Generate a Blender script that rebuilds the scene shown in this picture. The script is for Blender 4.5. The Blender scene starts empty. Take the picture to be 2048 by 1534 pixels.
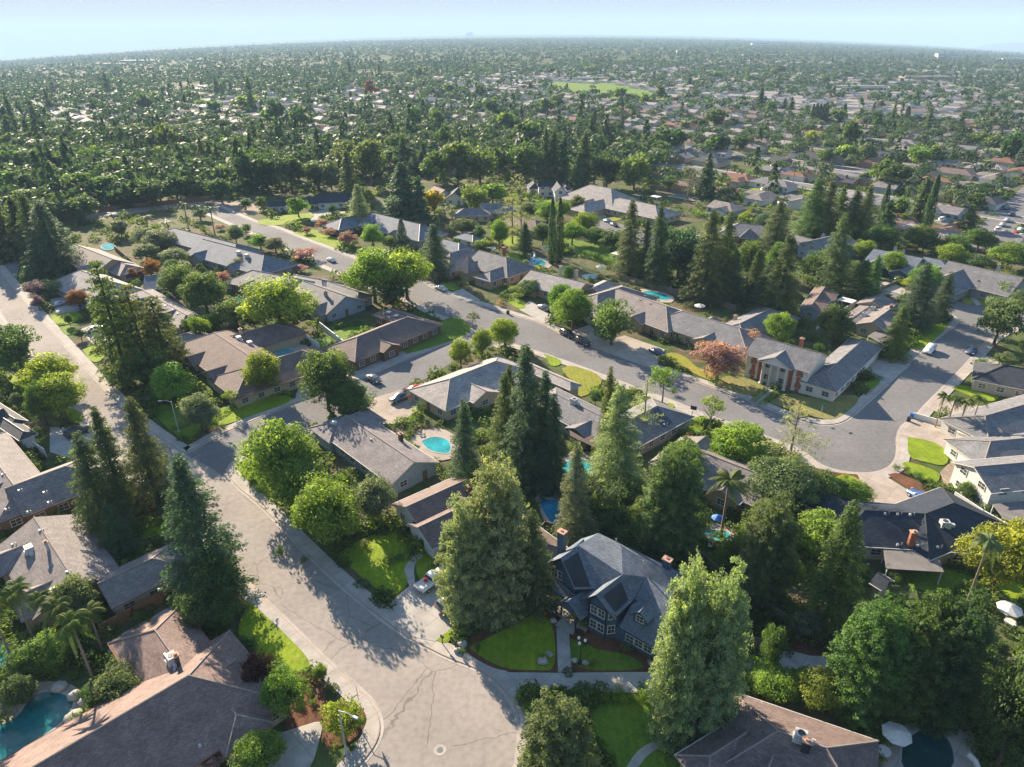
import bpy, math, random
import numpy as np
from mathutils import Matrix, Vector
R = math.radians
rng = np.random.default_rng(7)
random.seed(7)
sc = bpy.context.scene
COL = sc.collection

# ---------------------------------------------------------------- camera, sky, sun, exposure
CAM_H, FPX, CX, CY, HZ, ROLL = 72.0, 1400.0, 1024.0, 767.0, 63.0, R(-0.45)
PITCH = math.atan((CY - HZ) / FPX)
cam_d = bpy.data.cameras.new('drone_camera')
cam_d.sensor_width = 36.0
cam_d.lens = FPX / 2048 * 36.0
cam_d.clip_end = 60000
cam_d.clip_start = 0.5
cam = bpy.data.objects.new('drone_camera', cam_d)
COL.objects.link(cam)
CM = Matrix.Translation((0, 0, CAM_H)) @ Matrix.Rotation(math.pi / 2 - PITCH, 4, 'X') @ Matrix.Rotation(ROLL, 4, 'Z')
cam.matrix_world = CM
sc.camera = cam
CMI = CM.inverted()
R3 = CM.to_3x3()

SKY_LIMIT = (1.06, 1.09, 1.28)
SUN_AZ, SUN_EL = R(-33.0), R(24.0)          # azimuth from +Y, negative to the left
w = bpy.data.worlds.new('World'); sc.world = w; w.use_nodes = True
nt = w.node_tree; nt.nodes.clear()
sky = nt.nodes.new('ShaderNodeTexSky'); sky.sky_type = 'NISHITA'; sky.sun_disc = False
sky.sun_elevation = SUN_EL; sky.sun_rotation = SUN_AZ
sky.air_density = 1.0; sky.dust_density = 0.6; sky.ozone_density = 3.0
bg = nt.nodes.new('ShaderNodeBackground'); bg.inputs[1].default_value = 0.15
wo = nt.nodes.new('ShaderNodeOutputWorld')
# bright parts of the sky roll off softly, as they do in the photograph: c / (1 + c / limit)
tint = nt.nodes.new('ShaderNodeVectorMath'); tint.operation = 'MULTIPLY'; tint.inputs[1].default_value = (0.80, 1.22, 2.75); nt.links.new(sky.outputs[0], tint.inputs[0])
dv = nt.nodes.new('ShaderNodeVectorMath'); dv.operation = 'DIVIDE'; dv.inputs[1].default_value = SKY_LIMIT; nt.links.new(tint.outputs[0], dv.inputs[0])
ad = nt.nodes.new('ShaderNodeVectorMath'); ad.operation = 'ADD'; ad.inputs[1].default_value = (1, 1, 1); nt.links.new(dv.outputs[0], ad.inputs[0])
dv2 = nt.nodes.new('ShaderNodeVectorMath'); dv2.operation = 'DIVIDE'; nt.links.new(tint.outputs[0], dv2.inputs[0]); nt.links.new(ad.outputs[0], dv2.inputs[1])
nt.links.new(dv2.outputs[0], bg.inputs[0]); nt.links.new(bg.outputs[0], wo.inputs[0])
sd = bpy.data.lights.new('sun', 'SUN'); sd.energy = 3.8; sd.angle = R(0.5); sd.color = (1.0, 0.83, 0.62)
so = bpy.data.objects.new('sun', sd); COL.objects.link(so)
sv = Vector((math.sin(SUN_AZ) * math.cos(SUN_EL), math.cos(SUN_AZ) * math.cos(SUN_EL), math.sin(SUN_EL)))
so.rotation_euler = sv.to_track_quat('Z', 'Y').to_euler()
sc.view_settings.view_transform = 'Standard'; sc.view_settings.look = 'None'
sc.view_settings.exposure = 2.08; sc.view_settings.gamma = 1.0
sc.render.engine = 'CYCLES'
sc.cycles.max_bounces = 8; sc.cycles.diffuse_bounces = 5; sc.cycles.glossy_bounces = 2
sc.cycles.transmission_bounces = 5; sc.cycles.transparent_max_bounces = 4; sc.cycles.volume_bounces = 1
sc.cycles.use_denoising = True
sc.cycles.sample_clamp_indirect = 4.0
HAZE = 0.00010

# ---------------------------------------------------------------- pixel <-> ground
def gz(x, y):
    """height of the ground: level under the near streets, the plain falls away gently to both sides farther out"""
    d = math.hypot(x, y)
    if d < 600 or y < 0: return 0.0
    a = min(abs(math.atan2(x, y)), 0.785); return -0.0235 * (a / 0.632) ** 2 * (d - 600.0) ** 2 / d
def at(x, y, z=0.0):
    """point of the place at height z above the ground that the photograph shows at (x, y) of its 2048 x 1534 pixels"""
    d = R3 @ Vector(((x - CX) / FPX, -(y - CY) / FPX, -1.0)); h = 0.0
    for _ in range(12):
        t = (z + h - CAM_H) / min(d.z, -2e-3); X, Y = d.x * t, d.y * t; h2 = gz(X, Y); 
        if abs(h2 - h) < 1e-4: break
        h = .5 * h + .5 * h2
    return Vector((X, Y, z + h))
def proj(p):
    q = CMI @ Vector(p)
    if q.z > -0.5: return (-9999, -9999)
    return (CX + FPX * q.x / -q.z, CY - FPX * q.y / -q.z)
def ppm(x, y):
    """photo pixels per metre at the ground point seen at x, y"""
    return FPX / -(CMI @ at(x, y)).z
def P2(pts, z=0.0): return [at(x, y, z) for x, y in pts]
def inside(px, py, poly):
    r = False; n = len(poly); j = n - 1
    for i in range(n):
        xi, yi = poly[i][0], poly[i][1]; xj, yj = poly[j][0], poly[j][1]
        if (yi > py) != (yj > py) and px < (xj - xi) * (py - yi) / (yj - yi) + xi: r = not r
        j = i
    return r

# ---------------------------------------------------------------- object helpers
def tag(o, label=None, cat=None, group=None, kind=None):
    if label: o['label'] = label
    if cat: o['category'] = cat
    if group: o['group'] = group
    if kind: o['kind'] = kind
    return o
def empty(name, loc, rz=0.0, label=None, cat=None, group=None, scale=None):
    o = bpy.data.objects.new(name, None); o.empty_display_size = 0.3
    o.location = loc; o.rotation_euler = (0, 0, rz)
    if scale is not None: o.scale = scale
    COL.objects.link(o)
    return tag(o, label, cat, group)
def link(name, me, parent=None, loc=None, rz=None):
    o = bpy.data.objects.new(name, me); COL.objects.link(o)
    if parent is not None: o.parent = parent
    if loc is not None: o.location = loc
    if rz is not None: o.rotation_euler = (0, 0, rz)
    return o
class MB:
    """collects faces of one mesh"""
    def __init__(s): s.v = []; s.f = []; s.m = []
    def add(s, vs, fs, m=0):
        b = len(s.v); s.v += [tuple(p) for p in vs]; s.f += [tuple(b + i for i in f) for f in fs]; s.m += [m] * len(fs)
    def box(s, c, d, m=0, rz=0.0, top=1.0):
        cx, cy, cz = c; dx, dy, dz = d[0] / 2, d[1] / 2, d[2] / 2
        ca, sa = math.cos(rz), math.sin(rz); vs = []
        for z, k in ((-dz, 1.0), (dz, top)):
            for x, y in ((-dx * k, -dy * k), (dx * k, -dy * k), (dx * k, dy * k), (-dx * k, dy * k)):
                vs.append((cx + ca * x - sa * y, cy + sa * x + ca * y, cz + z))
        s.add(vs, [(3, 2, 1, 0), (4, 5, 6, 7), (0, 1, 5, 4), (1, 2, 6, 5), (2, 3, 7, 6), (3, 0, 4, 7)], m)
    def tube(s, pts, rad, n=8, m=0, cap=True):
        rads = rad if isinstance(rad, (list, tuple)) else [rad] * len(pts)
        pts = [Vector(p) for p in pts]; vs = []
        for i, p in enumerate(pts):
            d = (pts[min(i + 1, len(pts) - 1)] - pts[max(i - 1, 0)]).normalized()
            a = d.orthogonal().normalized() if abs(d.z) < 0.95 else Vector((1, 0, 0)); a = (a - d * a.dot(d)).normalized(); b = d.cross(a)
            for k in range(n):
                t = 2 * math.pi * k / n; vs.append(p + (a * math.cos(t) + b * math.sin(t)) * rads[i])
        fs = []
        for i in range(len(pts) - 1):
            for k in range(n):
                k2 = (k + 1) % n; fs.append((i * n + k, i * n + k2, (i + 1) * n + k2, (i + 1) * n + k))
        if cap:
            fs.append(tuple(range(n - 1, -1, -1))); fs.append(tuple((len(pts) - 1) * n + k for k in range(n)))
        s.add(vs, fs, m)
    def prism(s, poly, z0, z1, m=0, mside=None):
        n = len(poly); a = sum(poly[i][0] * poly[(i + 1) % n][1] - poly[(i + 1) % n][0] * poly[i][1] for i in range(n))
        if a < 0: poly = poly[::-1]
        vs = [(p[0], p[1], z1) for p in poly] + [(p[0], p[1], z0) for p in poly]
        if n > 5:        # triangulated cleanly, so that no two triangles of a winding outline overlap
            from mathutils.geometry import delaunay_2d_cdt
            ov, _, of, _, _, _ = delaunay_2d_cdt([Vector((p[0], p[1])) for p in poly], [], [list(range(n))], 1, 1e-4)
            tv = [(v[0], v[1], z1) for v in ov]; tf = []
            for f in of:
                a_, b_, c_ = (ov[k] for k in f[:3]); tf.append(tuple(f) if (b_ - a_).cross(c_ - a_) > 0 else tuple(f)[::-1])
            s.add(tv, tf, m)
        else: s.add(vs, [tuple(range(n))], m)
        s.add(vs, [(i, n + i, n + (i + 1) % n, (i + 1) % n) for i in range(n)], m if mside is None else mside)
    def blob(s, c, r, seed=0, m=0, nu=10, nv=7, rough=0.2):
        rs = random.Random(seed); vs = []; fs = []
        ph = [rs.uniform(0, 6.28) for _ in range(6)]
        for i in range(nv + 1):
            th = math.pi * i / nv
            for k in range(nu):
                a = 2 * math.pi * k / nu
                q = 1 + rough * (math.sin(2 * a + ph[0]) * math.sin(th * 2 + ph[1]) + 0.6 * math.sin(3 * a + ph[2] + th * 3))
                vs.append((c[0] + r[0] * q * math.sin(th) * math.cos(a), c[1] + r[1] * q * math.sin(th) * math.sin(a), c[2] + r[2] * q * math.cos(th)))
        for i in range(nv):
            for k in range(nu):
                k2 = (k + 1) % nu; fs.append((i * nu + k, (i + 1) * nu + k, (i + 1) * nu + k2, i * nu + k2))
        s.add(vs, fs, m)
    def mesh(s, name, mats, smooth=False):
        me = bpy.data.meshes.new(name); me.from_pydata(s.v, [], s.f)
        for m in (mats if isinstance(mats, (list, tuple)) else [mats]): me.materials.append(m)
        if s.m: me.polygons.foreach_set('material_index', s.m)
        if smooth: me.polygons.foreach_set('use_smooth', [True] * len(me.polygons))
        me.validate(); me.update(); return me
    def build(s, name, mats, parent=None, smooth=False, **k):
        return link(name, s.mesh(name, mats, smooth), parent, **k)

# ---------------------------------------------------------------- materials
def newmat(name):
    m = bpy.data.materials.new(name); m.use_nodes = True; n = m.node_tree
    n.nodes.clear(); o = n.nodes.new('ShaderNodeOutputMaterial'); b = n.nodes.new('ShaderNodeBsdfPrincipled')
    n.links.new(b.outputs[0], o.inputs[0]); return m, n, b, o
def nd(n, t, **k):
    x = n.nodes.new(t)
    for a, v in k.items(): setattr(x, a, v)
    return x
def noise(n, co, scale, detail=4, rough=0.55, dist=0.0):
    x = nd(n, 'ShaderNodeTexNoise'); x.inputs['Scale'].default_value = scale; x.inputs['Detail'].default_value = detail
    x.inputs['Roughness'].default_value = rough; x.inputs['Distortion'].default_value = dist
    n.links.new(co, x.inputs['Vector']); return x.outputs['Fac']
def ramp(n, fac, stops):
    x = nd(n, 'ShaderNodeValToRGB'); e = x.color_ramp.elements
    while len(e) < len(stops): e.new(0.5)
    for i, (p, c) in enumerate(stops): e[i].position = p; e[i].color = (c[0], c[1], c[2], 1) if isinstance(c, (tuple, list)) else (c, c, c, 1)
    n.links.new(fac, x.inputs[0]); return x.outputs[0]
def mix(n, fac, a, b, mode='MIX'):
    x = nd(n, 'ShaderNodeMix', data_type='RGBA', blend_type=mode)
    for s, v in ((0, fac), (6, a), (7, b)):
        if hasattr(v, 'node'): n.links.new(v, x.inputs[s])
        elif isinstance(v, (tuple, list)): x.inputs[s].default_value = (v[0], v[1], v[2], 1)
        else: x.inputs[s].default_value = v
    return x.outputs[2]
def mul(c, k): return tuple(min(1.0, x * k) for x in c)
def coords(n, kind='Object'):
    return nd(n, 'ShaderNodeTexCoord').outputs[kind]
def pos(n): return nd(n, 'ShaderNodeNewGeometry').outputs['Position']
def bump(n, b, h, s=0.3, d=0.05):
    x = nd(n, 'ShaderNodeBump'); x.inputs['Strength'].default_value = s; x.inputs['Distance'].default_value = d
    n.links.new(h, x.inputs['Height']); n.links.new(x.outputs[0], b.inputs['Normal'])
def plain(name, c, rough=0.6, var=0.12, scale=3.0, spec=0.3, metal=0.0):
    m, n, b, o = newmat(name); f = noise(n, pos(n), scale)
    n.links.new(ramp(n, f, [(0.3, mul(c, 1 - var)), (0.7, mul(c, 1 + var))]), b.inputs['Base Color'])
    b.inputs['Roughness'].default_value = rough; b.inputs['Specular IOR Level'].default_value = spec; b.inputs['Metallic'].default_value = metal
    return m
def roofmat(name, c, course=0.22, var=0.2):
    """shingles: each tab its own tone, dark lines between the courses, patches of wear"""
    m, n, b, o = newmat(name); co = coords(n, 'UV')
    br = nd(n, 'ShaderNodeTexBrick'); br.inputs['Scale'].default_value = 1.0
    br.inputs['Brick Width'].default_value = 0.42; br.inputs['Row Height'].default_value = course
    br.inputs['Mortar Size'].default_value = 0.018; br.inputs['Bias'].default_value = 0.0
    br.inputs['Color1'].default_value = (*mul(c, 1 - var), 1); br.inputs['Color2'].default_value = (*mul(c, 1 + var), 1)
    br.inputs['Mortar'].default_value = (*mul(c, 0.55), 1)
    n.links.new(co, br.inputs['Vector'])
    f = noise(n, pos(n), 0.5, 5); f2 = noise(n, pos(n), 7.0, 3)
    c1 = mix(n, 1.0, br.outputs['Color'], ramp(n, f, [(0.3, 0.78), (0.7, 1.16)]), 'MULTIPLY')
    c2 = mix(n, 1.0, c1, ramp(n, f2, [(0.3, 0.8), (0.7, 1.2)]), 'MULTIPLY')
    n.links.new(c2, b.inputs['Base Color']); b.inputs['Roughness'].default_value = 0.8; b.inputs['Specular IOR Level'].default_value = 0.25
    bump(n, b, f2, 0.4, 0.03); return m
def asphalt(name, c, crack=1.0):
    m, n, b, o = newmat(name); p = pos(n)
    f1 = noise(n, p, 0.06, 4); f2 = noise(n, p, 1.3, 5); f3 = noise(n, p, 14, 3)
    col = ramp(n, f1, [(0.3, mul(c, 0.80)), (0.7, mul(c, 1.12))])
    col = mix(n, 1.0, col, ramp(n, f2, [(0.25, 0.80), (0.6, 1.04)]), 'MULTIPLY')
    col = mix(n, 1.0, col, ramp(n, f3, [(0.25, 0.85), (0.75, 1.14)]), 'MULTIPLY')
    warp = nd(n, 'ShaderNodeTexNoise'); warp.inputs['Scale'].default_value = 0.5; warp.inputs['Detail'].default_value = 5
    n.links.new(p, warp.inputs['Vector'])
    wp = mix(n, 0.55, p, warp.outputs['Color'], 'LINEAR_LIGHT')
    for sc_, wd, k in ((0.11, 0.0030, 0.42), (0.75, 0.007, 0.6)):
        v = nd(n, 'ShaderNodeTexVoronoi', feature='DISTANCE_TO_EDGE'); v.inputs['Scale'].default_value = sc_
        n.links.new(wp, v.inputs['Vector'])
        line = ramp(n, v.outputs['Distance'], [(0.0, 1.0), (wd, 0.85), (wd * 2.2, 0.0)])
        gate = ramp(n, noise(n, p, 0.09 if sc_ < 0.2 else 0.06, 2), [(0.40 if sc_ < 0.2 else 0.58, 0.0), (0.46 if sc_ < 0.2 else 0.66, 1.0)])
        msk = nd(n, 'ShaderNodeMath', operation='MULTIPLY'); n.links.new(line, msk.inputs[0]); n.links.new(gate, msk.inputs[1])
        ms2 = nd(n, 'ShaderNodeMath', operation='MULTIPLY'); n.links.new(msk.outputs[0], ms2.inputs[0]); ms2.inputs[1].default_value = crack
        col = mix(n, ms2.outputs[0], col, mul(c, k))
    n.links.new(col, b.inputs['Base Color']); b.inputs['Roughness'].default_value = 0.9; b.inputs['Specular IOR Level'].default_value = 0.08
    return m
def lawn(name, c, c2):
    m, n, b, o = newmat(name); p = pos(n)
    f1 = noise(n, p, 0.22, 5); f2 = noise(n, p, 5.0, 6, 0.7); f3 = noise(n, p, 1.1, 4)
    col = mix(n, ramp(n, f1, [(0.36, 0.0), (0.64, 1.0)]), c, c2)
    col = mix(n, 1.0, col, ramp(n, f2, [(0.25, 0.55), (0.75, 1.4)]), 'MULTIPLY')
    col = mix(n, 1.0, col, ramp(n, f3, [(0.3, 0.82), (0.7, 1.15)]), 'MULTIPLY')
    n.links.new(col, b.inputs['Base Color']); b.inputs['Roughness'].default_value = 0.9; b.inputs['Specular IOR Level'].default_value = 0.15
    wv = nd(n, 'ShaderNodeTexWave'); wv.inputs['Scale'].default_value = 0.32; wv.inputs['Distortion'].default_value = 1.5; wv.inputs['Detail'].default_value = 2; n.links.new(p, wv.inputs['Vector'])
    col = mix(n, 1.0, col, ramp(n, wv.outputs['Fac'], [(0.3, 0.95), (0.7, 1.04)]), 'MULTIPLY')
    col = mix(n, ramp(n, noise(n, p, 0.35, 6, .7), [(0.58, 0.0), (0.72, 0.55)]), col, mul((0.30, 0.25, 0.09), .5 + c[1] * 2.5))
    n.links.new(col, b.inputs['Base Color'])
    bump(n, b, f2, 0.7, 0.12); return m
def concrete(name, c, joint=1.5):
    m, n, b, o = newmat(name); p = pos(n)
    f1 = noise(n, p, 0.5, 5); f2 = noise(n, p, 6, 4)
    col = ramp(n, f1, [(0.28, mul(c, 0.78)), (0.7, mul(c, 1.08))])
    col = mix(n, 1.0, col, ramp(n, f2, [(0.3, 0.9), (0.7, 1.08)]), 'MULTIPLY')
    rot = nd(n, 'ShaderNodeMapping'); rot.inputs['Rotation'].default_value = (0, 0, R(44)); n.links.new(p, rot.inputs[0])
    br = nd(n, 'ShaderNodeTexBrick'); br.offset = 0.0; br.inputs['Scale'].default_value = 1.0; br.inputs['Brick Width'].default_value = joint * 2
    br.inputs['Row Height'].default_value = joint * 2; br.inputs['Mortar Size'].default_value = 0.025
    br.inputs['Color1'].default_value = (1, 1, 1, 1); br.inputs['Color2'].default_value = (0.9, 0.9, 0.9, 1); br.inputs['Mortar'].default_value = (0.55, 0.52, 0.48, 1)
    n.links.new(rot.outputs[0], br.inputs['Vector'])
    col = mix(n, 1.0, col, br.outputs['Color'], 'MULTIPLY')
    n.links.new(col, b.inputs['Base Color']); b.inputs['Roughness'].default_value = 0.9; b.inputs['Specular IOR Level'].default_value = 0.1; return m
def water(name, c):
    m, n, b, o = newmat(name); p = pos(n)
    v = nd(n, 'ShaderNodeTexVoronoi'); v.inputs['Scale'].default_value = 1.6; n.links.new(p, v.inputs['Vector'])
    f = noise(n, p, 0.35, 3)
    col = mix(n, ramp(n, f, [(0.35, 0.0), (0.65, 1.0)]), mul(c, 0.6), c)
    col = mix(n, 1.0, col, ramp(n, v.outputs['Distance'], [(0.0, 0.85), (0.8, 1.2)]), 'MULTIPLY')
    n.links.new(col, b.inputs['Base Color']); b.inputs['Roughness'].default_value = 0.06; b.inputs['Specular IOR Level'].default_value = 0.5
    bump(n, b, noise(n, p, 3.0, 2), 0.15, 0.05); return m
def foliage(name, base=None):
    """leaf colour = the object's own colour (or BASE) times the tone each spray of leaves carries"""
    m, n, b, o = newmat(name); oi = nd(n, 'ShaderNodeObjectInfo')
    a = nd(n, 'ShaderNodeAttribute', attribute_name='tone')
    src = oi.outputs['Color'] if base is None else None
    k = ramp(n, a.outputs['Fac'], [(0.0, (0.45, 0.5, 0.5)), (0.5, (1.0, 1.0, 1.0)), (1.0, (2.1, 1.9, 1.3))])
    if base is None: col = mix(n, 1.0, src, k, 'MULTIPLY')
    else: col = mix(n, 1.0, base, k, 'MULTIPLY')
    hs = nd(n, 'ShaderNodeHueSaturation'); n.links.new(col, hs.inputs['Color'])
    mr = nd(n, 'ShaderNodeMapRange'); mr.inputs[3].default_value = 0.475; mr.inputs[4].default_value = 0.52
    n.links.new(oi.outputs['Random'], mr.inputs[0]); n.links.new(mr.outputs[0], hs.inputs['Hue'])
    n.links.new(hs.outputs[0], b.inputs['Base Color']); b.inputs['Roughness'].default_value = 0.6; b.inputs['Specular IOR Level'].default_value = 0.2
    tr = nd(n, 'ShaderNodeBsdfTranslucent'); n.links.new(mix(n, 1.0, hs.outputs[0], (1.25, 1.3, 0.6), 'MULTIPLY'), tr.inputs[0])
    ms = nd(n, 'ShaderNodeMixShader'); ms.inputs[0].default_value = 0.45
    n.links.new(b.outputs[0], ms.inputs[1]); n.links.new(tr.outputs[0], ms.inputs[2]); n.links.new(ms.outputs[0], o.inputs[0]); return m
def tint_mat(name, rough=0.3, spec=0.5, coat=0.0):
    """paint in the object's own colour"""
    m, n, b, o = newmat(name); oi = nd(n, 'ShaderNodeObjectInfo')
    f = noise(n, pos(n), 2.0, 3)
    n.links.new(mix(n, 1.0, oi.outputs['Color'], ramp(n, f, [(0.3, 0.9), (0.7, 1.08)]), 'MULTIPLY'), b.inputs['Base Color'])
    b.inputs['Roughness'].default_value = rough; b.inputs['Specular IOR Level'].default_value = spec; b.inputs['Coat Weight'].default_value = coat; return m

M = {}
M['asphalt_warm'] = asphalt('asphalt_warm', (0.31, 0.28, 0.258), 0.8)
M['asphalt_grey'] = asphalt('asphalt_grey', (0.19, 0.187, 0.192), 0.5)
M['concrete'] = concrete('concrete', (0.42, 0.39, 0.36))
M['concrete_pale'] = concrete('concrete_pale', (0.41, 0.39, 0.37), 2.2)
M['concrete_tan'] = concrete('concrete_tan', (0.40, 0.345, 0.30), 2.2)
M['kerb'] = plain('kerb', (0.36, 0.27, 0.22), 0.8)
M['lawn'] = lawn('lawn', (0.15, 0.22, 0.014), (0.22, 0.30, 0.018))
M['lawn_dark'] = lawn('lawn_dark', (0.09, 0.17, 0.02), (0.14, 0.22, 0.022))
M['lawn_dry'] = lawn('lawn_dry', (0.24, 0.21, 0.07), (0.17, 0.18, 0.07))
M['lawn_yellow'] = lawn('lawn_yellow', (0.26, 0.24, 0.04), (0.19, 0.22, 0.03))
M['mulch'] = lawn('mulch', (0.11, 0.05, 0.03), (0.16, 0.075, 0.045))
M['gravel'] = lawn('gravel', (0.30, 0.24, 0.19), (0.22, 0.18, 0.15))
M['water'] = water('water', (0.03, 0.34, 0.38)); M['water_blue'] = water('water_blue', (0.03, 0.25, 0.42)); M['water_dark'] = water('water_dark', (0.01, 0.07, 0.075))
M['water_teal'] = water('water_teal', (0.012, 0.15, 0.16))
M['foliage'] = foliage('foliage')
M['ridge'] = plain('ridge', (0.28, 0.24, 0.22), 0.8, 0.2, 4)
M['bark'] = plain('bark', (0.10, 0.07, 0.05), 0.9, 0.35, 4)
M['bark_pale'] = plain('bark_pale', (0.22, 0.18, 0.14), 0.9, 0.25, 4)
M['trim_white'] = plain('trim_white', (0.55, 0.53, 0.50), 0.6, 0.06)
M['trim_brown'] = plain('trim_brown', (0.16, 0.10, 0.07), 0.6, 0.1)
M['trim_dark'] = plain('trim_dark', (0.03, 0.035, 0.045), 0.6, 0.1)
M['trim_red'] = plain('trim_red', (0.30, 0.12, 0.08), 0.6, 0.1)
M['glass'] = plain('glass', (0.05, 0.065, 0.08), 0.08, 0.3, 1.0, 0.8)
M['metal'] = plain('metal', (0.45, 0.46, 0.46), 0.45, 0.1, 3, 0.5)
M['metal_dark'] = plain('metal_dark', (0.035, 0.04, 0.045), 0.5, 0.1)
M['wood_fence'] = plain('wood_fence', (0.24, 0.13, 0.07), 0.85, 0.3, 3)
M['wood_grey'] = plain('wood_grey', (0.20, 0.16, 0.13), 0.85, 0.3, 3)
M['white_wall'] = plain('white_wall', (0.62, 0.62, 0.62), 0.7, 0.08)
M['brick'] = plain('brick', (0.30, 0.11, 0.07), 0.85, 0.3, 5)
M['flue'] = plain('flue', (0.45, 0.28, 0.20), 0.8, 0.2)
M['stone'] = plain('stone', (0.36, 0.34, 0.31), 0.85, 0.3, 2.5)
M['rubber'] = plain('rubber', (0.02, 0.02, 0.02), 0.8)
M['red'] = plain('red', (0.5, 0.03, 0.02), 0.5)
M['green_sign'] = plain('green_sign', (0.01, 0.22, 0.13), 0.5)
M['canvas'] = plain('canvas', (0.6, 0.58, 0.55), 0.8)
M['canvas_red'] = plain('canvas_red', (0.45, 0.12, 0.06), 0.8)
M['blue_plastic'] = plain('blue_plastic', (0.02, 0.14, 0.5), 0.5)
M['solar'] = plain('solar', (0.012, 0.02, 0.045), 0.2, 0.2, 2, 0.6)
M['paint'] = tint_mat('car_paint', 0.28, 0.5, 0.4)
M['light_glass'] = plain('light_glass', (0.75, 0.75, 0.72), 0.2)
M['walltint'] = tint_mat('wall_paint', 0.8, 0.2)
ROOFC = dict(blue=(0.150, 0.178, 0.222), mauve=(0.225, 0.160, 0.142), brown=(0.18, 0.135, 0.125), tan=(0.225, 0.20, 0.195), grey=(0.185, 0.186, 0.20), dark=(0.060, 0.066, 0.080),
             navy=(0.034, 0.044, 0.064), lilac=(0.215, 0.195, 0.205), light=(0.31, 0.29, 0.285), red=(0.22, 0.115, 0.08))
for k, c in ROOFC.items(): M['roof_' + k] = roofmat('roof_' + k, c)
WALLC = dict(blue=(0.070, 0.115, 0.175), paleblue=(0.26, 0.32, 0.38), white=(0.60, 0.59, 0.56), tan=(0.36, 0.28, 0.19), cream=(0.44, 0.36, 0.25), brown=(0.15, 0.10, 0.07), grey=(0.28, 0.27, 0.26), brick=(0.28, 0.12, 0.08))
# ---------------------------------------------------------------- ground, roads, pavements
BLOCK = []      # world polygons nothing may be scattered on
def wpoly(pts): return [(p.x, p.y) for p in P2(pts)]
def smooth_line(pts, it=2):
    for _ in range(it):
        q = [pts[0]]
        for a, b in zip(pts[:-1], pts[1:]):
            q.append((a[0] * .75 + b[0] * .25, a[1] * .75 + b[1] * .25)); q.append((a[0] * .25 + b[0] * .75, a[1] * .25 + b[1] * .75))
        q.append(pts[-1]); pts = q
    return pts
def slab(name, poly, z, mat, z0=0.0, block=True, kind='structure', **k):
    b = MB(); b.prism(poly, z0, z)
    b.v = [(x, y, h + gz(x, y)) for x, y, h in b.v]; o = b.build(name, M[mat] if isinstance(mat, str) else mat)
    if block: BLOCK.append(poly)
    tag(o, kind=kind, **k); return o
# base ground: one sheet to the horizon, dry earth with patches of ground cover and grass
m, n, b_, o_ = newmat('ground_soil'); p_ = pos(n)
f1 = noise(n, p_, 0.075, 5, 0.6); f2 = noise(n, p_, 0.5, 6, 0.65); f3 = noise(n, p_, 0.012, 4)
c_ = ramp(n, f1, [(0.3, (0.17, 0.125, 0.085)), (0.44, (0.10, 0.085, 0.05)), (0.52, (0.055, 0.085, 0.025)), (0.68, (0.09, 0.125, 0.03))])
c_ = mix(n, 1.0, c_, ramp(n, f2, [(0.25, 0.55), (0.75, 1.45)]), 'MULTIPLY')
c_ = mix(n, ramp(n, f3, [(0.4, 0.0), (0.62, 0.35)]), c_, (0.17, 0.16, 0.095))
# beyond the built-up blocks the plain is orchards and woods
sx_ = nd(n, 'ShaderNodeSeparateXYZ'); n.links.new(p_, sx_.inputs[0]); far_ = nd(n, 'ShaderNodeMapRange'); far_.inputs[1].default_value = 1300; far_.inputs[2].default_value = 2600; n.links.new(sx_.outputs[1], far_.inputs[0])
c_ = mix(n, far_.outputs[0], c_, ramp(n, noise(n, p_, 0.004, 6, .7), [(0.35, (.025, .045, .018)), (0.6, (.06, .08, .03)), (0.75, (.14, .13, .07))]))
n.links.new(c_, b_.inputs['Base Color']); b_.inputs['Roughness'].default_value = 0.95; b_.inputs['Specular IOR Level'].default_value = 0.1
M['ground'] = m
gb = MB(); rad = [0.0, 300.0, 600.0] + [600.0 + 50 * k for k in range(1, 55)]
while rad[-1] < 20000: rad.append(rad[-1] * 1.06)
azs = [R(-78 + 1.5 * k) for k in range(105)]; na = len(azs); vs_ = []
for r_ in rad:
    for a_ in azs: x_, y_ = math.sin(a_) * r_, math.cos(a_) * r_; vs_.append((x_, y_ - .0, gz(x_, y_)))
gb.add(vs_, [(i * na + k, (i + 1) * na + k, (i + 1) * na + k + 1, i * na + k + 1)[::-1] for i in range(1, len(rad) - 1) for k in range(na - 1)] + [(0, na + k + 1, na + k) for k in range(na - 1)])
s0, c0_ = math.sin(azs[0]), math.cos(azs[0]); gb.add([(0, 0, 0), (s0 * 600, c0_ * 600, 0), (-600, -300, 0), (600, -300, 0), (-s0 * 600, c0_ * 600, 0)], [(0, 1, 2, 3, 4)])
tag(gb.build('ground', M['ground']), kind='structure')

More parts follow.
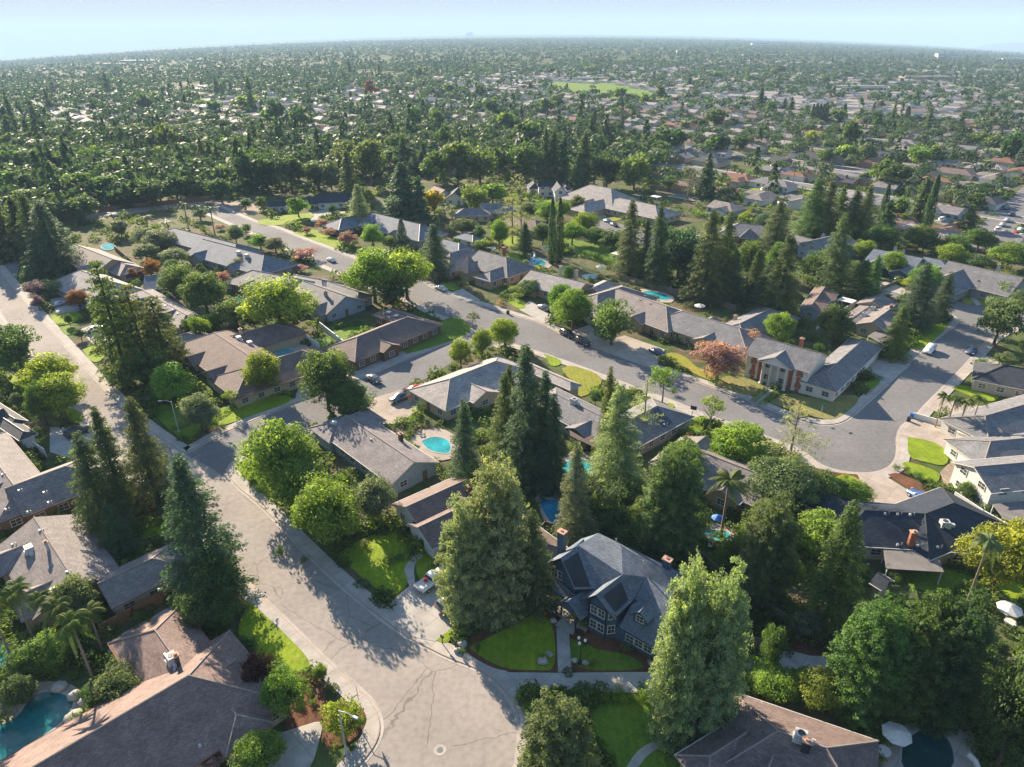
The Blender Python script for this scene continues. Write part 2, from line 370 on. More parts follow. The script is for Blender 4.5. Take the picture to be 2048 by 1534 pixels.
def road(name, poly, z, mat): return slab(name, poly, z, mat, z0=0.001)
def pave(line, width, side, name='pavement'):
    """kerb and pavement along a kerb line (world points); side +1 = left of its direction"""
    L = [Vector((p[0], p[1])) for p in line]; N = []
    for i in range(len(L)):
        d = (L[min(i + 1, len(L) - 1)] - L[max(i - 1, 0)]).normalized(); N.append(Vector((-d.y, d.x)) * side)
    def strip(a, b_, z0, z1, nm, mat):
        q = MB()
        for i in range(len(L) - 1):
            p0, p1, p2, p3 = L[i] + N[i] * a, L[i + 1] + N[i + 1] * a, L[i + 1] + N[i + 1] * b_, L[i] + N[i] * b_
            vs = [(p0.x, p0.y, z1), (p1.x, p1.y, z1), (p2.x, p2.y, z1), (p3.x, p3.y, z1), (p0.x, p0.y, z0), (p1.x, p1.y, z0), (p2.x, p2.y, z0), (p3.x, p3.y, z0)]
            q.add(vs, [(0, 1, 2, 3) if side > 0 else (3, 2, 1, 0), (0, 4, 5, 1), (3, 2, 6, 7)])
        tag(q.build(nm, M[mat]), kind='structure')
    strip(-0.45, 0.0, 0.0, 0.035, 'gutter', 'concrete')
    strip(0.0, 0.16, 0.0, 0.125, 'kerb', 'kerb')
    strip(0.16, width, 0.0, 0.12, name, 'concrete')
    for i in range(len(L) - 1):
        a, b_, c, d = L[i], L[i + 1], L[i + 1] + N[i + 1] * width, L[i] + N[i] * width
        BLOCK.append([(v.x, v.y) for v in (a, b_, c, d)])
def W(pts, it=2): return smooth_line(wpoly(pts), it)
r1_right = W([(-60, 470), (30, 575), (60, 612), (130, 690), (200, 768), (262, 830), (300, 862), (345, 893)])
nw_curb = W([(345, 893), (368, 908), (385, 900), (430, 873), (575, 812)], 3)
r2_north = W([(575, 812), (706, 765), (820, 714), (944, 668)])
se_curb = W([(620, 860), (540, 890), (495, 908), (470, 921), (456, 938), (458, 955), (480, 978)], 3)
r1_east = W([(480, 978), (523, 1012), (600, 1093), (683, 1173), (765, 1239), (823, 1280), (852, 1294), (897, 1317), (951, 1336), (992, 1361), (1021, 1396), (1038, 1433), (1043, 1478), (1034, 1540), (1000, 1620)])
r2_south = W([(940, 702), (856, 755), (720, 815), (620, 860)])
r1_west = W([(-60, 545), (0, 626), (21, 661), (54, 694), (100, 748), (154, 805), (192, 858), (215, 891), (244, 925), (300, 985), (372, 1055), (440, 1115), (502, 1172), (600, 1268), (654, 1322), (703, 1366), (748, 1408), (763, 1450), (753, 1490), (711, 1540), (640, 1620)])
r1 = r1_west + r1_east[::-1] + [(p.x, p.y) for p in P2([(480, 978), (420, 935), (345, 893)])] + r1_right[::-1]
road('road', r1, 0.012, 'asphalt_warm')
r2 = W([(345, 893), (368, 908), (385, 900), (430, 873), (575, 812), (706, 765), (820, 714), (944, 668), (1010, 640), (1080, 680), (940, 702), (856, 755), (720, 815), (620, 860), (540, 890), (495, 908), (470, 921), (456, 938), (458, 955), (480, 978), (420, 935)], 0)
road('road', r2, 0.016, 'asphalt_grey')
r3_up = W([(430, 408), (500, 442), (560, 458), (592, 473), (681, 506), (740, 530), (790, 548), (842, 560), (871, 580), (951, 606), (1039, 634), (1090, 649), (1123, 668), (1186, 694), (1288, 730), (1388, 762), (1446, 781), (1505, 803), (1556, 825), (1610, 844), (1647, 851), (1680, 847), (1702, 834), (1738, 801), (1775, 768), (1811, 731), (1848, 695), (1884, 669), (1909, 651), (1917, 640), (1905, 630), (1885, 622)])
r3_lowA = W([(400, 420), (480, 455), (574, 495), (638, 527), (680, 545), (760, 580), (834, 608), (871, 628), (919, 645), (950, 662), (944, 668)])
r3_lowB = W([(985, 692), (1010, 684), (1065, 700), (1131, 722), (1200, 748), (1266, 773), (1347, 803), (1410, 828), (1479, 854), (1545, 878), (1607, 902), (1629, 925), (1665, 941), (1720, 949), (1764, 945), (1789, 930), (1798, 906), (1795, 877), (1804, 852), (1830, 837), (1848, 815), (1873, 790), (1899, 764), (1928, 735), (1954, 705), (1985, 672), (2040, 650), (2110, 645)])
r3 = r3_up + [(p.x, p.y) for p in P2([(1850, 608), (1765, 590), (1700, 583), (1700, 568), (1800, 574), (1921, 604), (1979, 617), (2048, 628), (2110, 635)])] + r3_lowB[::-1] + [(p.x, p.y) for p in P2([(960, 690), (944, 668)])] + r3_lowA[::-1]
road('road', r3, 0.020, 'asphalt_grey')
road('road', wpoly([(-120, 505), (0, 520), (42, 520), (36, 545), (28, 578), (-60, 520)]), 0.008, 'asphalt_grey')
for ln, sd_ in ((r1_right + nw_curb[1:] + r2_north[1:], 1), (se_curb[::1] + r1_east[1:], 1), (r1_west, -1), (r3_up, 1), (r3_lowA, -1), (r3_lowB, -1)):
    pave(ln, 2.0, sd_)
# the far side streets: a dirt road beside the trees, the parking street on the right
slab('road', wpoly([(150, 442), (190, 425), (300, 412), (420, 401), (500, 400), (560, 412), (500, 432), (420, 408), (300, 422), (190, 440)]), 0.006, 'gravel')
slab('road', wpoly([(1925, 478), (1955, 455), (1985, 430), (2020, 395), (2048, 372), (2110, 320), (2140, 335), (2100, 395), (2060, 430), (2030, 470), (1990, 500), (1950, 500)]), 0.006, 'asphalt_grey')
slab('road', wpoly([(1860, 440), (1870, 436), (1985, 452), (1990, 470), (1930, 468)]), 0.010, 'asphalt_grey')
slab('road', wpoly([(1180, 445), (1200, 436), (1255, 452), (1320, 478), (1318, 500), (1230, 470)]), 0.010, 'asphalt_grey')
slab('road', wpoly([(1435, 366), (1450, 362), (1610, 390), (1740, 425), (1735, 440), (1600, 404)]), 0.010, 'asphalt_grey')
slab('road', wpoly([(1240, 320), (1300, 322), (1390, 338), (1450, 362), (1440, 372), (1380, 350), (1300, 335), (1240, 332)]), 0.014, 'asphalt_grey')
slab('road', wpoly([(1590, 326), (1720, 346), (1850, 372), (1848, 382), (1710, 355), (1585, 333)]), 0.010, 'asphalt_grey')
slab('road', wpoly([(610, 428), (650, 418), (700, 424), (700, 430), (655, 428), (625, 445)]), 0.012, 'concrete_pale')

def patch(name, pts, mat, z, it=2):
    p = wpoly(pts)
    if it: p = smooth_line(p + [p[0]], it)[:-1]
    return slab(name, p, z, mat)
for pts, mat in [
    ([(938, 1297), (1000, 1264), (1045, 1240), (1078, 1224), (1098, 1240), (1110, 1270), (1111, 1343), (1075, 1342), (1015, 1340), (972, 1322)], 'lawn'),
    ([(1141, 1279), (1165, 1286), (1200, 1303), (1250, 1308), (1280, 1325), (1290, 1342), (1143, 1343)], 'lawn_dark'),
    ([(872, 1282), (903, 1258), (935, 1248), (925, 1262), (892, 1290)], 'lawn'),
    ([(674, 1111), (720, 1080), (778, 1061), (802, 1066), (822, 1090), (815, 1125), (823, 1165), (778, 1205)], 'lawn'),
    ([(838, 1105), (872, 1115), (868, 1165), (842, 1168), (828, 1130)], 'lawn'),
    ([(500, 1205), (560, 1258), (634, 1334), (590, 1350), (500, 1310), (470, 1260)], 'lawn'),
    ([(470, 935), (484, 920), (530, 930), (556, 985), (572, 1020), (520, 985)], 'lawn'),
    ([(414, 832), (462, 808), (573, 788), (590, 803), (520, 826), (441, 855), (423, 846)], 'lawn'),
    ([(300, 820), (330, 805), (400, 815), (414, 850), (385, 880), (350, 872)], 'lawn_dark'),
    ([(803, 700), (840, 680), (878, 662), (880, 642), (915, 632), (945, 655), (935, 672), (816, 711)], 'lawn_dark'),
    ([(1087, 708), (1131, 724), (1104, 738)], 'lawn'),
    ([(1124, 738), (1142, 730), (1204, 751), (1202, 775), (1178, 790), (1153, 797)], 'lawn_yellow'),
    ([(1322, 715), (1345, 703), (1378, 718), (1390, 735), (1440, 752), (1425, 765), (1388, 748)], 'lawn_yellow'),
    ([(1428, 772), (1450, 750), (1500, 758), (1536, 778), (1505, 797)], 'lawn_dry'),
    ([(1537, 806), (1575, 783), (1625, 800), (1700, 788), (1724, 798), (1682, 836), (1648, 842)], 'lawn_dry'),
    ([(1725, 770), (1755, 757), (1762, 765), (1740, 785)], 'lawn_dark'),
    ([(1815, 875), (1850, 880), (1885, 893), (1899, 918), (1889, 934), (1850, 925), (1815, 916)], 'lawn'),
    ([(1803, 928), (1815, 923), (1878, 944), (1880, 960), (1866, 968), (1822, 952)], 'lawn'),
    ([(1904, 777), (1920, 769), (2004, 786), (1988, 806), (1950, 798)], 'lawn'),
    ([(1648, 971), (1675, 950), (1713, 952), (1748, 1000), (1694, 1007)], 'lawn'),
    ([(1818, 690), (1860, 645), (1890, 643), (1902, 650), (1838, 708)], 'lawn'),
    ([(1924, 595), (1942, 596), (1948, 611), (1924, 608)], 'lawn_yellow'), ([(1950, 594), (1992, 607), (1981, 616), (1955, 611)], 'lawn_yellow'),
    ([(515, 442), (570, 430), (635, 425), (612, 446), (545, 452), (520, 450)], 'lawn'),
    ([(588, 467), (600, 458), (640, 460), (700, 492), (680, 500), (640, 486)], 'lawn'),
    ([(15, 752), (60, 740), (72, 782), (30, 795)], 'lawn'), ([(262, 1040), (330, 1018), (350, 1058), (300, 1092)], 'lawn'),
    ([(128, 815), (160, 822), (172, 845), (135, 848)], 'lawn'), ([(300, 1110), (350, 1095), (370, 1130), (330, 1140)], 'lawn_dark'),
    ([(1180, 1392), (1330, 1388), (1420, 1420), (1440, 1480), (1400, 1540), (1180, 1540)], 'lawn_dark'),
    ([(1800, 1145), (1950, 1138), (1960, 1175), (1830, 1190)], 'lawn_dark'), ([(1960, 1150), (2060, 1160), (2060, 1230), (1990, 1190)], 'lawn'),
    ([(620, 690), (690, 655), (730, 650), (720, 670), (640, 712)], 'lawn_dark'),
    ([(100, 632), (160, 622), (165, 640), (115, 655)], 'lawn'), ([(165, 700), (195, 690), (215, 715), (185, 730)], 'lawn'),
    ([(118, 655), (148, 650), (152, 668), (130, 672)], 'lawn_dark'), ([(45, 525), (60, 530), (45, 560), (35, 556)], 'lawn'),
    ([(1010, 508), (1040, 510), (1045, 525), (1028, 530)], 'lawn'), ([(1100, 470), (1180, 485), (1260, 510), (1240, 530), (1150, 510)], 'lawn_dark'),
    ([(1000, 480), (1040, 470), (1060, 490), (1020, 498)], 'lawn'), ([(880, 570), (900, 563), (925, 575), (905, 585)], 'lawn_dark'),
    ([(1010, 600), (1040, 595), (1055, 615), (1040, 622)], 'lawn'), ([(1195, 436), (1235, 433), (1250, 440), (1215, 444)], 'lawn_yellow'),
    ([(1115, 408), (1145, 410), (1150, 420), (1125, 422)], 'lawn'), ([(1335, 805), (1353, 812), (1338, 822)], 'lawn'),
    ([(1365, 850), (1402, 830), (1420, 838), (1400, 868), (1370, 870)], 'lawn'), ([(1470, 368), (1540, 362), (1560, 375), (1500, 378)], 'lawn_yellow'),
    ([(1595, 382), (1640, 385), (1645, 392), (1610, 390)], 'lawn_yellow'), ([(1310, 335), (1345, 332), (1350, 342), (1320, 345)], 'lawn_yellow'),
    
]: patch('lawn', pts, mat, 0.155)
for pts in [
    ([(925, 1300), (935, 1268), (985, 1238), (1020, 1210), (1085, 1185), (1170, 1262), (1250, 1275), (1322, 1326), (1330, 1345), (1110, 1346), (1005, 1345), (960, 1325)]),
    ([(1555, 1250), (1620, 1225), (1700, 1235), (1730, 1300), (1690, 1330), (1610, 1315), (1570, 1300)]), ([(250, 1015), (300, 985), (350, 1010), (330, 1035), (270, 1035)]),
    ([(445, 830), (470, 818), (500, 822), (480, 838)]), ([(600, 1340), (650, 1370), (660, 1420), (600, 1500), (560, 1440), (570, 1380)]),
    ([(650, 1430), (690, 1400), (730, 1420), (735, 1450), (700, 1490), (640, 1500)]), ([(1625, 935), (1665, 946), (1740, 952), (1650, 985)]),
    ([(1775, 950), (1800, 945), (1870, 985), (1900, 1010), (1870, 1015)]), ([(1225, 595), (1260, 592), (1262, 620), (1235, 615)]),
]: patch('planting_bed', pts, 'mulch', 0.148)
CONC = [
    ('driveway', [(778, 1207), (823, 1170), (880, 1145), (965, 1215), (935, 1246), (903, 1258), (870, 1284), (825, 1275)], 'concrete_pale', 0),
    ('driveway', [(1008, 1346), (1112, 1347), (1345, 1345), (1480, 1330), (1540, 1318), (1560, 1340), (1500, 1375), (1350, 1388), (1165, 1385), (1040, 1392), (1020, 1372)], 'concrete_pale', 0),
    ('driveway', [(1540, 1318), (1570, 1300), (1640, 1318), (1740, 1300), (1760, 1340), (1690, 1360), (1560, 1340)], 'concrete_pale', 1),
    ('front_walk', [(1113, 1256), (1138, 1262), (1143, 1345), (1116, 1346)], 'concrete_pale', 0),
    ('garden_path', [(808, 1140), (820, 1118), (840, 1108), (848, 1112), (826, 1130), (832, 1175), (820, 1180)], 'concrete', 2),
    ('driveway', [(690, 745), (745, 722), (800, 700), (822, 712), (712, 762)], 'concrete_pale', 0),
    ('driveway', [(590, 800), (598, 772), (640, 752), (690, 745), (712, 762), (640, 790)], 'concrete_pale', 0),
    ('driveway', [(712, 822), (745, 798), (860, 762), (885, 785), (800, 848), (740, 850)], 'concrete_tan', 0),
    ('driveway', [(895, 588), (925, 578), (960, 600), (942, 604)], 'concrete_pale', 0),
    ('driveway', [(1038, 620), (1060, 602), (1110, 635), (1088, 647)], 'concrete_pale', 0),
    ('driveway', [(1180, 690), (1250, 672), (1330, 700), (1310, 738), (1288, 728)], 'concrete_tan', 0),
    ('driveway', [(1130, 668), (1180, 650), (1215, 690), (1190, 692)], 'concrete_tan', 0),
    ('driveway', [(1722, 742), (1767, 706), (1822, 730), (1777, 768)], 'concrete_pale', 0),
    ('driveway', [(1715, 950), (1765, 950), (1850, 1003), (1860, 1018), (1745, 1022)], 'concrete_tan', 0),
    ('driveway', [(1800, 872), (1830, 838), (1990, 885), (1985, 915), (1960, 925)], 'concrete_tan', 0),
    ('driveway', [(1850, 815), (1873, 792), (2010, 825), (1995, 855), (1920, 845)], 'concrete_tan', 0),
    ('driveway', [(1928, 737), (1955, 706), (2048, 740), (2048, 775), (2005, 775)], 'concrete_pale', 0),
    ('driveway', [(1880, 945), (1900, 925), (1925, 925), (1960, 1000), (1905, 1010)], 'gravel', 1),
    ('driveway', [(1338, 822), (1357, 813), (1410, 829), (1375, 855)], 'concrete_pale', 0),
    ('driveway', [(554, 1470), (600, 1455), (648, 1440), (640, 1480), (622, 1540), (560, 1600), (530, 1540)], 'concrete', 2),
    ('driveway', [(215, 1310), (225, 1280), (340, 1215), (352, 1232), (340, 1250)], 'concrete_pale', 0),
    ('garden_path', [(1250, 1540), (1275, 1500), (1320, 1478), (1370, 1478), (1400, 1492), (1392, 1503), (1360, 1492), (1325, 1493), (1293, 1512), (1275, 1540)], 'concrete', 2),
    ('driveway', [(100, 600), (140, 590), (175, 615), (120, 640)], 'concrete_pale', 0), ('driveway', [(160, 660), (200, 645), (225, 680), (185, 690)], 'concrete_pale', 0),
    ('driveway', [(100, 855), (165, 855), (190, 885), (160, 925), (100, 905)], 'concrete_pale', 0), ('driveway', [(360, 1165), (395, 1120), (440, 1115), (490, 1160), (420, 1190)], 'concrete_pale', 0),
    ('front_walk', [(1940, 596), (1950, 594), (1962, 611), (1952, 612)], 'concrete', 0), ('front_walk', [(1504, 800), (1532, 778), (1548, 782), (1520, 806)], 'concrete', 0),
    ('driveway', [(1740, 572), (1775, 563), (1830, 587), (1812, 593)], 'concrete_pale', 0), ('driveway', [(1165, 395), (1195, 398), (1215, 440), (1190, 436)], 'concrete_tan', 0),
    ('patio', [(515, 720), (540, 680), (600, 680), (640, 715), (620, 735), (560, 735)], 'concrete_tan', 0),
    ('patio', [(815, 890), (835, 862), (880, 855), (925, 880), (920, 915), (870, 925), (840, 912)], 'concrete_tan', 1),
    ('patio', [(1070, 1000), (1085, 975), (1120, 975), (1130, 1030), (1125, 1060), (1095, 1058)], 'concrete_tan', 1),
    ('patio', [(1105, 945), (1125, 905), (1200, 905), (1210, 960), (1180, 980), (1120, 972)], 'concrete_tan', 1),
    ('patio', [(1268, 592), (1285, 575), (1345, 590), (1350, 605), (1320, 608)], 'concrete_tan', 1),
    ('patio', [(-20, 1420), (10, 1370), (130, 1362), (190, 1400), (160, 1470), (60, 1560), (-20, 1560)], 'concrete_tan', 1),
    ('patio', [(1755, 1500), (1790, 1440), (1850, 1420), (1930, 1440), (1960, 1500), (1950, 1560), (1760, 1560)], 'concrete_tan', 1),
    ('patio', [(1395, 1055), (1420, 1045), (1470, 1060), (1480, 1085), (1420, 1085)], 'concrete_tan', 0),
    ('patio', [(1660, 640), (1690, 620), (1700, 645), (1668, 660)], 'concrete_pale', 0), ('patio', [(1045, 525), (1060, 512), (1100, 520), (1105, 535), (1080, 540)], 'concrete_tan', 1),
    ('driveway', [(1340, 480), (1400, 470), (1420, 480), (1350, 492)], 'concrete_pale', 0),
]
for i_, (nm, pts, mt, it) in enumerate(CONC): patch(nm, pts, mt, 0.150 + 0.0006 * (i_ % 5) + (0.010 if nm != 'driveway' else 0), it)

# ---------------------------------------------------------------- pools
def pool(pts, mat, label, it=2, steps=True):
    p = wpoly(pts); p = smooth_line(p + [p[0]], it)[:-1] if it else p
    t = empty('swimming_pool', (sum(q[0] for q in p) / len(p), sum(q[1] for q in p) / len(p), 0), label=label, cat='pool', group='swimming pools in the back gardens')
    c = t.location; loc = [(q[0] - c.x, q[1] - c.y) for q in p]
    rim = [(q[0] * 1.0 + q[0] / max(.1, math.hypot(*q)) * 0.35, q[1] + q[1] / max(.1, math.hypot(*q)) * 0.35) for q in loc]
    a = MB(); n_ = len(loc)
    vs = [(x, y, 0.21) for x, y in loc] + [(x, y, 0.21) for x, y in rim] + [(x, y, 0.0) for x, y in rim] + [(x, y, 0.05) for x, y in loc]
    a.add(vs, [(i, (i + 1) % n_, n_ + (i + 1) % n_, n_ + i)[::-1] for i in range(n_)] + [(n_ + i, n_ + (i + 1) % n_, 2 * n_ + (i + 1) % n_, 2 * n_ + i)[::-1] for i in range(n_)] + [(i, (i + 1) % n_, 3 * n_ + (i + 1) % n_, 3 * n_ + i) for i in range(n_)])
    a.build('coping', M['concrete_pale'], t)
    q = MB(); q.prism(loc, 0.1, 0.172); q.build('pool_water', M[mat], t); BLOCK.append(p); return t
POOLS = [
    ([(843, 884), (868, 873), (900, 882), (902, 908), (880, 908), (855, 900)], 'water', 'turquoise pool with steps behind the lilac grey gabled house'),
    ([(1120, 932), (1150, 918), (1192, 924), (1195, 950), (1170, 965), (1122, 958)], 'water', 'pale turquoise pool behind the thin conifer, north of the small spa'),
    ([(1078, 1006), (1098, 1000), (1118, 1003), (1125, 1040), (1110, 1052), (1095, 1040)], 'water_blue', 'narrow blue pool beside the small round spa'),
    ([(1084, 990), (1090, 983), (1103, 982), (1111, 988), (1107, 995), (1092, 997)], 'water_teal', 'small round spa at the head of the narrow blue pool'),
    ([(1408, 1066), (1430, 1060), (1458, 1066), (1462, 1080), (1432, 1084)], 'water', 'green pool at the foot of the tall palm'),
    ([(1805, 1490), (1835, 1462), (1875, 1462), (1905, 1490), (1908, 1550), (1800, 1550)], 'water_dark', 'dark green pool beside the white patio umbrella'),
    ([(-6, 1456), (37, 1437), (60, 1398), (95, 1383), (143, 1394), (150, 1410), (122, 1450), (83, 1476), (25, 1522), (-10, 1530)], 'water_teal', 'teal lagoon pool among rocks behind the large mauve roof'),
    ([(-30, 1290), (5, 1285), (30, 1300), (18, 1335), (-30, 1345)], 'water', 'turquoise pool corner beneath the palms at the left edge'),
    ([(552, 702), (575, 697), (612, 712), (618, 722), (600, 724), (570, 712), (555, 712)], 'water', 'kinked turquoise pool behind the brown hip roofed corner house'),
    ([(506, 694), (518, 689), (534, 691), (532, 698), (514, 700)], 'water_teal', 'small square spa beside the brown hip roofed corner house'),
    ([(1283, 586), (1300, 582), (1330, 591), (1345, 597), (1332, 602), (1300, 596)], 'water', 'curved pool behind the grey roof of the two round street trees'),
    ([(1056, 521), (1066, 515), (1094, 525), (1090, 534), (1070, 532)], 'water_blue', 'deep blue pool with pale water slide below the twin cypresses'),
    ([(1165, 552), (1180, 548), (1198, 553), (1190, 558), (1170, 559)], 'water', 'small turquoise pool behind the wide low grey roof'),
    ([(202, 492), (215, 486), (232, 492), (226, 500), (208, 502)], 'water', 'small turquoise pool behind the grey house by the leftmost tall conifers'),
    ([(472, 596), (486, 588), (500, 592), (494, 602), (476, 604)], 'water', 'small turquoise pool behind the broad bright garden tree'),
    ([(1380, 585), (1396, 578), (1404, 584), (1400, 592), (1384, 592)], 'water_teal', 'shaded pool glimpsed at the foot of the tall redwoods'),
    ([(1082, 497), (1092, 492), (1100, 496), (1094, 501)], 'water_teal', 'tiny green pool beyond the twin cypresses'),
    ([(978, 497), (986, 494), (992, 497), (985, 501)], 'water_teal', 'tiny teal pool beside the round bright tree'),
]
for a in POOLS: pool(*a)

# ---------------------------------------------------------------- houses
HOUSES = []       # (short description, px, py)
def roof_uv(me):
    uv = me.uv_layers.new(name='UVMap')
    for p in me.polygons:
        nrm = p.normal
        h = Vector((-nrm.y, nrm.x, 0)); h = h.normalized() if h.length > 1e-4 else Vector((1, 0, 0))
        s_ = nrm.cross(h)
        for li in p.loop_indices:
            co = me.vertices[me.loops[li].vertex_index].co; uv.data[li].uv = (co.dot(h), co.dot(s_))
def wing_frame(p1, p2, e, ze, pitch, th0, wmax=7.6):
    zr = ze + 2
    for _ in range(12):
        A, B, E_ = at(*p1, zr), at(*p2, zr), at(*e, ze)
        d = (B - A); L = d.xy.length; th = math.atan2(d.y, d.x); mid = (A + B) / 2
        if th0 is not None:
            k = round((th - th0) / (math.pi / 2)); th = th0 + k * math.pi / 2
        u = Vector((math.cos(th), math.sin(th))); v = Vector((-u.y, u.x))
        wv = (E_.xy - mid.xy).dot(v); wd = min(wmax, max(1.6, abs(wv))); zr = 0.5 * zr + 0.5 * (ze + (pitch + .06) * wd)
    return dict(c=mid.xy, u=u, v=v, L=L, w=wd, zr=zr, ze=ze, th=th, side=1 if wv > 0 else -1)
def roof_solid(b, F, e1, e2, c0, trim=1, t=0.17, k=0.0):
    """a gabled ('g') or hipped ('h') roof of real thickness over the frame F, in coordinates relative to c0"""
    L, wd, zr, ze = F['L'] / 2, F['w'], F['zr'] + k, F['ze'] + k
    x1 = -L - (wd if e1 == 'h' else 0); x2 = L + (wd if e2 == 'h' else 0)
    def P(x, y, z): q = F['c'] + F['u'] * x + F['v'] * y - c0; return (q.x, q.y, z)
    top = [P(x1, -wd, ze), P(x2, -wd, ze), P(x2, wd, ze), P(x1, wd, ze), P(-L, 0, zr), P(L, 0, zr)]
    bot = [(x, y, z - t) for x, y, z in top]
    b.add(top, [(0, 1, 5, 4), (2, 3, 4, 5)], 0)
    if e1 == 'h': b.add(top, [(3, 0, 4)], 0)
    if e2 == 'h': b.add(top, [(1, 2, 5)], 0)
    tb = top + bot
    b.add(tb, [(10, 11, 7, 6), (11, 10, 9, 8)], trim)
    if e1 == 'h': b.add(tb, [(10, 6, 9)], trim)
    if e2 == 'h': b.add(tb, [(11, 8, 7)], trim)
    b.add(tb, [(0, 6, 7, 1), (2, 8, 9, 3)], trim)
    if e1 == 'h': b.add(tb, [(3, 9, 6, 0)], trim)
    else: b.add(tb, [(3, 9, 10, 4), (4, 10, 6, 0)], trim)
    if e2 == 'h': b.add(tb, [(1, 7, 8, 2)], trim)
    else: b.add(tb, [(1, 7, 11, 5), (5, 11, 8, 2)], trim)
    return x1, x2
def ridge_caps(b, F, e1, e2, c0):
    L, wd, zr, ze = F['L'] / 2, F['w'], F['zr'], F['ze']
    def P(x, y, z): q = F['c'] + F['u'] * x + F['v'] * y - c0; return (q.x, q.y, z + .02)
    b.tube([P(-L, 0, zr), P(L, 0, zr)], .11, 5)
    for e, s in ((e1, -1), (e2, 1)):
        if e == 'h':
            for t in (-1, 1): b.tube([P(s * L, 0, zr), P(s * (L + wd), t * wd, ze)], .10, 5)
def gutters(b, F, e1, e2, x1, x2, c0):
    def P(x, y): q = F['c'] + F['u'] * x + F['v'] * y - c0; return (q.x, q.y, F['ze'] - .06)
    for s in (-1, 1): b.tube([P(x1, s * (F['w'] + .07)), P(x2, s * (F['w'] + .07))], .07, 5)
def wall_solid(b, F, e1, e2, x1, x2, c0, ov=0.5, k=0.0):
    wd = F['w'] - ov; a1 = x1 + ov; a2 = x2 - ov; ze = F['ze'] - 0.02 - k
    zg = F['zr'] - 0.2; slope = (F['zr'] - F['ze']) / F['w']; zs = F['ze'] + slope * ov - 0.2
    def P(x, y, z): q = F['c'] + F['u'] * x + F['v'] * y - c0; return (q.x, q.y, z)
    vs = [P(a1, -wd, 0), P(a2, -wd, 0), P(a2, wd, 0), P(a1, wd, 0), P(a1, -wd, zs), P(a2, -wd, zs), P(a2, wd, zs), P(a1, wd, zs), P(a1, 0, zg), P(a2, 0, zg)]
    if e1 == 'h': vs[4] = P(a1, -wd, zs); vs[8] = P(-F['L'] / 2, 0, zg)
    if e2 == 'h': vs[9] = P(F['L'] / 2, 0, zg)
    b.add(vs, [(0, 1, 5, 4), (2, 3, 7, 6), (4, 5, 9, 8), (6, 7, 8, 9)])
    b.add(vs, [(3, 0, 4, 8, 7)] if e1 == 'g' else [(3, 0, 4, 7), (7, 4, 8)])
    b.add(vs, [(1, 2, 6, 9, 5)] if e2 == 'g' else [(1, 2, 6, 5), (5, 6, 9)])
def window_parts(par, c, rz, wd, ht, name='window', frame='trim_white', bars=True):
    """c: centre (relative to the house), rz: direction the wall faces"""
    f = MB(); t = 0.09
    nrm = Vector((math.cos(rz), math.sin(rz), 0)); tan = Vector((-nrm.y, nrm.x, 0)); C0 = Vector(c)
    def bar(dx, dz, w_, h_, d=0.10, o=0.05): q = C0 + tan * dx + Vector((0, 0, dz)) + nrm * o; f.box(q, (d, w_, h_), 0, rz)
    bar(0, ht / 2, wd + t, t); bar(0, -ht / 2, wd + t + 0.12, t, 0.16, 0.07); bar(-wd / 2, 0, t, ht); bar(wd / 2, 0, t, ht)
    if bars: bar(0, 0, 0.05, ht, 0.08); bar(0, 0, wd, 0.06, 0.09)
    fr = f.build(name, M[frame], par); g_ = MB(); q = C0 + nrm * 0.035; g_.box(q, (0.05, wd - 0.02, ht - 0.02), 0, rz); g_.build('pane', M['glass'], fr); return fr
def ray_ok(F, x, y): return True
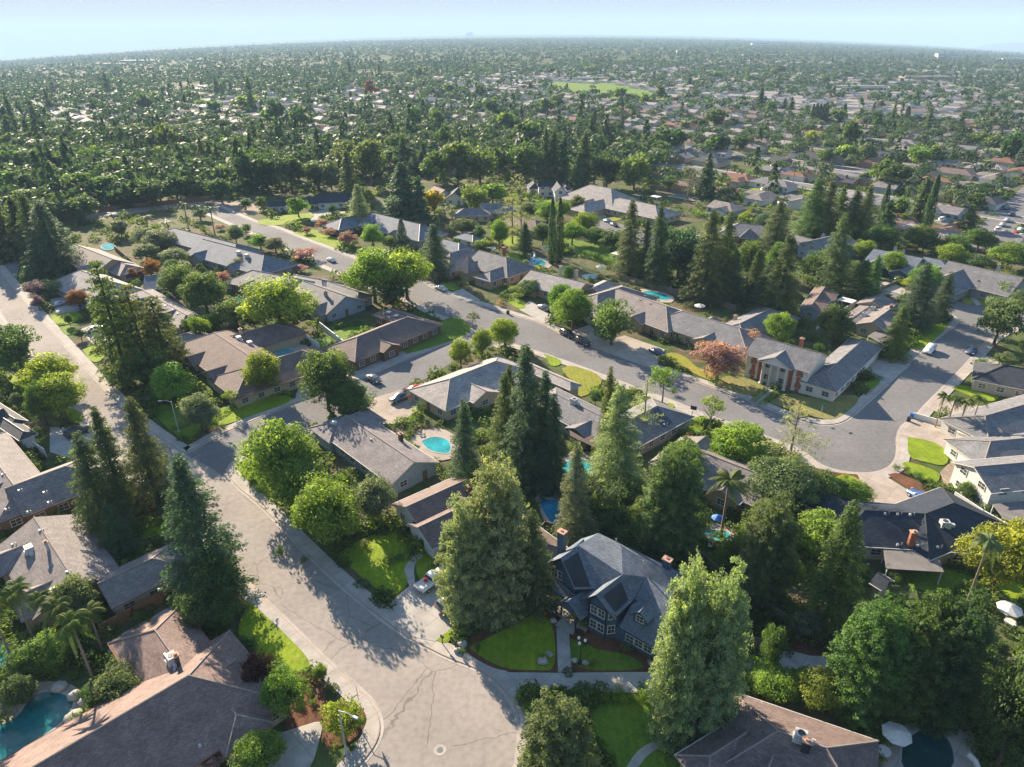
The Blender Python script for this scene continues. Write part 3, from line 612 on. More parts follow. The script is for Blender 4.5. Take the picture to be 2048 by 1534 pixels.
def make_house(label, short, wings, roof, wall, trim='trim_white', ze=2.75, pitch=0.42, snap=True, windows=True, chims=(), vents=(), acs=(), garage=(), solar=(), door=True, group=None, skylights=(), wmax=7.6, cross=True):
    th0 = None; frames = []
    for i, wg in enumerate(wings):
        p1, p2, e = wg[0], wg[1], wg[2]; ends = wg[3] if len(wg) > 3 else 'gg'; z_ = wg[4] if len(wg) > 4 else ze; pt = wg[5] if len(wg) > 5 else pitch
        F = wing_frame(p1, p2, e, z_, pt, th0 if snap else None, wmax)
        if th0 is None: th0 = F['th']
        frames.append((F, ends))
    F0 = frames[0][0]
    if cross and F0['L'] > 11 and len(frames) < 4:      # a gabled bay breaks the long street front
        fn0 = F0['v'] if F0['v'].dot(-F0['c']) > 0 else -F0['v']
        for k_, off in enumerate((-.27, .3) if F0['L'] > 17 else (.22 if len(label) % 2 else -.24,)):
            w2 = 2.9 + .35 * ((len(label) + k_) % 3); L2 = F0['w'] + 1.3
            frames.append((dict(c=F0['c'] + F0['u'] * (F0['L'] * off) + fn0 * (L2 / 2), u=fn0, v=Vector((-fn0.y, fn0.x)), L=L2, w=w2, zr=F0['ze'] + (F0['zr'] - F0['ze']) / F0['w'] * w2 + .04, ze=F0['ze'] + .04, th=math.atan2(fn0.y, fn0.x), side=1), 'gg'))
    c0 = frames[0][0]['c'].copy(); root = empty('house', (c0.x, c0.y, 0), label=label, cat='house', group=group)
    rb, wb, cb, ub2 = MB(), MB(), MB(), MB(); foot = []
    for i, (F, en) in enumerate(frames):
        x1, x2 = roof_solid(rb, F, en[0], en[1], c0, k=-0.012 * i); wall_solid(wb, F, en[0], en[1], x1, x2, c0, 0.5 + 0.011 * i, 0.01 * i); foot.append((F, x1, x2))
        ridge_caps(cb, F, en[0], en[1], c0); gutters(ub2, F, en[0], en[1], x1, x2, c0)
        BLOCK.append([tuple(F['c'] + F['u'] * x + F['v'] * y) for x, y in ((x1, -F['w']), (x2, -F['w']), (x2, F['w']), (x1, F['w']))])
    ro = rb.build('roof', [M['roof_' + roof], M[trim]], root); roof_uv(ro.data); cb.build('ridge_cap', M['ridge'] if roof not in ('dark', 'navy', 'blue') else M['metal_dark'], ro); ub2.build('gutter', M[trim], ro)
    wo_ = wb.build('wall', M['walltint'], root); wo_.color = (*WALLC[wall], 1)
    def inother(q, me):
        for F, x1, x2 in foot:
            if F is me: continue
            r = q - F['c']; x = r.dot(F['u']); y = r.dot(F['v'])
            if x1 + 0.4 < x < x2 - 0.4 and abs(y) < F['w'] - 0.4: return True
        return False
    nwin = 0
    if windows:
        for F, x1, x2 in foot:
            wallsegs = [(-1, 0), (1, 0), (0, -1), (0, 1)]
            for sx, sy in wallsegs:
                nrm = F['u'] * sx + F['v'] * sy; 
                if sy: ln = x2 - x1 - 1.0; cen = F['c'] + F['u'] * ((x1 + x2) / 2) + F['v'] * (sy * (F['w'] - 0.5))
                else: ln = 2 * F['w'] - 1.0; cen = F['c'] + F['u'] * ((x2 - 0.5) if sx > 0 else (x1 + 0.5))
                if nrm.dot(-cen) <= 0: continue
                tn = Vector((-nrm.y, nrm.x)); k_ = int(ln // 3.4)
                for s_ in range(k_):
                    off = (s_ + 0.5) / k_ * ln - ln / 2; q = cen + tn * off
                    if inother(q + nrm * 0.3, F) or nwin >= 16: continue
                    rz = math.atan2(nrm.y, nrm.x)
                    for zc in ([1.5] if F['ze'] < 4.5 else [1.5, 4.3]):
                        if door and nwin == 1 and zc == 1.5:
                            d_ = MB(); d_.box((q.x - c0.x + nrm.x * .02, q.y - c0.y + nrm.y * .02, 1.05), (0.08, 1.0, 2.1), 0, rz); dd = d_.build('door', M['trim_brown'], root)
                            h_ = MB(); hp = q + nrm * 0.09 + tn * 0.38; h_.box((hp.x - c0.x, hp.y - c0.y, 1.0), (0.06, 0.05, 0.12)); h_.build('handle', M['metal'], dd)
                        else: window_parts(root, (q.x - c0.x, q.y - c0.y, zc), rz, 1.5, 1.15)
                        nwin += 1
    def roof_z(q):
        best = 0
        for F, x1, x2 in foot:
            r = q - F['c']; x = r.dot(F['u']); y = abs(r.dot(F['v'])); L = F['L'] / 2
            if x1 <= x <= x2 and y <= F['w']:
                dd = max(y, max(0, abs(x) - L)); best = max(best, F['zr'] - (F['zr'] - F['ze']) / F['w'] * dd)
        return best
    def on_roof(p):
        z = 3.8
        for _ in range(10): q = at(*p, z).xy; zz = roof_z(q) or frames[0][0]['ze']; z = z * .5 + zz * .5
        return q, z
    for i, ch in enumerate(chims):
        p, hgt = ch[0], ch[1]; mt = ch[2] if len(ch) > 2 else 'brick'; sz = ch[3] if len(ch) > 3 else 0.9
        q, z = on_roof(p); r = q - c0; b = MB(); b.box((r.x, r.y, (z + hgt) / 2), (sz, sz * .75, z + hgt), 0, th0)
        cm = M[mt] if mt in M else M['walltint']; co_ = b.build('chimney', cm, root)
        if mt not in M: co_.color = (*WALLC[mt], 1)
        b = MB(); b.box((r.x, r.y, z + hgt + 0.06), (sz + .25, sz * .75 + .25, 0.14), 0, th0); b.box((r.x, r.y, z + hgt + 0.25), (0.35, 0.35, 0.25), 0, th0); b.build('chimney_cap', M['flue'], co_)
    for p in vents:
        q, z = on_roof(p); r = q - c0; b = MB(); b.box((r.x, r.y, z + 0.1), (0.4, 0.35, 0.3), 0, th0, 0.7); b.tube([(r.x + .6, r.y, z - .1), (r.x + .6, r.y, z + .45)], 0.06, 6); b.build('roof_vent', M['metal'], root)
    for p in acs:
        q, z = on_roof(p); r = q - c0; b = MB(); b.box((r.x, r.y, z + 0.5), (1.3, 1.1, 0.95), 0, th0, 0.94); b.box((r.x + .0, r.y, z + 0.0), (1.5, 1.3, 0.2), 0, th0); b.box((r.x + math.cos(th0) * 1.0, r.y + math.sin(th0) * 1.0, z + 0.25), (0.9, 0.5, 0.45), 0, th0); a_ = b.build('air_conditioner', M['metal'], root)
        b = MB(); b.tube([(r.x, r.y, z + .97), (r.x, r.y, z + 1.02)], 0.38, 12); b.build('fan_grille', M['metal_dark'], a_)
    for p in skylights:
        q, z = on_roof(p); r = q - c0; b = MB(); b.box((r.x, r.y, z + 0.12), (1.1, 1.1, 0.25), 0, th0); s_ = b.build('skylight', M['trim_white'], root)
        b = MB(); b.blob((r.x, r.y, z + 0.26), (0.48, 0.48, 0.2), 1, nu=12, rough=0); b.build('dome', M['light_glass'], s_, smooth=True)
    for pts, zoff in solar:
        vs = []
        for p in pts: q, z = on_roof(p); vs.append((q.x - c0.x, q.y - c0.y, z + zoff))
        b = MB(); n_ = len(vs); b.add(vs + [(x, y, z - .06) for x, y, z in vs], [tuple(range(n_)), tuple(range(2 * n_ - 1, n_ - 1, -1))] + [(i, (i + 1) % n_, n_ + (i + 1) % n_, n_ + i) for i in range(n_)]); b.build('solar_panel', M['solar'], root)
    for g_ in garage:
        # garage door: pixel of its foot on the ground and how many
        q = at(g_[0], g_[1], 0.0).xy; best = None
        for F, x1, x2 in foot:
            for sx, sy in ((-1, 0), (1, 0), (0, -1), (0, 1)):
                nrm = F['u'] * sx + F['v'] * sy
                if nrm.dot(-q) <= 0 : continue
                cen = F['c'] + F['u'] * ((x2 - .5) if sx > 0 else (x1 + .5) if sx < 0 else 0) + F['v'] * (sy * (F['w'] - .5)); r = q - cen; dist = abs(r.dot(nrm))
                if best is None or dist < best[0]: best = (dist, q - nrm * r.dot(nrm), nrm)
        dist, q, nrm = best; rz = math.atan2(nrm.y, nrm.x); wd = g_[2] if len(g_) > 2 else 4.8
        b = MB(); r = q - c0 + nrm * 0.05; b.box((r.x, r.y, 1.1), (0.12, wd, 2.2), 0, rz)
        for k in range(3): b.box((r.x + nrm.x * .07, r.y + nrm.y * .07, 0.55 * (k + 1)), (0.04, wd, 0.05), 0, rz)
        b.build('garage_door', M['trim_white'], root)
    px, py = proj((c0.x, c0.y, 3)); HOUSES.append((short, px, py, root)); return root, frames, on_roof
# ---------------------------------------------------------------- the blue two-storey house
def blue_house():
    th = R(-39.0); O = at(1178, 1262, 0).xy; U = Vector((math.cos(th), math.sin(th))); V = Vector((-U.y, U.x))
    root = empty('house', (O.x, O.y, 0), label='dark blue two-storey gabled house with white-framed windows at the end of the paved front walk', cat='house')
    def uvp(px, py, z): q = at(px, py, z).xy - O; return (q.x, q.y, z)
    def L(u, v, z): q = U * u + V * v; return (q.x, q.y, z)
    def to_uv(p): q = Vector((p[0], p[1])); return q.dot(U), q.dot(V)
    rb, wb = MB(), MB()
    def slopes(name_pts, t=0.2):
        """roof planes given by their corners; every plane gets thickness"""
        for f in name_pts:
            n_ = len(f); b2 = [(x, y, z - t) for x, y, z in f]
            a = sum(f[i][0] * f[(i + 1) % n_][1] - f[(i + 1) % n_][0] * f[i][1] for i in range(n_))
            if a < 0: f = f[::-1]; b2 = b2[::-1]
            rb.add(f + b2, [tuple(range(n_))], 0); rb.add(f + b2, [tuple(range(2 * n_ - 1, n_ - 1, -1))] + [(i, n_ + i, n_ + (i + 1) % n_, (i + 1) % n_) for i in range(n_)], 1)
    a = uvp(1120.6, 1116, 9.0); b = uvp(1197, 1066, 9.0); c = uvp(1243, 1091, 9.0); d = uvp(1245, 1149, 8.2); e = uvp(1191, 1190, 7.5)
    mr = uvp(1326, 1140, 9.0); aL = uvp(1090, 1128, 6.2); aR = uvp(1149, 1179, 5.6); f_ = uvp(1189, 1178, 5.7); bL = uvp(1160, 1200, 5.2); bR = uvp(1228, 1238, 5.2)
    wl = uvp(1293, 1154, 7.4); wr = uvp(1362, 1194, 7.4); eL = uvp(1238, 1254, 2.75); eR = uvp(1372, 1332, 2.75)
    ub, vb = to_uv(b); umr, vmr = to_uv(mr)
    backL = L(ub - 3.4, vb + 1.0, 5.6); backR = L(umr + .5, vb + 4.2, 5.0); backM = L(ub, vb + 4.2, 5.0)
    val = uvp(1266, 1201, 5.3)
    mm = uvp(1157, 1091, 9.0)  # added ridge point: the roof fold from it imitates a cast shadow's edge
    slopes([[a, mm, f_, aR], [a, aL, backL, b], [mm, b, c, d, f_], [d, e, bL, f_], [d, c, mr, wl], [e, d, wl, val, bR], [wl, wr, eR, eL, val], [b, backM, backR, mr, c], [wl, mr, backR, L(to_uv(wr)[0] + .4, to_uv(wr)[1] + 4, 5.0), wr], [b, backL, backM]])
    # porch roof below the left gable, entry gable
    slopes([[uvp(1087, 1150, 3.9), uvp(1099, 1144, 4.4), uvp(1150, 1190, 4.4), uvp(1136, 1199, 2.8), uvp(1086, 1173, 2.8)]])
    ea = uvp(1134, 1203, 4.7); ee = uvp(1181, 1172, 4.7); el = uvp(1108, 1212, 2.75); er = uvp(1161, 1242, 2.75)
    eu, ev = to_uv(ee); au, av = to_uv(ea)
    slopes([[ea, ee, L(eu - 2.2, ev, 2.9), el], [ea, er, L(eu + 2.0, ev, 2.9), ee]])
    # dormer on the right wing: its sill stands on the slope, its ridge runs back into it
    W1, E1, E2 = Vector(wl), Vector(eL), Vector(eR); pn = (E2 - E1).cross(W1 - E1).normalized()
    def slope_pt(px, py):
        d0 = at(px, py, 10.0) - Vector((O.x, O.y, 0)); d1 = at(px, py, 0.0) - Vector((O.x, O.y, 0)); r = d1 - d0; k = (E1 - d0).dot(pn) / r.dot(pn); return d0 + r * k
    sill = slope_pt(1279, 1249); ax = sill + Vector((0, 0, 2.5)); Uv, Vv = Vector((U.x, U.y, 0)), Vector((V.x, V.y, 0))
    front_o = ax - Vv * .45; dl_ = front_o - Uv * 1.35 - Vector((0, 0, 1.25)); dr_ = front_o + Uv * 1.35 - Vector((0, 0, 1.25)); slope_k = abs((W1 - E1).z / max(.1, (W1 - E1).dot(Vv)))
    de = ax + Vv * (2.5 / slope_k + .3); lb = dl_ + Vv * (1.5 / slope_k + .6); rb_ = dr_ + Vv * (1.5 / slope_k + .6)
    slopes([[tuple(front_o), tuple(de), tuple(lb), tuple(dl_)], [tuple(front_o), tuple(dr_), tuple(rb_), tuple(de)]], 0.14)
    ro = rb.build('roof', [M['roof_blue'], M['trim_dark']], root); roof_uv(ro.data)
    # walls: main blocks in the house's own axes
    def block(u0, u1, v0, v1, z0, z1): 
        q = U * ((u0 + u1) / 2) + V * ((v0 + v1) / 2); wb.box((q.x, q.y, (z0 + z1) / 2), (u1 - u0, v1 - v0, z1 - z0), 0, th)
    block(-8.3, 3.0, 2.3, 10.5, 0, 5.0); block(3.0, 12.4, 1.0, 10.2, 0, 2.72); block(3.0, 9.0, 6.0, 11.0, 2.72, 6.0)
    # front of the left gable and the wall under it
    ga, gl, gr = Vector(a), Vector(aL), Vector(aR); ins = Vector((*(V * 0.7), 0)); dn = Vector((0, 0, -0.35))
    A1, L1, R1 = ga + ins + dn * 1.3, gl + ins + dn * 1.2 + Vector((*(U * .5), 0)), gr + ins + dn * 1.2 - Vector((*(U * .4), 0))
    back = Vector((*(V * 5.0), 0))
    def hull(front, dep):
        n_ = len(front); vs = [tuple(p) for p in front] + [tuple(p + dep) for p in front]
        wb.add(vs, [tuple(range(n_)), tuple(range(2 * n_ - 1, n_ - 1, -1))] + [(i, n_ + i, n_ + (i + 1) % n_, (i + 1) % n_) for i in range(n_)])
    lo = lambda p, z: Vector((p.x, p.y, z))
    hull([A1, L1, lo(L1, 3.0), lo(R1, 3.0), R1], back)
    # bay with the angled side
    bz = 5.0; P = [Vector(L(-0.1, 0.0, 0)), Vector(L(2.4, 0.0, 0)), Vector(L(3.5, 1.2, 0)), Vector(L(3.5, 4, 0)), Vector(L(-0.1, 4, 0))]
    wb.prism([(p.x, p.y) for p in P], 0.0, bz)
    ba = Vector(e) + Vector((*(V * 0.75), -0.45)); q1 = Vector(L(-0.15, to_uv(ba)[1], 5.0)); q2 = Vector(L(2.7, to_uv(ba)[1], 5.0)); hull([ba, q1, q2], Vector((*(V * 3), 0)))
    hull([Vector(ea) + Vector((*(V * .5), -.3)), Vector(el) + Vector((*(V * .5 + U * .4), 0)), Vector(er) + Vector((*(V * .5 - U * .4), 0))], Vector((*(V * .15), 0)))
    hull([ax - Vector((0, 0, .25)), ax - Uv * 1.0 - Vector((0, 0, 1.15)), sill - Uv * 1.0 - Vector((0, 0, .15)), sill + Uv * 1.0 - Vector((0, 0, .15)), ax + Uv * 1.0 - Vector((0, 0, 1.15))], Vv * 2.0)
    wo_ = wb.build('wall', M['walltint'], root); wo_.color = (*WALLC['blue'], 1)
    front = th - math.pi / 2
    def win(u, v, z, w_=1.0, h_=1.35, rz=front): window_parts(root, L(u, v, z), rz, w_, h_)
    for k in range(3): win(-6.9 + k * 1.15, to_uv(A1)[1] - 0.0, 5.3 - 0.0, 1.0, 1.3)
    for z in (1.75, 4.25):
        win(0.6, 0.0, z); win(1.75, 0.0, z); p = (Vector(L(2.95, .6, z))); window_parts(root, tuple(p), front + math.atan2(1.2, 1.1) , 0.95, 1.35)
    for k in range(3): win(5.6 + k * 1.3, 1.0, 1.45, 1.15, 1.15)
    win(sill.xy.dot(U), sill.xy.dot(V), sill.z + 1.0, 1.0, 1.0)
    # dark band boards of the bay, porch floor, posts, rail
    b = MB()
    q = L(1.15, -0.05, 3.05); b.box(q, (2.7, 0.08, 0.12), 0, th); q = L(1.15, -0.05, 4.98); b.box(q, (2.7, 0.08, 0.16), 0, th); b.box(L(7.6, .96, 2.4), (9.2, .08, .12), 0, th); b.box(L(-.1, -.03, 2.5), (.14, .1, 5), 0, th); b.box(L(2.4, -.03, 2.5), (.14, .1, 5), 0, th); b.box(L(3.5, 1.2, 2.5), (.12, .12, 5), 0, th)
    b.build('trim', M['trim_dark'], root)
    b = MB(); b.box(L(-4.4, 0.9, 0.12), (8.4, 2.8, 0.24), 0, th); b.box(L(-2.7, -1.2, 0.1), (2.8, 1.8, 0.2), 0, th); b.build('porch_floor', M['concrete'], root)
    for u, v in ((-8.2, -.2), (-6.2, -.2), (-4.4, -.2), (-4.3, -1.5), (-1.2, -1.5)):
        b = MB(); b.box(L(u, v, 1.5), (0.16, 0.16, 2.6), 0, th); b.build('porch_post', M['trim_dark'], root)
    for u0, u1, v in ((-8.2, -4.4, -.2), (-1.2, -.1, -1.5)):
        b = MB(); m_ = (u0 + u1) / 2
        for z in (.4, 1.0): b.box(L(m_, v, z), (u1 - u0, .07, .08), 0, th)
        k = u0 + .2
        while k < u1: b.box(L(k, v, .7), (.04, .04, .6), 0, th); k += .22
        b.build('railing', M['trim_dark'], root)
    b = MB(); b.box(L(-2.8, 2.25, 1.3), (1.0, .08, 2.1), 0, th); d_ = b.build('door', M['trim_brown'], root); b = MB(); b.box(L(-2.45, 2.18, 1.2), (.05, .06, .14), 0, th); b.build('handle', M['metal'], d_)
    for (px, py, zt, zb) in ((1124, 1064, 9.6, 0.0), (1335, 1119, 9.0, 0.0)):
        q = uvp(px, py, zt); b = MB(); b.box((q[0], q[1], (zt + zb) / 2), (1.0, 0.8, zt - zb), 0, th); c_ = b.build('chimney', M['walltint'], root); c_.color = (*WALLC['blue'], 1)
        b = MB(); b.box((q[0], q[1], zt + .07), (1.3, 1.05, .16), 0, th); b.build('chimney_cap', M['flue'], c_); b = MB(); b.box((q[0], q[1], zt + .2), (.35, .3, .12), 0, th); b.build('flue', M['trim_red'], c_)
    for px, py in ((1232, 1084), (1286, 1128)):
        q = uvp(px, py, 8.9); b = MB(); b.tube([(q[0], q[1], 8.0), (q[0], q[1], 9.5)], .07, 6); b.build('vent_pipe', M['metal'], root)
    b = MB(); b.box(L(5.9, 9.4, 5.5), (.1, .1, 5), 0, th); b.build('downpipe', M['metal'], root)
    BLOCK.append([tuple(O + U * u + V * v) for u, v in ((-9, -2), (12, -.5), (12, 13), (-9, 13))])
    HOUSES.append(('the dark blue two-storey house', 1230, 1180, root))
blue_house()
HL = [
 dict(label='large mauve shingled house with a long ridge and turret-like hip beside the lower left kerb', short='the large mauve roofed house', roof='mauve', wall='cream', trim='trim_red', wmax=11, cross=False, wings=[((310,1260),(378,1354),(450,1322),'hh'),((378,1352),(40,1548),(440,1497),'hh',2.75,.5),((452,1396),(470,1432),(545,1440),'hh'),((432,1338),(470,1328),(500,1384),'hg')], vents=[(350,1340),(400,1492),(330,1310)], acs=[(345,1322)], chims=[((357,1330),1.6,'metal_dark',.6)]),
 dict(label='brown grey gabled house with rooftop cooler beside the orange board fence', short="the rooftop cooler house", roof='tan', wall='cream', trim='trim_brown', wings=[((68,1034),(152,1166),(205,1090),'gg',2.75,.38),((194,1166),(306,1119),(315,1172),'gh',2.75,.38),((95,1135),(75,1165),(110,1160),'gg',2.75,.4)], acs=[(60,1103)], chims=[((97,1100),1.4,'metal',.5)], vents=[(72,1040),(80,1062),(25,1090),(134,1145),(318,1180)], skylights=[(110,1180)]),
 dict(label='dark brown gabled house with small roof vents left of the tall dark conifers', short='the dark house by the tall conifers', roof='tan', wall='brown', trim='trim_brown', wings=[((-40,880),(33,978),(95,965),'hh',2.75,.4),((40,985),(105,925),(120,1005),'gh',2.75,.38)], vents=[(38,982),(5,950),(88,986),(97,1006),(12,1020),(55,1025)]),
 dict(label='very dark blue roofed house at the left edge below two round street trees', short="the very dark roofed house", roof='dark', wall='white', trim='trim_white', wings=[((-60,780),(30,838),(88,880),'hh',2.75,.4),((-10,828),(50,862),(95,885),'hh',2.75,.4)], garage=[(95,905)]),
 dict(label='lilac grey gabled house with pale blue end wall beside the turquoise pool', short='the lilac grey gabled house', roof='lilac', wall='paleblue', trim='trim_white', wmax=11, cross=False, wings=[((690,830),(829,924),(779,968),'gg',2.75,.40),((668,838),(720,830),(760,845),'hh',2.75,.34)], vents=[(672,850),(742,880)], chims=[((802,882),1.6,'metal_dark',.8)], skylights=[(668,846)]),
 dict(label='low brown gabled house with white gable ends behind the bright front lawn', short="the low brown gabled house", roof='brown', wall='white', wings=[((812,1014),(936,958),(850,1064),'gg',2.75,.40),((848,1062),(905,1010),(893,1085),'gh',2.75,.42),((985,1010),(1095,1085),(1062,1118),'hh',2.75,.38)], chims=[((940,985),1.3,'brick',.9)]),
 dict(label='brown hip roofed corner house with a clipped hedge and kinked pool', short='the brown corner house', roof='brown', wall='cream', trim='trim_brown', wings=[((428,665),(502,714),(424,760),'hh',2.75,.42),((500,735),(600,700),(560,768),'hh',2.75,.36),((470,672),(545,646),(560,682),'hh',2.75,.34)], acs=[(478,680),(500,690)], chims=[((482,668),1.2,'cream',.8)], garage=[(600,765)]),
 dict(label='long brown hip roofed house with paired skylights beside the side street', short="the long skylight house", roof='brown', wall='brown', trim='trim_brown', wings=[((714,674),(815,634),(768,700),'hh',2.75,.38),((785,616),(842,640),(858,668),'hh',2.75,.38)], skylights=[(778,625),(793,632)], garage=[(740,715),(775,702)]),
 dict(label='pale roofed house behind the tallest dark redwoods, beside the side street', short="the pale redwood-shaded house", roof='light', wall='cream', wings=[((900,758),(992,722),(930,806),'hh',2.75,.36),((1066,716),(1118,770),(1150,785),'hh',2.75,.38)], garage=[(880,800)]),
 dict(label='grey house with a flat brown patio cover and black solar panels', short='the grey solar panelled house', roof='grey', wall='grey', wings=[((1112,788),(1230,846),(1194,880),'hh',2.75,.34),((1262,838),(1314,812),(1336,862),'hh',2.75,.36)], solar=[([(1300,826),(1316,816),(1345,845),(1328,855)],.1)], vents=[(1328,850),(1180,842)], acs=[(1148,806)]),
 dict(label='brown grey long roofed house behind the slender fruiting palm', short="the slender palm house", roof='tan', wall='tan', trim='trim_white', wings=[((1388,898),(1522,950),(1455,990),'hh',2.75,.36),((1386,892),(1413,872),(1446,915),'gg',2.75,.38)], acs=[(1440,968)], vents=[(1425,930),(1470,955)]),
 dict(label='navy roofed house with brick chimney and pale patio cover beside the back lawn', short='the navy roofed house', roof='navy', wall='cream', trim='trim_white', snap=False, wmax=11, wings=[((1730,1021),(1852,1028),(1810,1098),'hh',2.75,.36),((1850,1028),(1908,1006),(1945,1085),'hh',2.75,.36),((1652,984),(1712,1022),(1690,1062),'hh',2.75,.34)], chims=[((1820,1090),2.4,'brick',.8)], acs=[(1888,1052)], vents=[(1770,1028),(1795,1029),(1820,1030),(1795,1090),(1835,1092),(1875,1095)]),
 dict(label='white two-storey house with grey shingled roofs behind a long white fence', short='the white two-storey house', roof='grey', wall='white', wings=[((1948,934),(2050,925),(2000,985),'gh',4.6,.36),((1990,888),(2080,868),(2040,930),'hh',2.9,.36)]),
 dict(label='pale grey roofed house with white carport beside the four young palms', short="the four palms house", roof='grey', wall='white', wings=[((1970,832),(2080,800),(2010,878),'hh',2.9,.34),((1950,842),(2010,858),(1980,872),'hh',2.9,.3)], garage=[(1985,885)]),
 dict(label='dark grey hip roofed house beside the concrete wall near the right edge', short="the dark hip roofed house", roof='dark', wall='grey', wings=[((2010,730),(2090,745),(2050,780),'hh')]),
 dict(label='grey house with yellow garage wing left of the columned house', short='the yellow walled grey house', roof='grey', wall='cream', trim='trim_brown', wings=[((1366,622),(1478,656),(1365,668),'hh',2.75,.38),((1412,632),(1396,658),(1360,680),'hh',2.75,.38),((1490,650),(1530,615),(1534,672),'hh',2.75,.38)], chims=[((1470,640),1.2,'cream',.8)], garage=[(1325,665)]),
 dict(label='grey roofed house with white ridge vents behind the curved pool', short="the curved pool house", roof='tan', wall='tan', wings=[((1235,578),(1332,612),(1285,648),'hh',2.75,.36),((1200,590),(1240,572),(1245,620),'hh',2.75,.34)], vents=[(1290,592),(1280,600),(1300,608)], garage=[(1180,640)]),
 dict(label='wide low grey roofed house beside the small backyard pool', short='the wide low grey house', roof='light', wall='tan', wings=[((1062,540),(1172,566),(1085,580),'gg',2.75,.36),((1175,572),(1225,566),(1190,600),'gh',2.75,.34)], chims=[((1122,541),1.4,'white',1.0),((1152,550),1.4,'white',1.0)]),
 dict(label='grey brown gabled house with a steep square turret above the parked silver car', short="the steep turret house", roof='grey', wall='tan', trim='trim_white', wings=[((958,500),(1012,514),(958,540),'gh',2.75,.46),((895,504),(935,500),(900,545),'hh',2.75,.36),((1013,522),(1000,545),(1050,540),'hh',2.75,.4)], chims=[((1008,504),1.6,'brick',1.0)]),
 dict(label='dark slate roofed house facing the upper street near the red flowering shrubs', short='the dark slate roofed house', roof='blue', wall='grey', wings=[((405,478),(528,510),(405,528),'gh',2.75,.42),((350,455),(470,488),(400,500),'hh',2.75,.4)], acs=[(478,508),(494,514)]),
 dict(label='grey house with long gable beside the leftmost tall conifers', short="the leftmost conifers' house", roof='tan', wall='tan', wings=[((148,488),(225,518),(145,530),'gg',2.75,.42),((225,520),(255,528),(232,548),'gh',2.75,.34)]),
 dict(label='pale grey pyramid roofed house behind the lilac flowering shrub', short='the pale pyramid roofed house', roof='light', wall='paleblue', wings=[((160,540),(212,560),(128,588),'hh',2.75,.46),((185,575),(210,590),(175,605),'hh',2.75,.4)]),
 dict(label='pale brown hip roofed house between the broad bright tree and the upper street', short="the pale brown hipped house", roof='light', wall='brown', trim='trim_brown', wings=[((505,540),(590,556),(500,576),'hh',2.75,.4),((590,548),(640,560),(600,575),'hh',2.75,.34)]),
 dict(label='grey blue gabled house with white end wall below the two round street trees', short='the white ended gabled house', roof='grey', wall='paleblue', wings=[((606,562),(692,592),(662,632),'gg',2.75,.42),((640,556),(715,584),(725,606),'hh',2.75,.38)], chims=[((652,592),1.4,'grey',.9)]),
 dict(label='dark blue hip roofed house with a pale left slope behind the tall pine', short='the dark blue hip roofed house', roof='blue', wall='grey', wings=[((745,425),(840,448),(790,482),'hh',2.75,.44),((680,436),(748,424),(700,455),'hh',2.75,.4)]),
 dict(label='long grey gabled house facing the small lawn with a forked path', short='the long grey gabled house', roof='grey', wall='grey', trim='trim_white', wmax=9.5, wings=[((1897,522),(2048,556),(2000,590),'gg',2.9,.5),((1893,560),(1922,532),(1950,572),'gg',2.9,.5),((1960,562),(1976,550),(1990,572),'gg',2.9,.5),((2010,575),(2022,563),(2032,590),'gg',2.9,.45)], chims=[((1996,538),1.4,'white',.8)]),
 dict(label='dark roofed house with garage and parked black suv at the end of the side street', short="the black suv house", roof='blue', wall='blue', trim='trim_white', wings=[((1748,497),(1846,516),(1800,542),'gg',2.75,.36),((1795,538),(1850,516),(1830,545),'gg',2.75,.36),((1850,512),(1880,520),(1862,530),'gh',2.75,.34)], chims=[((1790,500),1.2,'white',.9),((1806,506),1.0,'white',.8)], garage=[(1803,560,3.0)]),
 dict(label='slate blue house with a tall lean-to roof and white chimney among the redwoods', short='the slate blue lean-to house', roof='grey', wall='paleblue', wings=[((1582,468),(1636,482),(1600,492),'gg',2.75,.4),((1634,483),(1682,464),(1660,500),'gg',4.6,.34)], chims=[((1645,478),1.8,'paleblue',1.0)]),
 dict(label='tan gabled house with rooftop coolers right of the round dark tree', short='the tan gabled house', roof='tan', wall='cream', trim='trim_white', wings=[((1745,644),(1796,607),(1786,655),'gg',2.9,.36),((1742,602),(1768,589),(1790,608),'gg',2.9,.34),((1700,640),(1745,608),(1710,655),'gg',2.7,.12)], acs=[(1745,620),(1728,632)], chims=[((1782,616),.8,'metal_dark',.7)]),
 dict(label='small brown house at the foot of the tall redwoods', short='the small brown house', roof='brown', wall='paleblue', wings=[((1622,612),(1650,574),(1667,592),'gh',2.75,.4)], windows=True),
 dict(label='navy and white house front with dark shutters behind the semicircular drive', short="the semicircular drive house", roof='navy', wall='white', wings=[((632,389),(690,386),(660,406),'gg',2.75,.45),((612,395),(632,392),(615,410),'gg',2.75,.4),((690,389),(708,388),(695,402),'gg',2.75,.4),((540,400),(568,404),(545,414),'gg',2.75,.4)], snap=True),
 dict(label='white two-storey house with arched window and steep navy gables', short="the arched window house", roof='navy', wall='white', wings=[((1075,360),(1118,359),(1072,374),'gh',4.9,.5),((1112,374),(1122,362),(1130,378),'gg',4.6,.7),((1058,362),(1076,366),(1060,384),'gh',2.9,.6),((1118,366),(1142,372),(1150,386),'hh',2.8,.4)]),
 dict(label='big light brown hip roofed house with two garage doors near the parked blue car', short="the big light brown house", roof='light', wall='cream', trim='trim_white', wmax=11, wings=[((1180,369),(1222,377),(1175,408),'hh',2.75,.5),((1236,396),(1312,410),(1245,424),'hh',2.75,.36),((1205,392),(1190,410),(1215,415),'hh',2.75,.4)], chims=[((1188,369),1.2,'grey',.9),((1208,372),1.8,'grey',1.0)], garage=[(1182,420),(1200,424)]),
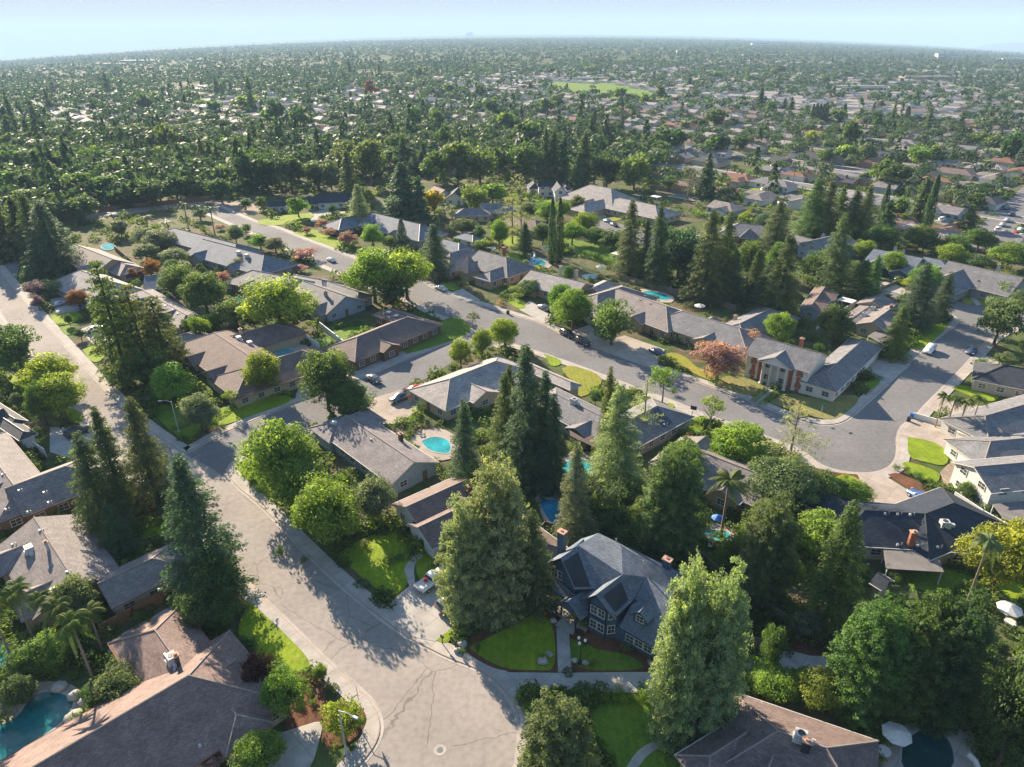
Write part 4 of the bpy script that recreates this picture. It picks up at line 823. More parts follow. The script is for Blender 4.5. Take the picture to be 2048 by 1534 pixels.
 dict(label='grey ranch house behind the feathery palm clump', short="the grey ranch house", roof='grey', wall='cream', wings=[((960,407),(1010,406),(975,426),'gh'),((930,415),(958,418),(935,432),'hh')]),
 dict(label='small half-timbered house with a navy gable left of the bright rounded trees', short='the small half-timbered house', roof='navy', wall='white', trim='trim_brown', wings=[((908,385),(922,370),(938,386),'gg',2.9,.6),((920,370),(945,374),(940,388),'gh',2.9,.5)]),
 dict(label='small brown gabled house behind the yellow flowering tree', short='the small brown gabled house', roof='mauve', wall='white', trim='trim_brown', wings=[((868,372),(890,380),(885,398),'gg',2.9,.5)]),
 dict(label='grey shingled house with a small pyramid tower beside the bright hedge', short="the pyramid tower house", roof='grey', wall='brown', trim='trim_white', wings=[((1480,446),(1520,450),(1500,475),'hh'),((1498,457),(1500,458),(1514,472),'hh',3.0,1.0)]),
 dict(label='brown tiled house on the inner street behind the tall narrow pines', short="the brown tiled house", roof='brown', wall='tan', wings=[((1030,432),(1070,440),(1035,455),'hh')]),
 dict(label='dark blue small garage with a grey front between the garden trees', short='the small dark garden garage', roof='blue', wall='paleblue', wings=[((288,552),(320,549),(345,575),'gh',2.5,.35)]),
 dict(label='long grey roofed house mostly behind the three pale tiered conifers', short="the hidden long house", roof='lilac', wall='grey', wings=[((285,580),(372,630),(345,648),'hh',2.75,.34),((330,680),(372,665),(380,700),'hh',2.75,.34)], vents=[(330,612),(345,620),(355,628)]),
 dict(label='brown hip roofed house with pale ridge lines at the lower right edge of the cul-de-sac', short="the bottom right brown house", roof='brown', wall='cream', trim='trim_white', ze=2.75, snap=False, wmax=11, wings=[((1556,1462),(1652,1496),(1598,1428),'hh',2.75,.42),((1420,1512),(1530,1442),(1440,1455),'hh',2.75,.4),((1560,1475),(1520,1580),(1460,1550),'hh',2.7,.4)], chims=[((1610,1500),1.4,'metal_dark',.8)], acs=[(1600,1478)]),
 dict(label='house with grey patio roof under trees right of the top blue pool', short="the patio roofed house", roof='blue', wall='white', wings=[((888,478),(918,486),(892,500),'gh'),((928,466),(946,470),(930,480),'hh')]),
 dict(label='small tan hip roofed house beside the leaning tall cypress', short="the small tan hipped house", roof='light', wall='tan', wings=[((1820,446),(1838,450),(1830,462),'hh'),((1870,456),(1900,462),(1890,480),'hh')]),
 dict(label='grey roofed house with light garden dome beyond the pool slide pool', short='the small arched garden house owner', roof='navy', wall='cream', wings=[((1755,1145),(1780,1160),(1800,1180),'gg',3.0,.6)], windows=False),
]
HL[-1].update(label='small cream garden house with a round window and navy roof', short='the small cream garden house')
H_OBJ = {}
for h in HL: H_OBJ[h['short']] = make_house(**h)
# the columned house
root, fr, onr = make_house('white columned two-storey brick house with grey roof behind the dry corner lawn', 'the white columned house', [((1514,672),(1645,707),(1503,712),'gg',5.6,.42),((1652,745),(1726,680),(1752,708),'hh',2.9,.42),((1668,716),(1640,760),(1620,765),'hh',2.9,.42)], 'grey', 'white', cross=False, windows=True, chims=[((1602,690),1.6,'brick',.8)])
c0 = Vector(root.location).xy; F = fr[0][0]
fn = F['v'] if F['v'].dot(-c0) > 0 else -F['v']
for k in range(4):
    q = F['u'] * (-2.6 + 1.75 * k) + fn * (F['w'] + 0.6); b = MB(); b.tube([(q.x, q.y, 0.1), (q.x, q.y, 5.3)], .26, 10); b.box((q.x, q.y, .15), (.8, .8, .3)); b.box((q.x, q.y, 5.4), (.8, .8, .3)); b.build('column', M['trim_white'], root)
PF = dict(c=F['c'] + fn * (F['w'] + 1.5 - 4.0), u=fn, v=Vector((-fn.y, fn.x)), L=8.0, w=3.9, zr=7.5, ze=5.62, th=math.atan2(fn.y, fn.x))
b = MB(); roof_solid(b, PF, 'g', 'g', c0, k=.03); po = b.build('pediment_roof', [M['roof_grey'], M['trim_white']], root); roof_uv(po.data)
q0 = fn * (F['w'] + 1.2); s1 = PF['v'] * 3.5; b = MB(); tri = [(*(q0 - s1), 5.35), (*(q0 + s1), 5.35), (*q0, 7.2)]; tri2 = [(x - fn.x * .25, y - fn.y * .25, z) for x, y, z in tri]; b.add(tri + tri2, [(0, 1, 2), (5, 4, 3), (0, 3, 4, 1), (1, 4, 5, 2), (2, 5, 3, 0)]); b.build('pediment', M['white_wall'], root)
for k in (-5.2, -3.6, 3.4, 5.2):
    q = F['u'] * k + fn * (F['w'] - .44); b = MB(); b.box((q.x, q.y, 2.7), (.9, .12, 5.3), 0, F['th']); b.build('brick_panel', M['brick'], root)
# the turret, patio covers and awnings that belong to houses
def child_of(short): return [h for h in HOUSES if h[0] == short][0][3]
def steep(short, px, py, half, ztop, ze, roof, wall):
    rt = child_of(short); q = at(px, py, ztop).xy - Vector(rt.location).xy; b = MB(); th = R(-48); b.box((q.x, q.y, ze / 2), (2 * half - .8, 2 * half - .8, ze), 0, th); o = b.build('turret', M['walltint'], rt); o.color = (*WALLC[wall], 1)
    b = MB(); vs = [(q.x + math.cos(th + R(45 + 90 * k)) * half * 1.41, q.y + math.sin(th + R(45 + 90 * k)) * half * 1.41, ze) for k in range(4)] + [(q.x, q.y, ztop)]; b.add(vs, [(0, 1, 4), (1, 2, 4), (2, 3, 4), (3, 0, 4), (3, 2, 1, 0)]); r = b.build('turret_roof', [M['roof_' + roof]], o); roof_uv(r.data)
steep("the steep turret house", 937, 508, 2.8, 8.4, 3.0, 'grey', 'tan')
def cover(short, pts, z, mat, name='patio_cover', posts=True):
    rt = child_of(short); o = Vector(rt.location).xy; P_ = [at(x, y, z).xy - o for x, y in pts]; b = MB(); b.prism([(p.x, p.y) for p in P_], z - .12, z); c = b.build(name, M[mat], rt)
    if posts:
        for p in P_[:4]:
            q = MB(); ctr = sum(P_, Vector((0, 0))) / len(P_); pp = p + (ctr - p) * .06; q.box((pp.x, pp.y, (z - .12) / 2), (.14, .14, z - .12)); q.build('post', M['trim_white'], c)
cover('the grey solar panelled house', [(1138, 842), (1150, 834), (1196, 866), (1192, 896), (1140, 871)], 2.9, 'roof_brown')
cover('the navy roofed house', [(1767, 1098), (1874, 1106), (1888, 1144), (1772, 1137)], 2.6, 'roof_light')
cover("the four palms house", [(1916, 848), (1992, 866), (1984, 888), (1914, 864)], 2.4, 'trim_white', 'carport')
cover('the tan gabled house', [(1735, 672), (1762, 655), (1800, 676), (1776, 694)], 2.5, 'roof_light')
cover('the white two-storey house', [(1985, 1008), (2070, 1000), (2080, 1050), (2010, 1040)], 3.2, 'roof_light')
# ---------------------------------------------------------------- foliage meshes
def leaf_mesh(name, P, N, S, tone, mat, aspect=0.55, tan=None, seed=0):
    """one small quad per spray of leaves: P centres, N facing, S size"""
    g_ = np.random.default_rng(seed); n_ = len(P); N = N / np.maximum(1e-6, np.linalg.norm(N, axis=1))[:, None]
    if tan is None: tan = g_.normal(size=(n_, 3))
    A = tan - N * np.sum(tan * N, axis=1)[:, None]; A /= np.maximum(1e-6, np.linalg.norm(A, axis=1))[:, None]; B = np.cross(N, A)
    A = A * (S * .5)[:, None]; B = B * (S * .5 * aspect)[:, None]
    k = g_.uniform(.5, 1.0, (n_, 1))
    V = np.stack([P - A, P - B * k + A * .1, P + A, P + B - A * .1], axis=1).reshape(-1, 3).astype(np.float32)
    me = bpy.data.meshes.new(name); me.vertices.add(n_ * 4); me.vertices.foreach_set('co', V.ravel())
    me.loops.add(n_ * 4); me.loops.foreach_set('vertex_index', np.arange(n_ * 4, dtype=np.int32))
    me.polygons.add(n_); me.polygons.foreach_set('loop_start', np.arange(0, n_ * 4, 4, dtype=np.int32)); me.polygons.foreach_set('loop_total', np.full(n_, 4, dtype=np.int32))
    at_ = me.attributes.new('tone', 'FLOAT', 'FACE'); at_.data.foreach_set('value', np.clip(tone, 0, 1).astype(np.float32))
    me.materials.append(mat); me.update(calc_edges=True); return me
def unit(g_, n_):
    v = g_.normal(size=(n_, 3)); return v / np.linalg.norm(v, axis=1)[:, None]
def conifer_pts(g_, h, Rr, nb, lpb, base=.08, p=.85, droop=.25, tiers=0, leaf=.45, irr=.3, columns=((0, 0, 1.0),), core=0, egg=0):
    Ps, Ns, Ts, Ss, Tn = [], [], [], [], []
    if core:
        for cx_, cy_, hs in columns:
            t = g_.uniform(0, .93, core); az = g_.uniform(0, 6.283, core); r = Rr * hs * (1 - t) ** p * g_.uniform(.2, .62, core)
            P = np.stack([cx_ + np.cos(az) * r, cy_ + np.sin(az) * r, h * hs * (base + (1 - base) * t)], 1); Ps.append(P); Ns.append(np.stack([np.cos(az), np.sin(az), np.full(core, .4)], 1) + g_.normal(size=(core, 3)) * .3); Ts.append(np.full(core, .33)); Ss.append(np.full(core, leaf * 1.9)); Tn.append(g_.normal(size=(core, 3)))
    for cx_, cy_, hs in columns:
        for i in range(nb):
            t = g_.uniform(0, 1) ** 1.15
            if tiers: t = (math.floor(t * tiers) + g_.normal() * .10) / tiers; t = min(max(t, 0), 1)
            z = h * hs * (base + (1 - base) * t); az = g_.uniform(0, 2 * math.pi)
            lob = 1 + irr * math.sin(az * 2 + z * .7 + cx_) * .5 + g_.uniform(-irr, irr)
            r = Rr * hs * (max(.03, (1 - t)) ** p if not egg else math.sqrt(max(.02, 1 - t * t)) * (.72 + .28 * min(1, t * 3))) * lob + .25
            n_ = max(4, int(lpb * (r / Rr) ** 1.1)); s = g_.uniform(.12, 1, n_) ** .6
            d = np.array([math.cos(az), math.sin(az), 0]); sd_ = np.array([-d[1], d[0], 0])
            lat = g_.normal(size=n_) * .17 * r * (1.15 - s) + g_.normal(size=n_) * .16
            P = np.outer(s * r, d) + np.outer(lat, sd_); P[:, 2] = z - droop * r * s ** 1.6 + g_.normal(size=n_) * .14 + .1 * r * s; P[:, 0] += cx_; P[:, 1] += cy_
            N = g_.normal(size=(n_, 3)) * .55 + np.array([0, 0, .75]) + d * .6
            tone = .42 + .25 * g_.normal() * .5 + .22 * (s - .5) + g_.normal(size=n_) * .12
            Ps.append(P); Ns.append(N); Ts.append(tone); Ss.append(leaf * g_.uniform(.6, 1.25, n_)); Tn.append(np.tile(d - np.array([0, 0, droop]), (n_, 1)) + g_.normal(size=(n_, 3)) * .5)
    return map(np.concatenate, (Ps, Ns, Ss, Ts, Tn))
def broad_pts(g_, h, Rr, lumps, per, leaf=.5, base=.28, flat=1.0, lump_r=.34, open_=0.0):
    Ps, Ns, Ts, Ss = [], [], [], []
    cz = h * (base + (1 - base) / 2); rz = h * (1 - base) / 2
    for i in range(lumps):
        d = unit(g_, 1)[0]; d[2] = abs(d[2]) * 1.1 - .35 if i % 3 else d[2]; d /= np.linalg.norm(d)
        q = g_.uniform(.42, .86); lr = Rr * lump_r * g_.uniform(.5, 1.35)
        c = np.array([d[0] * Rr * q * g_.uniform(.85, 1.1), d[1] * Rr * q * g_.uniform(.85, 1.1), cz + d[2] * rz * q])
        n_ = int(per * g_.uniform(.7, 1.3)); u = unit(g_, n_); rr = g_.uniform(.72, 1.08, n_)
        P = c + u * (lr * rr)[:, None] * np.array([1, 1, .82 * flat]); 
        N = u * .9 + g_.normal(size=(n_, 3)) * .55 + np.array([0, 0, .25])
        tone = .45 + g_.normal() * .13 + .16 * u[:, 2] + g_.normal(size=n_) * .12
        Ps.append(P); Ns.append(N); Ts.append(tone); Ss.append(leaf * g_.uniform(.6, 1.3, n_))
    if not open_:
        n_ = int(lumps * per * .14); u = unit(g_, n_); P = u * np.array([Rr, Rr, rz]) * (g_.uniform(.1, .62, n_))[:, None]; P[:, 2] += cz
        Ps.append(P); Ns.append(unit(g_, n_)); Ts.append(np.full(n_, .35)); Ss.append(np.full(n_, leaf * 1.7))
    return map(np.concatenate, (Ps, Ns, Ss, Ts))
def trunk_mesh(name, h, r0, top, limbs, seed, mat, spread=2.5, limb_z=(.25, .6)):
    rs = random.Random(seed); b = MB(); pts = [(0, 0, -.1)]; x = y = 0
    for k in range(1, 6): x += rs.uniform(-.08, .08) * r0 * 4; y += rs.uniform(-.08, .08) * r0 * 4; pts.append((x, y, h * top * k / 5))
    b.tube(pts, [r0 * 1.25, r0, r0 * .85, r0 * .65, r0 * .45, r0 * .15], 7)
    for i in range(limbs):
        z = h * rs.uniform(*limb_z); a = rs.uniform(0, 6.28); l = spread * rs.uniform(.6, 1); 
        b.tube([(0, 0, z), (math.cos(a) * l * .45, math.sin(a) * l * .45, z + l * .35), (math.cos(a) * l, math.sin(a) * l, z + l * .85)], [r0 * .42, r0 * .28, r0 * .08], 5)
    return b.mesh(name, [mat])
FM = M['foliage']; TK = {}
def reg(kind, i, crown, trunk, h, r): TK.setdefault(kind, []).append((crown, trunk, h, r))
for i in range(4):
    g_ = np.random.default_rng(100 + i)
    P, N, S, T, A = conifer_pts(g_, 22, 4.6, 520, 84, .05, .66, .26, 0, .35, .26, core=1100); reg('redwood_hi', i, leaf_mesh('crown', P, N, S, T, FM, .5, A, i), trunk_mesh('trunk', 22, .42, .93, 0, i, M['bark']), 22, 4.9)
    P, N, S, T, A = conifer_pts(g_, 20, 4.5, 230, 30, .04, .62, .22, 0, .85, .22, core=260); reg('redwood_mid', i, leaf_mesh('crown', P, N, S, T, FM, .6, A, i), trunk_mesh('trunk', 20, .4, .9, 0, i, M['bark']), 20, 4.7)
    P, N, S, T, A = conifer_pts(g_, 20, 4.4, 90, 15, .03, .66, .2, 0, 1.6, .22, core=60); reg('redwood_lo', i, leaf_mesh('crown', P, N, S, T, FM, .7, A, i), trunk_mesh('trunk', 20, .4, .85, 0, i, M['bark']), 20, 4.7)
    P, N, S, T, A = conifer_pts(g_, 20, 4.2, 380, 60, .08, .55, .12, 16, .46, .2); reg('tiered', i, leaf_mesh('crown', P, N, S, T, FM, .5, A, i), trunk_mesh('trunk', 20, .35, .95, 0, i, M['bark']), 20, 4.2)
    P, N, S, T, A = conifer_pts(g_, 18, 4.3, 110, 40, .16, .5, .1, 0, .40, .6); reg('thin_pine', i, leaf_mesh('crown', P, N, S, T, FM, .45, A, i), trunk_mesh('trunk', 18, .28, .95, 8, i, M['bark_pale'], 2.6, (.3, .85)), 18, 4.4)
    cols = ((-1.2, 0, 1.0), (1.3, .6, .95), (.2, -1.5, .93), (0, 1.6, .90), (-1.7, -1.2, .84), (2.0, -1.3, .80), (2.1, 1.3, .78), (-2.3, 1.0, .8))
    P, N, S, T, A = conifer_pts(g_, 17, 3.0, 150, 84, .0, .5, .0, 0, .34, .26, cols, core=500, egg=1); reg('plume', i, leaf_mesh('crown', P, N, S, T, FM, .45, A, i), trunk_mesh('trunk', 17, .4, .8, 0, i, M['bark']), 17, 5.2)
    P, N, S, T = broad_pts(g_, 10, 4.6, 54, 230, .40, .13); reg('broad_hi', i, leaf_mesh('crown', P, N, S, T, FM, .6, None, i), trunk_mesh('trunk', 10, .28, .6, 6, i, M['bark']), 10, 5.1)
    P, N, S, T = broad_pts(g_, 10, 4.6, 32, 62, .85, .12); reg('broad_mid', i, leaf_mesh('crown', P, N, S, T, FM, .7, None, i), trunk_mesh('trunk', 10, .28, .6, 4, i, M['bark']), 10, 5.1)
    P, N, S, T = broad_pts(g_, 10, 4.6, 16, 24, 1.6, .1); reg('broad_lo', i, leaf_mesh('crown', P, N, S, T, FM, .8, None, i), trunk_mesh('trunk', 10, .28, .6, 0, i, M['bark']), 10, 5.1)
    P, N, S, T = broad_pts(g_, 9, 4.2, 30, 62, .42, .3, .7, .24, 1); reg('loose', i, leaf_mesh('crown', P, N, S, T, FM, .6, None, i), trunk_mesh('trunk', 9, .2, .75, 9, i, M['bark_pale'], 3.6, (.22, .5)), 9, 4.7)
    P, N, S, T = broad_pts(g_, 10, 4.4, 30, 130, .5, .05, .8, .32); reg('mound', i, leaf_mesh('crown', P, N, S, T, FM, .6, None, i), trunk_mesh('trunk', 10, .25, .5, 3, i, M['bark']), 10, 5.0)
    P, N, S, T = broad_pts(g_, 1.5, 1.0, 10, 60, .16, .0, 1.0, .5); reg('shrub', i, leaf_mesh('leaves', P, N, S, T, FM, .6, None, i), trunk_mesh('stem', 1.5, .05, .5, 3, i, M['bark'], .5), 1.5, 1.15)
    # cypress: a tall closed column
    n_ = 4200; u = g_.uniform(0, 1, n_); az = g_.uniform(0, 6.283, n_); rr = np.sin(np.clip(u, .0, 1) ** .55 * math.pi * .97 + .06) ** .6 * (1 + .10 * np.sin(az * 5 + u * 20))
    P = np.stack([np.cos(az) * rr, np.sin(az) * rr, u * 16 + .1], 1); N = np.stack([np.cos(az), np.sin(az), np.full(n_, .5)], 1) + g_.normal(size=(n_, 3)) * .4
    reg('cypress', i, leaf_mesh('crown', P, N, .38 * g_.uniform(.6, 1.3, n_), .42 + .12 * np.sin(az * 5 + u * 20) + g_.normal(size=n_) * .12, FM, .5, np.tile([0, 0, 1.0], (n_, 1)) + g_.normal(size=(n_, 3)) * .3, i), trunk_mesh('trunk', 16, .2, .8, 0, i, M['bark']), 16, 1.15)
def palm_parts(h, nf, fl, seed, feather=.55):
    rs = random.Random(seed); b = MB(); lean = rs.uniform(-.04, .04)
    pts = [(lean * h * (k / 6) ** 2 * 2, 0, h * k / 6 - .05) for k in range(7)]; b.tube(pts, [.26, .2, .18, .17, .16, .17, .2], 8); tx = pts[-1][0]
    fr = []
    for i in range(nf):
        a = 2 * math.pi * i / nf + rs.uniform(-.15, .15); up = rs.uniform(-.2, 1.1); q = MB(); prev = None; L_ = fl * rs.uniform(.85, 1.1)
        for s in range(11):
            t = s / 10; r = L_ * (t * math.cos(up * .7)); z = h + L_ * (t * math.sin(up) * .8 - t * t * (.55 + .25 * max(0, 1 - up)))
            p = Vector((tx + math.cos(a) * r, math.sin(a) * r, z))
            if prev is not None:
                d = (p - prev).normalized(); sd_ = Vector((-math.sin(a), math.cos(a), 0)); w_ = feather * math.sin(math.pi * min(1, t * .92 + .06)) + .05
                for sg in (-1, 1):
                    for hh in (0, .5):
                        o = prev + (p - prev) * hh; q.add([o, o + d * .13, o + sd_ * sg * w_ + d * (.35 * w_ + .1) - Vector((0, 0, w_ * .45)), o + sd_ * sg * w_ * .95 + d * (.3 * w_) - Vector((0, 0, w_ * .5))], [(0, 1, 2, 3)])
            prev = p
        fr.append(q)
    return b, fr
def tone_attr(me, seed=0, c=.5, s=.15):
    a = me.attributes.new('tone', 'FLOAT', 'FACE'); g_ = np.random.default_rng(seed); a.data.foreach_set('value', np.clip(c + g_.normal(size=len(me.polygons)) * s, 0, 1).astype(np.float32))
PALMS = []
for i in range(3):
    b, fr = palm_parts(9.0, 17, 3.0, 40 + i); tm = b.mesh('trunk', [M['bark_pale']]); fs = []
    for j, q in enumerate(fr):
        me = q.mesh('frond', [FM]); tone_attr(me, j, .5); fs.append(me)
    allf = MB()
    for q in fr: allf.add(q.v, q.f)
    am = allf.mesh('fronds', [FM]); tone_attr(am, i, .5); PALMS.append((tm, fs, am, 9.0, 3.0))
FOLC = dict(redwood=(.095, .15, .078), pale_pine=(.28, .34, .19), olive=(.13, .18, .085), dark=(.078, .14, .055), mid=(.115, .19, .058), bright=(.175, .275, .055), yellow=(.23, .31, .05), greygreen=(.17, .21, .145),
            pink=(.38, .22, .23), purple=(.20, .14, .24), rust=(.24, .12, .05), palm=(.10, .145, .035), gold=(.36, .27, .03), bluegreen=(.090, .155, .10), maroon=(.07, .028, .03), magenta=(.28, .03, .20), fern=(.125, .17, .06))
COLW = dict(redwood='dark green', pale_pine='pale olive', olive='olive', dark='dark green', mid='mid green', bright='bright green', yellow='yellow-green', greygreen='grey-green', pink='pink flowering', purple='lilac flowering', rust='rust coloured', palm='green', gold='golden yellow', bluegreen='blue-green', maroon='maroon leaved', magenta='magenta flowering', fern='pale fern green')
KW = dict(redwood='conifer', tiered='conifer with open tiers', thin_pine='thin open pine', plume='plumed conifer', broad='leafy tree', loose='open-branched tree', mound='rounded dense tree', shrub='shrub', cypress='narrow cypress', palm='palm')
NAME = dict(redwood='conifer_tree', tiered='conifer_tree', thin_pine='pine_tree', plume='conifer_tree', broad='leafy_tree', loose='leafy_tree', mound='leafy_tree', shrub='shrub', cypress='cypress_tree', palm='palm_tree')
CAT = dict(redwood='conifer', tiered='conifer', thin_pine='pine tree', plume='conifer', broad='tree', loose='tree', mound='tree', shrub='shrub', cypress='cypress', palm='palm tree')
FLOW = ('pink', 'purple', 'rust', 'gold', 'magenta', 'maroon')
PLANTS = []     # (obj, kind, col, px, py, toppx, height)
def pick_height(bx, by, ty):
    P = at(bx, by, 0)
    lo, hi = .3, 60.0
    for _ in range(30):
        z = (lo + hi) / 2; y = proj((P.x, P.y, P.z + z))[1]
        if y > ty: lo = z
        else: hi = z
    return P, lo
cnt = {}
def plant(kind, loc, h, r, col, detail=None, parts=True, keep=True):
    rr = random.random; px, py = proj((loc[0], loc[1], gz(loc[0], loc[1]))); d = math.hypot(loc[0], loc[1])
    jit = 1 + random.uniform(-.10, .10); c = tuple(min(1, x * jit * random.uniform(.95, 1.05)) for x in FOLC[col])
    if kind == 'palm':
        tm, fs, am, H0, R0 = PALMS[random.randrange(3)]; t = empty('palm_tree', (loc[0], loc[1], gz(loc[0], loc[1])), random.uniform(0, 6.28), cat='palm tree'); sc_ = (r / R0, r / R0, h / (H0 + .6)); t.scale = sc_
        link('trunk', tm, t)
        if d < 150:
            for m_ in fs: link('frond', m_, t).color = (*c, 1)
        else: link('crown', am, t).color = (*c, 1)
    else:
        key = kind
        if kind in ('redwood', 'broad'): key = kind + ('_hi' if d < 300 else '_mid' if d < 480 else '_lo')
        cr, tr, H0, R0 = TK[key][random.randrange(4)]
        t = empty(NAME[kind] if not (kind in ('broad', 'mound', 'loose') and col in FLOW) else 'flowering_tree', (loc[0], loc[1], gz(loc[0], loc[1])), random.uniform(0, 6.28), cat=CAT[kind], scale=(r / R0 * random.uniform(.88, 1.12), r / R0 * random.uniform(.88, 1.12), h / H0))
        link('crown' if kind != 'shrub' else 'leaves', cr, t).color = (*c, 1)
        if kind != 'shrub' and parts: link('trunk', tr, t)
        elif kind == 'shrub' and d < 110: link('stem', tr, t)
    if keep: PLANTS.append((t, kind, col, px, py, h, r))
    return t
def T(kind, bx, by, ty, wpx, col):
    lean = (bx - CX) * (by - ty) / (3590.0 - by)      # upright things lean outwards in the picture: the list gives where the crown shows
    if kind in ('redwood', 'plume') and bx > 1100: bx -= lean
    elif kind in ('broad', 'mound', 'loose') and (bx > 1100 or bx < 900): bx -= .5 * lean
    P, h = pick_height(bx, by, ty); yy = (by + ty) / 2; r = max(.3, wpx / 2 / (ppm(bx, by) * (1 + .0)) ); dep = -(CMI @ P).z; dep2 = -(CMI @ Vector((P.x, P.y, h * .5))).z; r *= dep2 / dep * dict(broad=1.14, mound=1.1, tiered=.82, plume=1.05).get(kind, 1.0)
    if kind == 'redwood' and 150 < P.y < 420: r *= 1.18
    return plant(kind, (P.x, P.y), h, r, col)
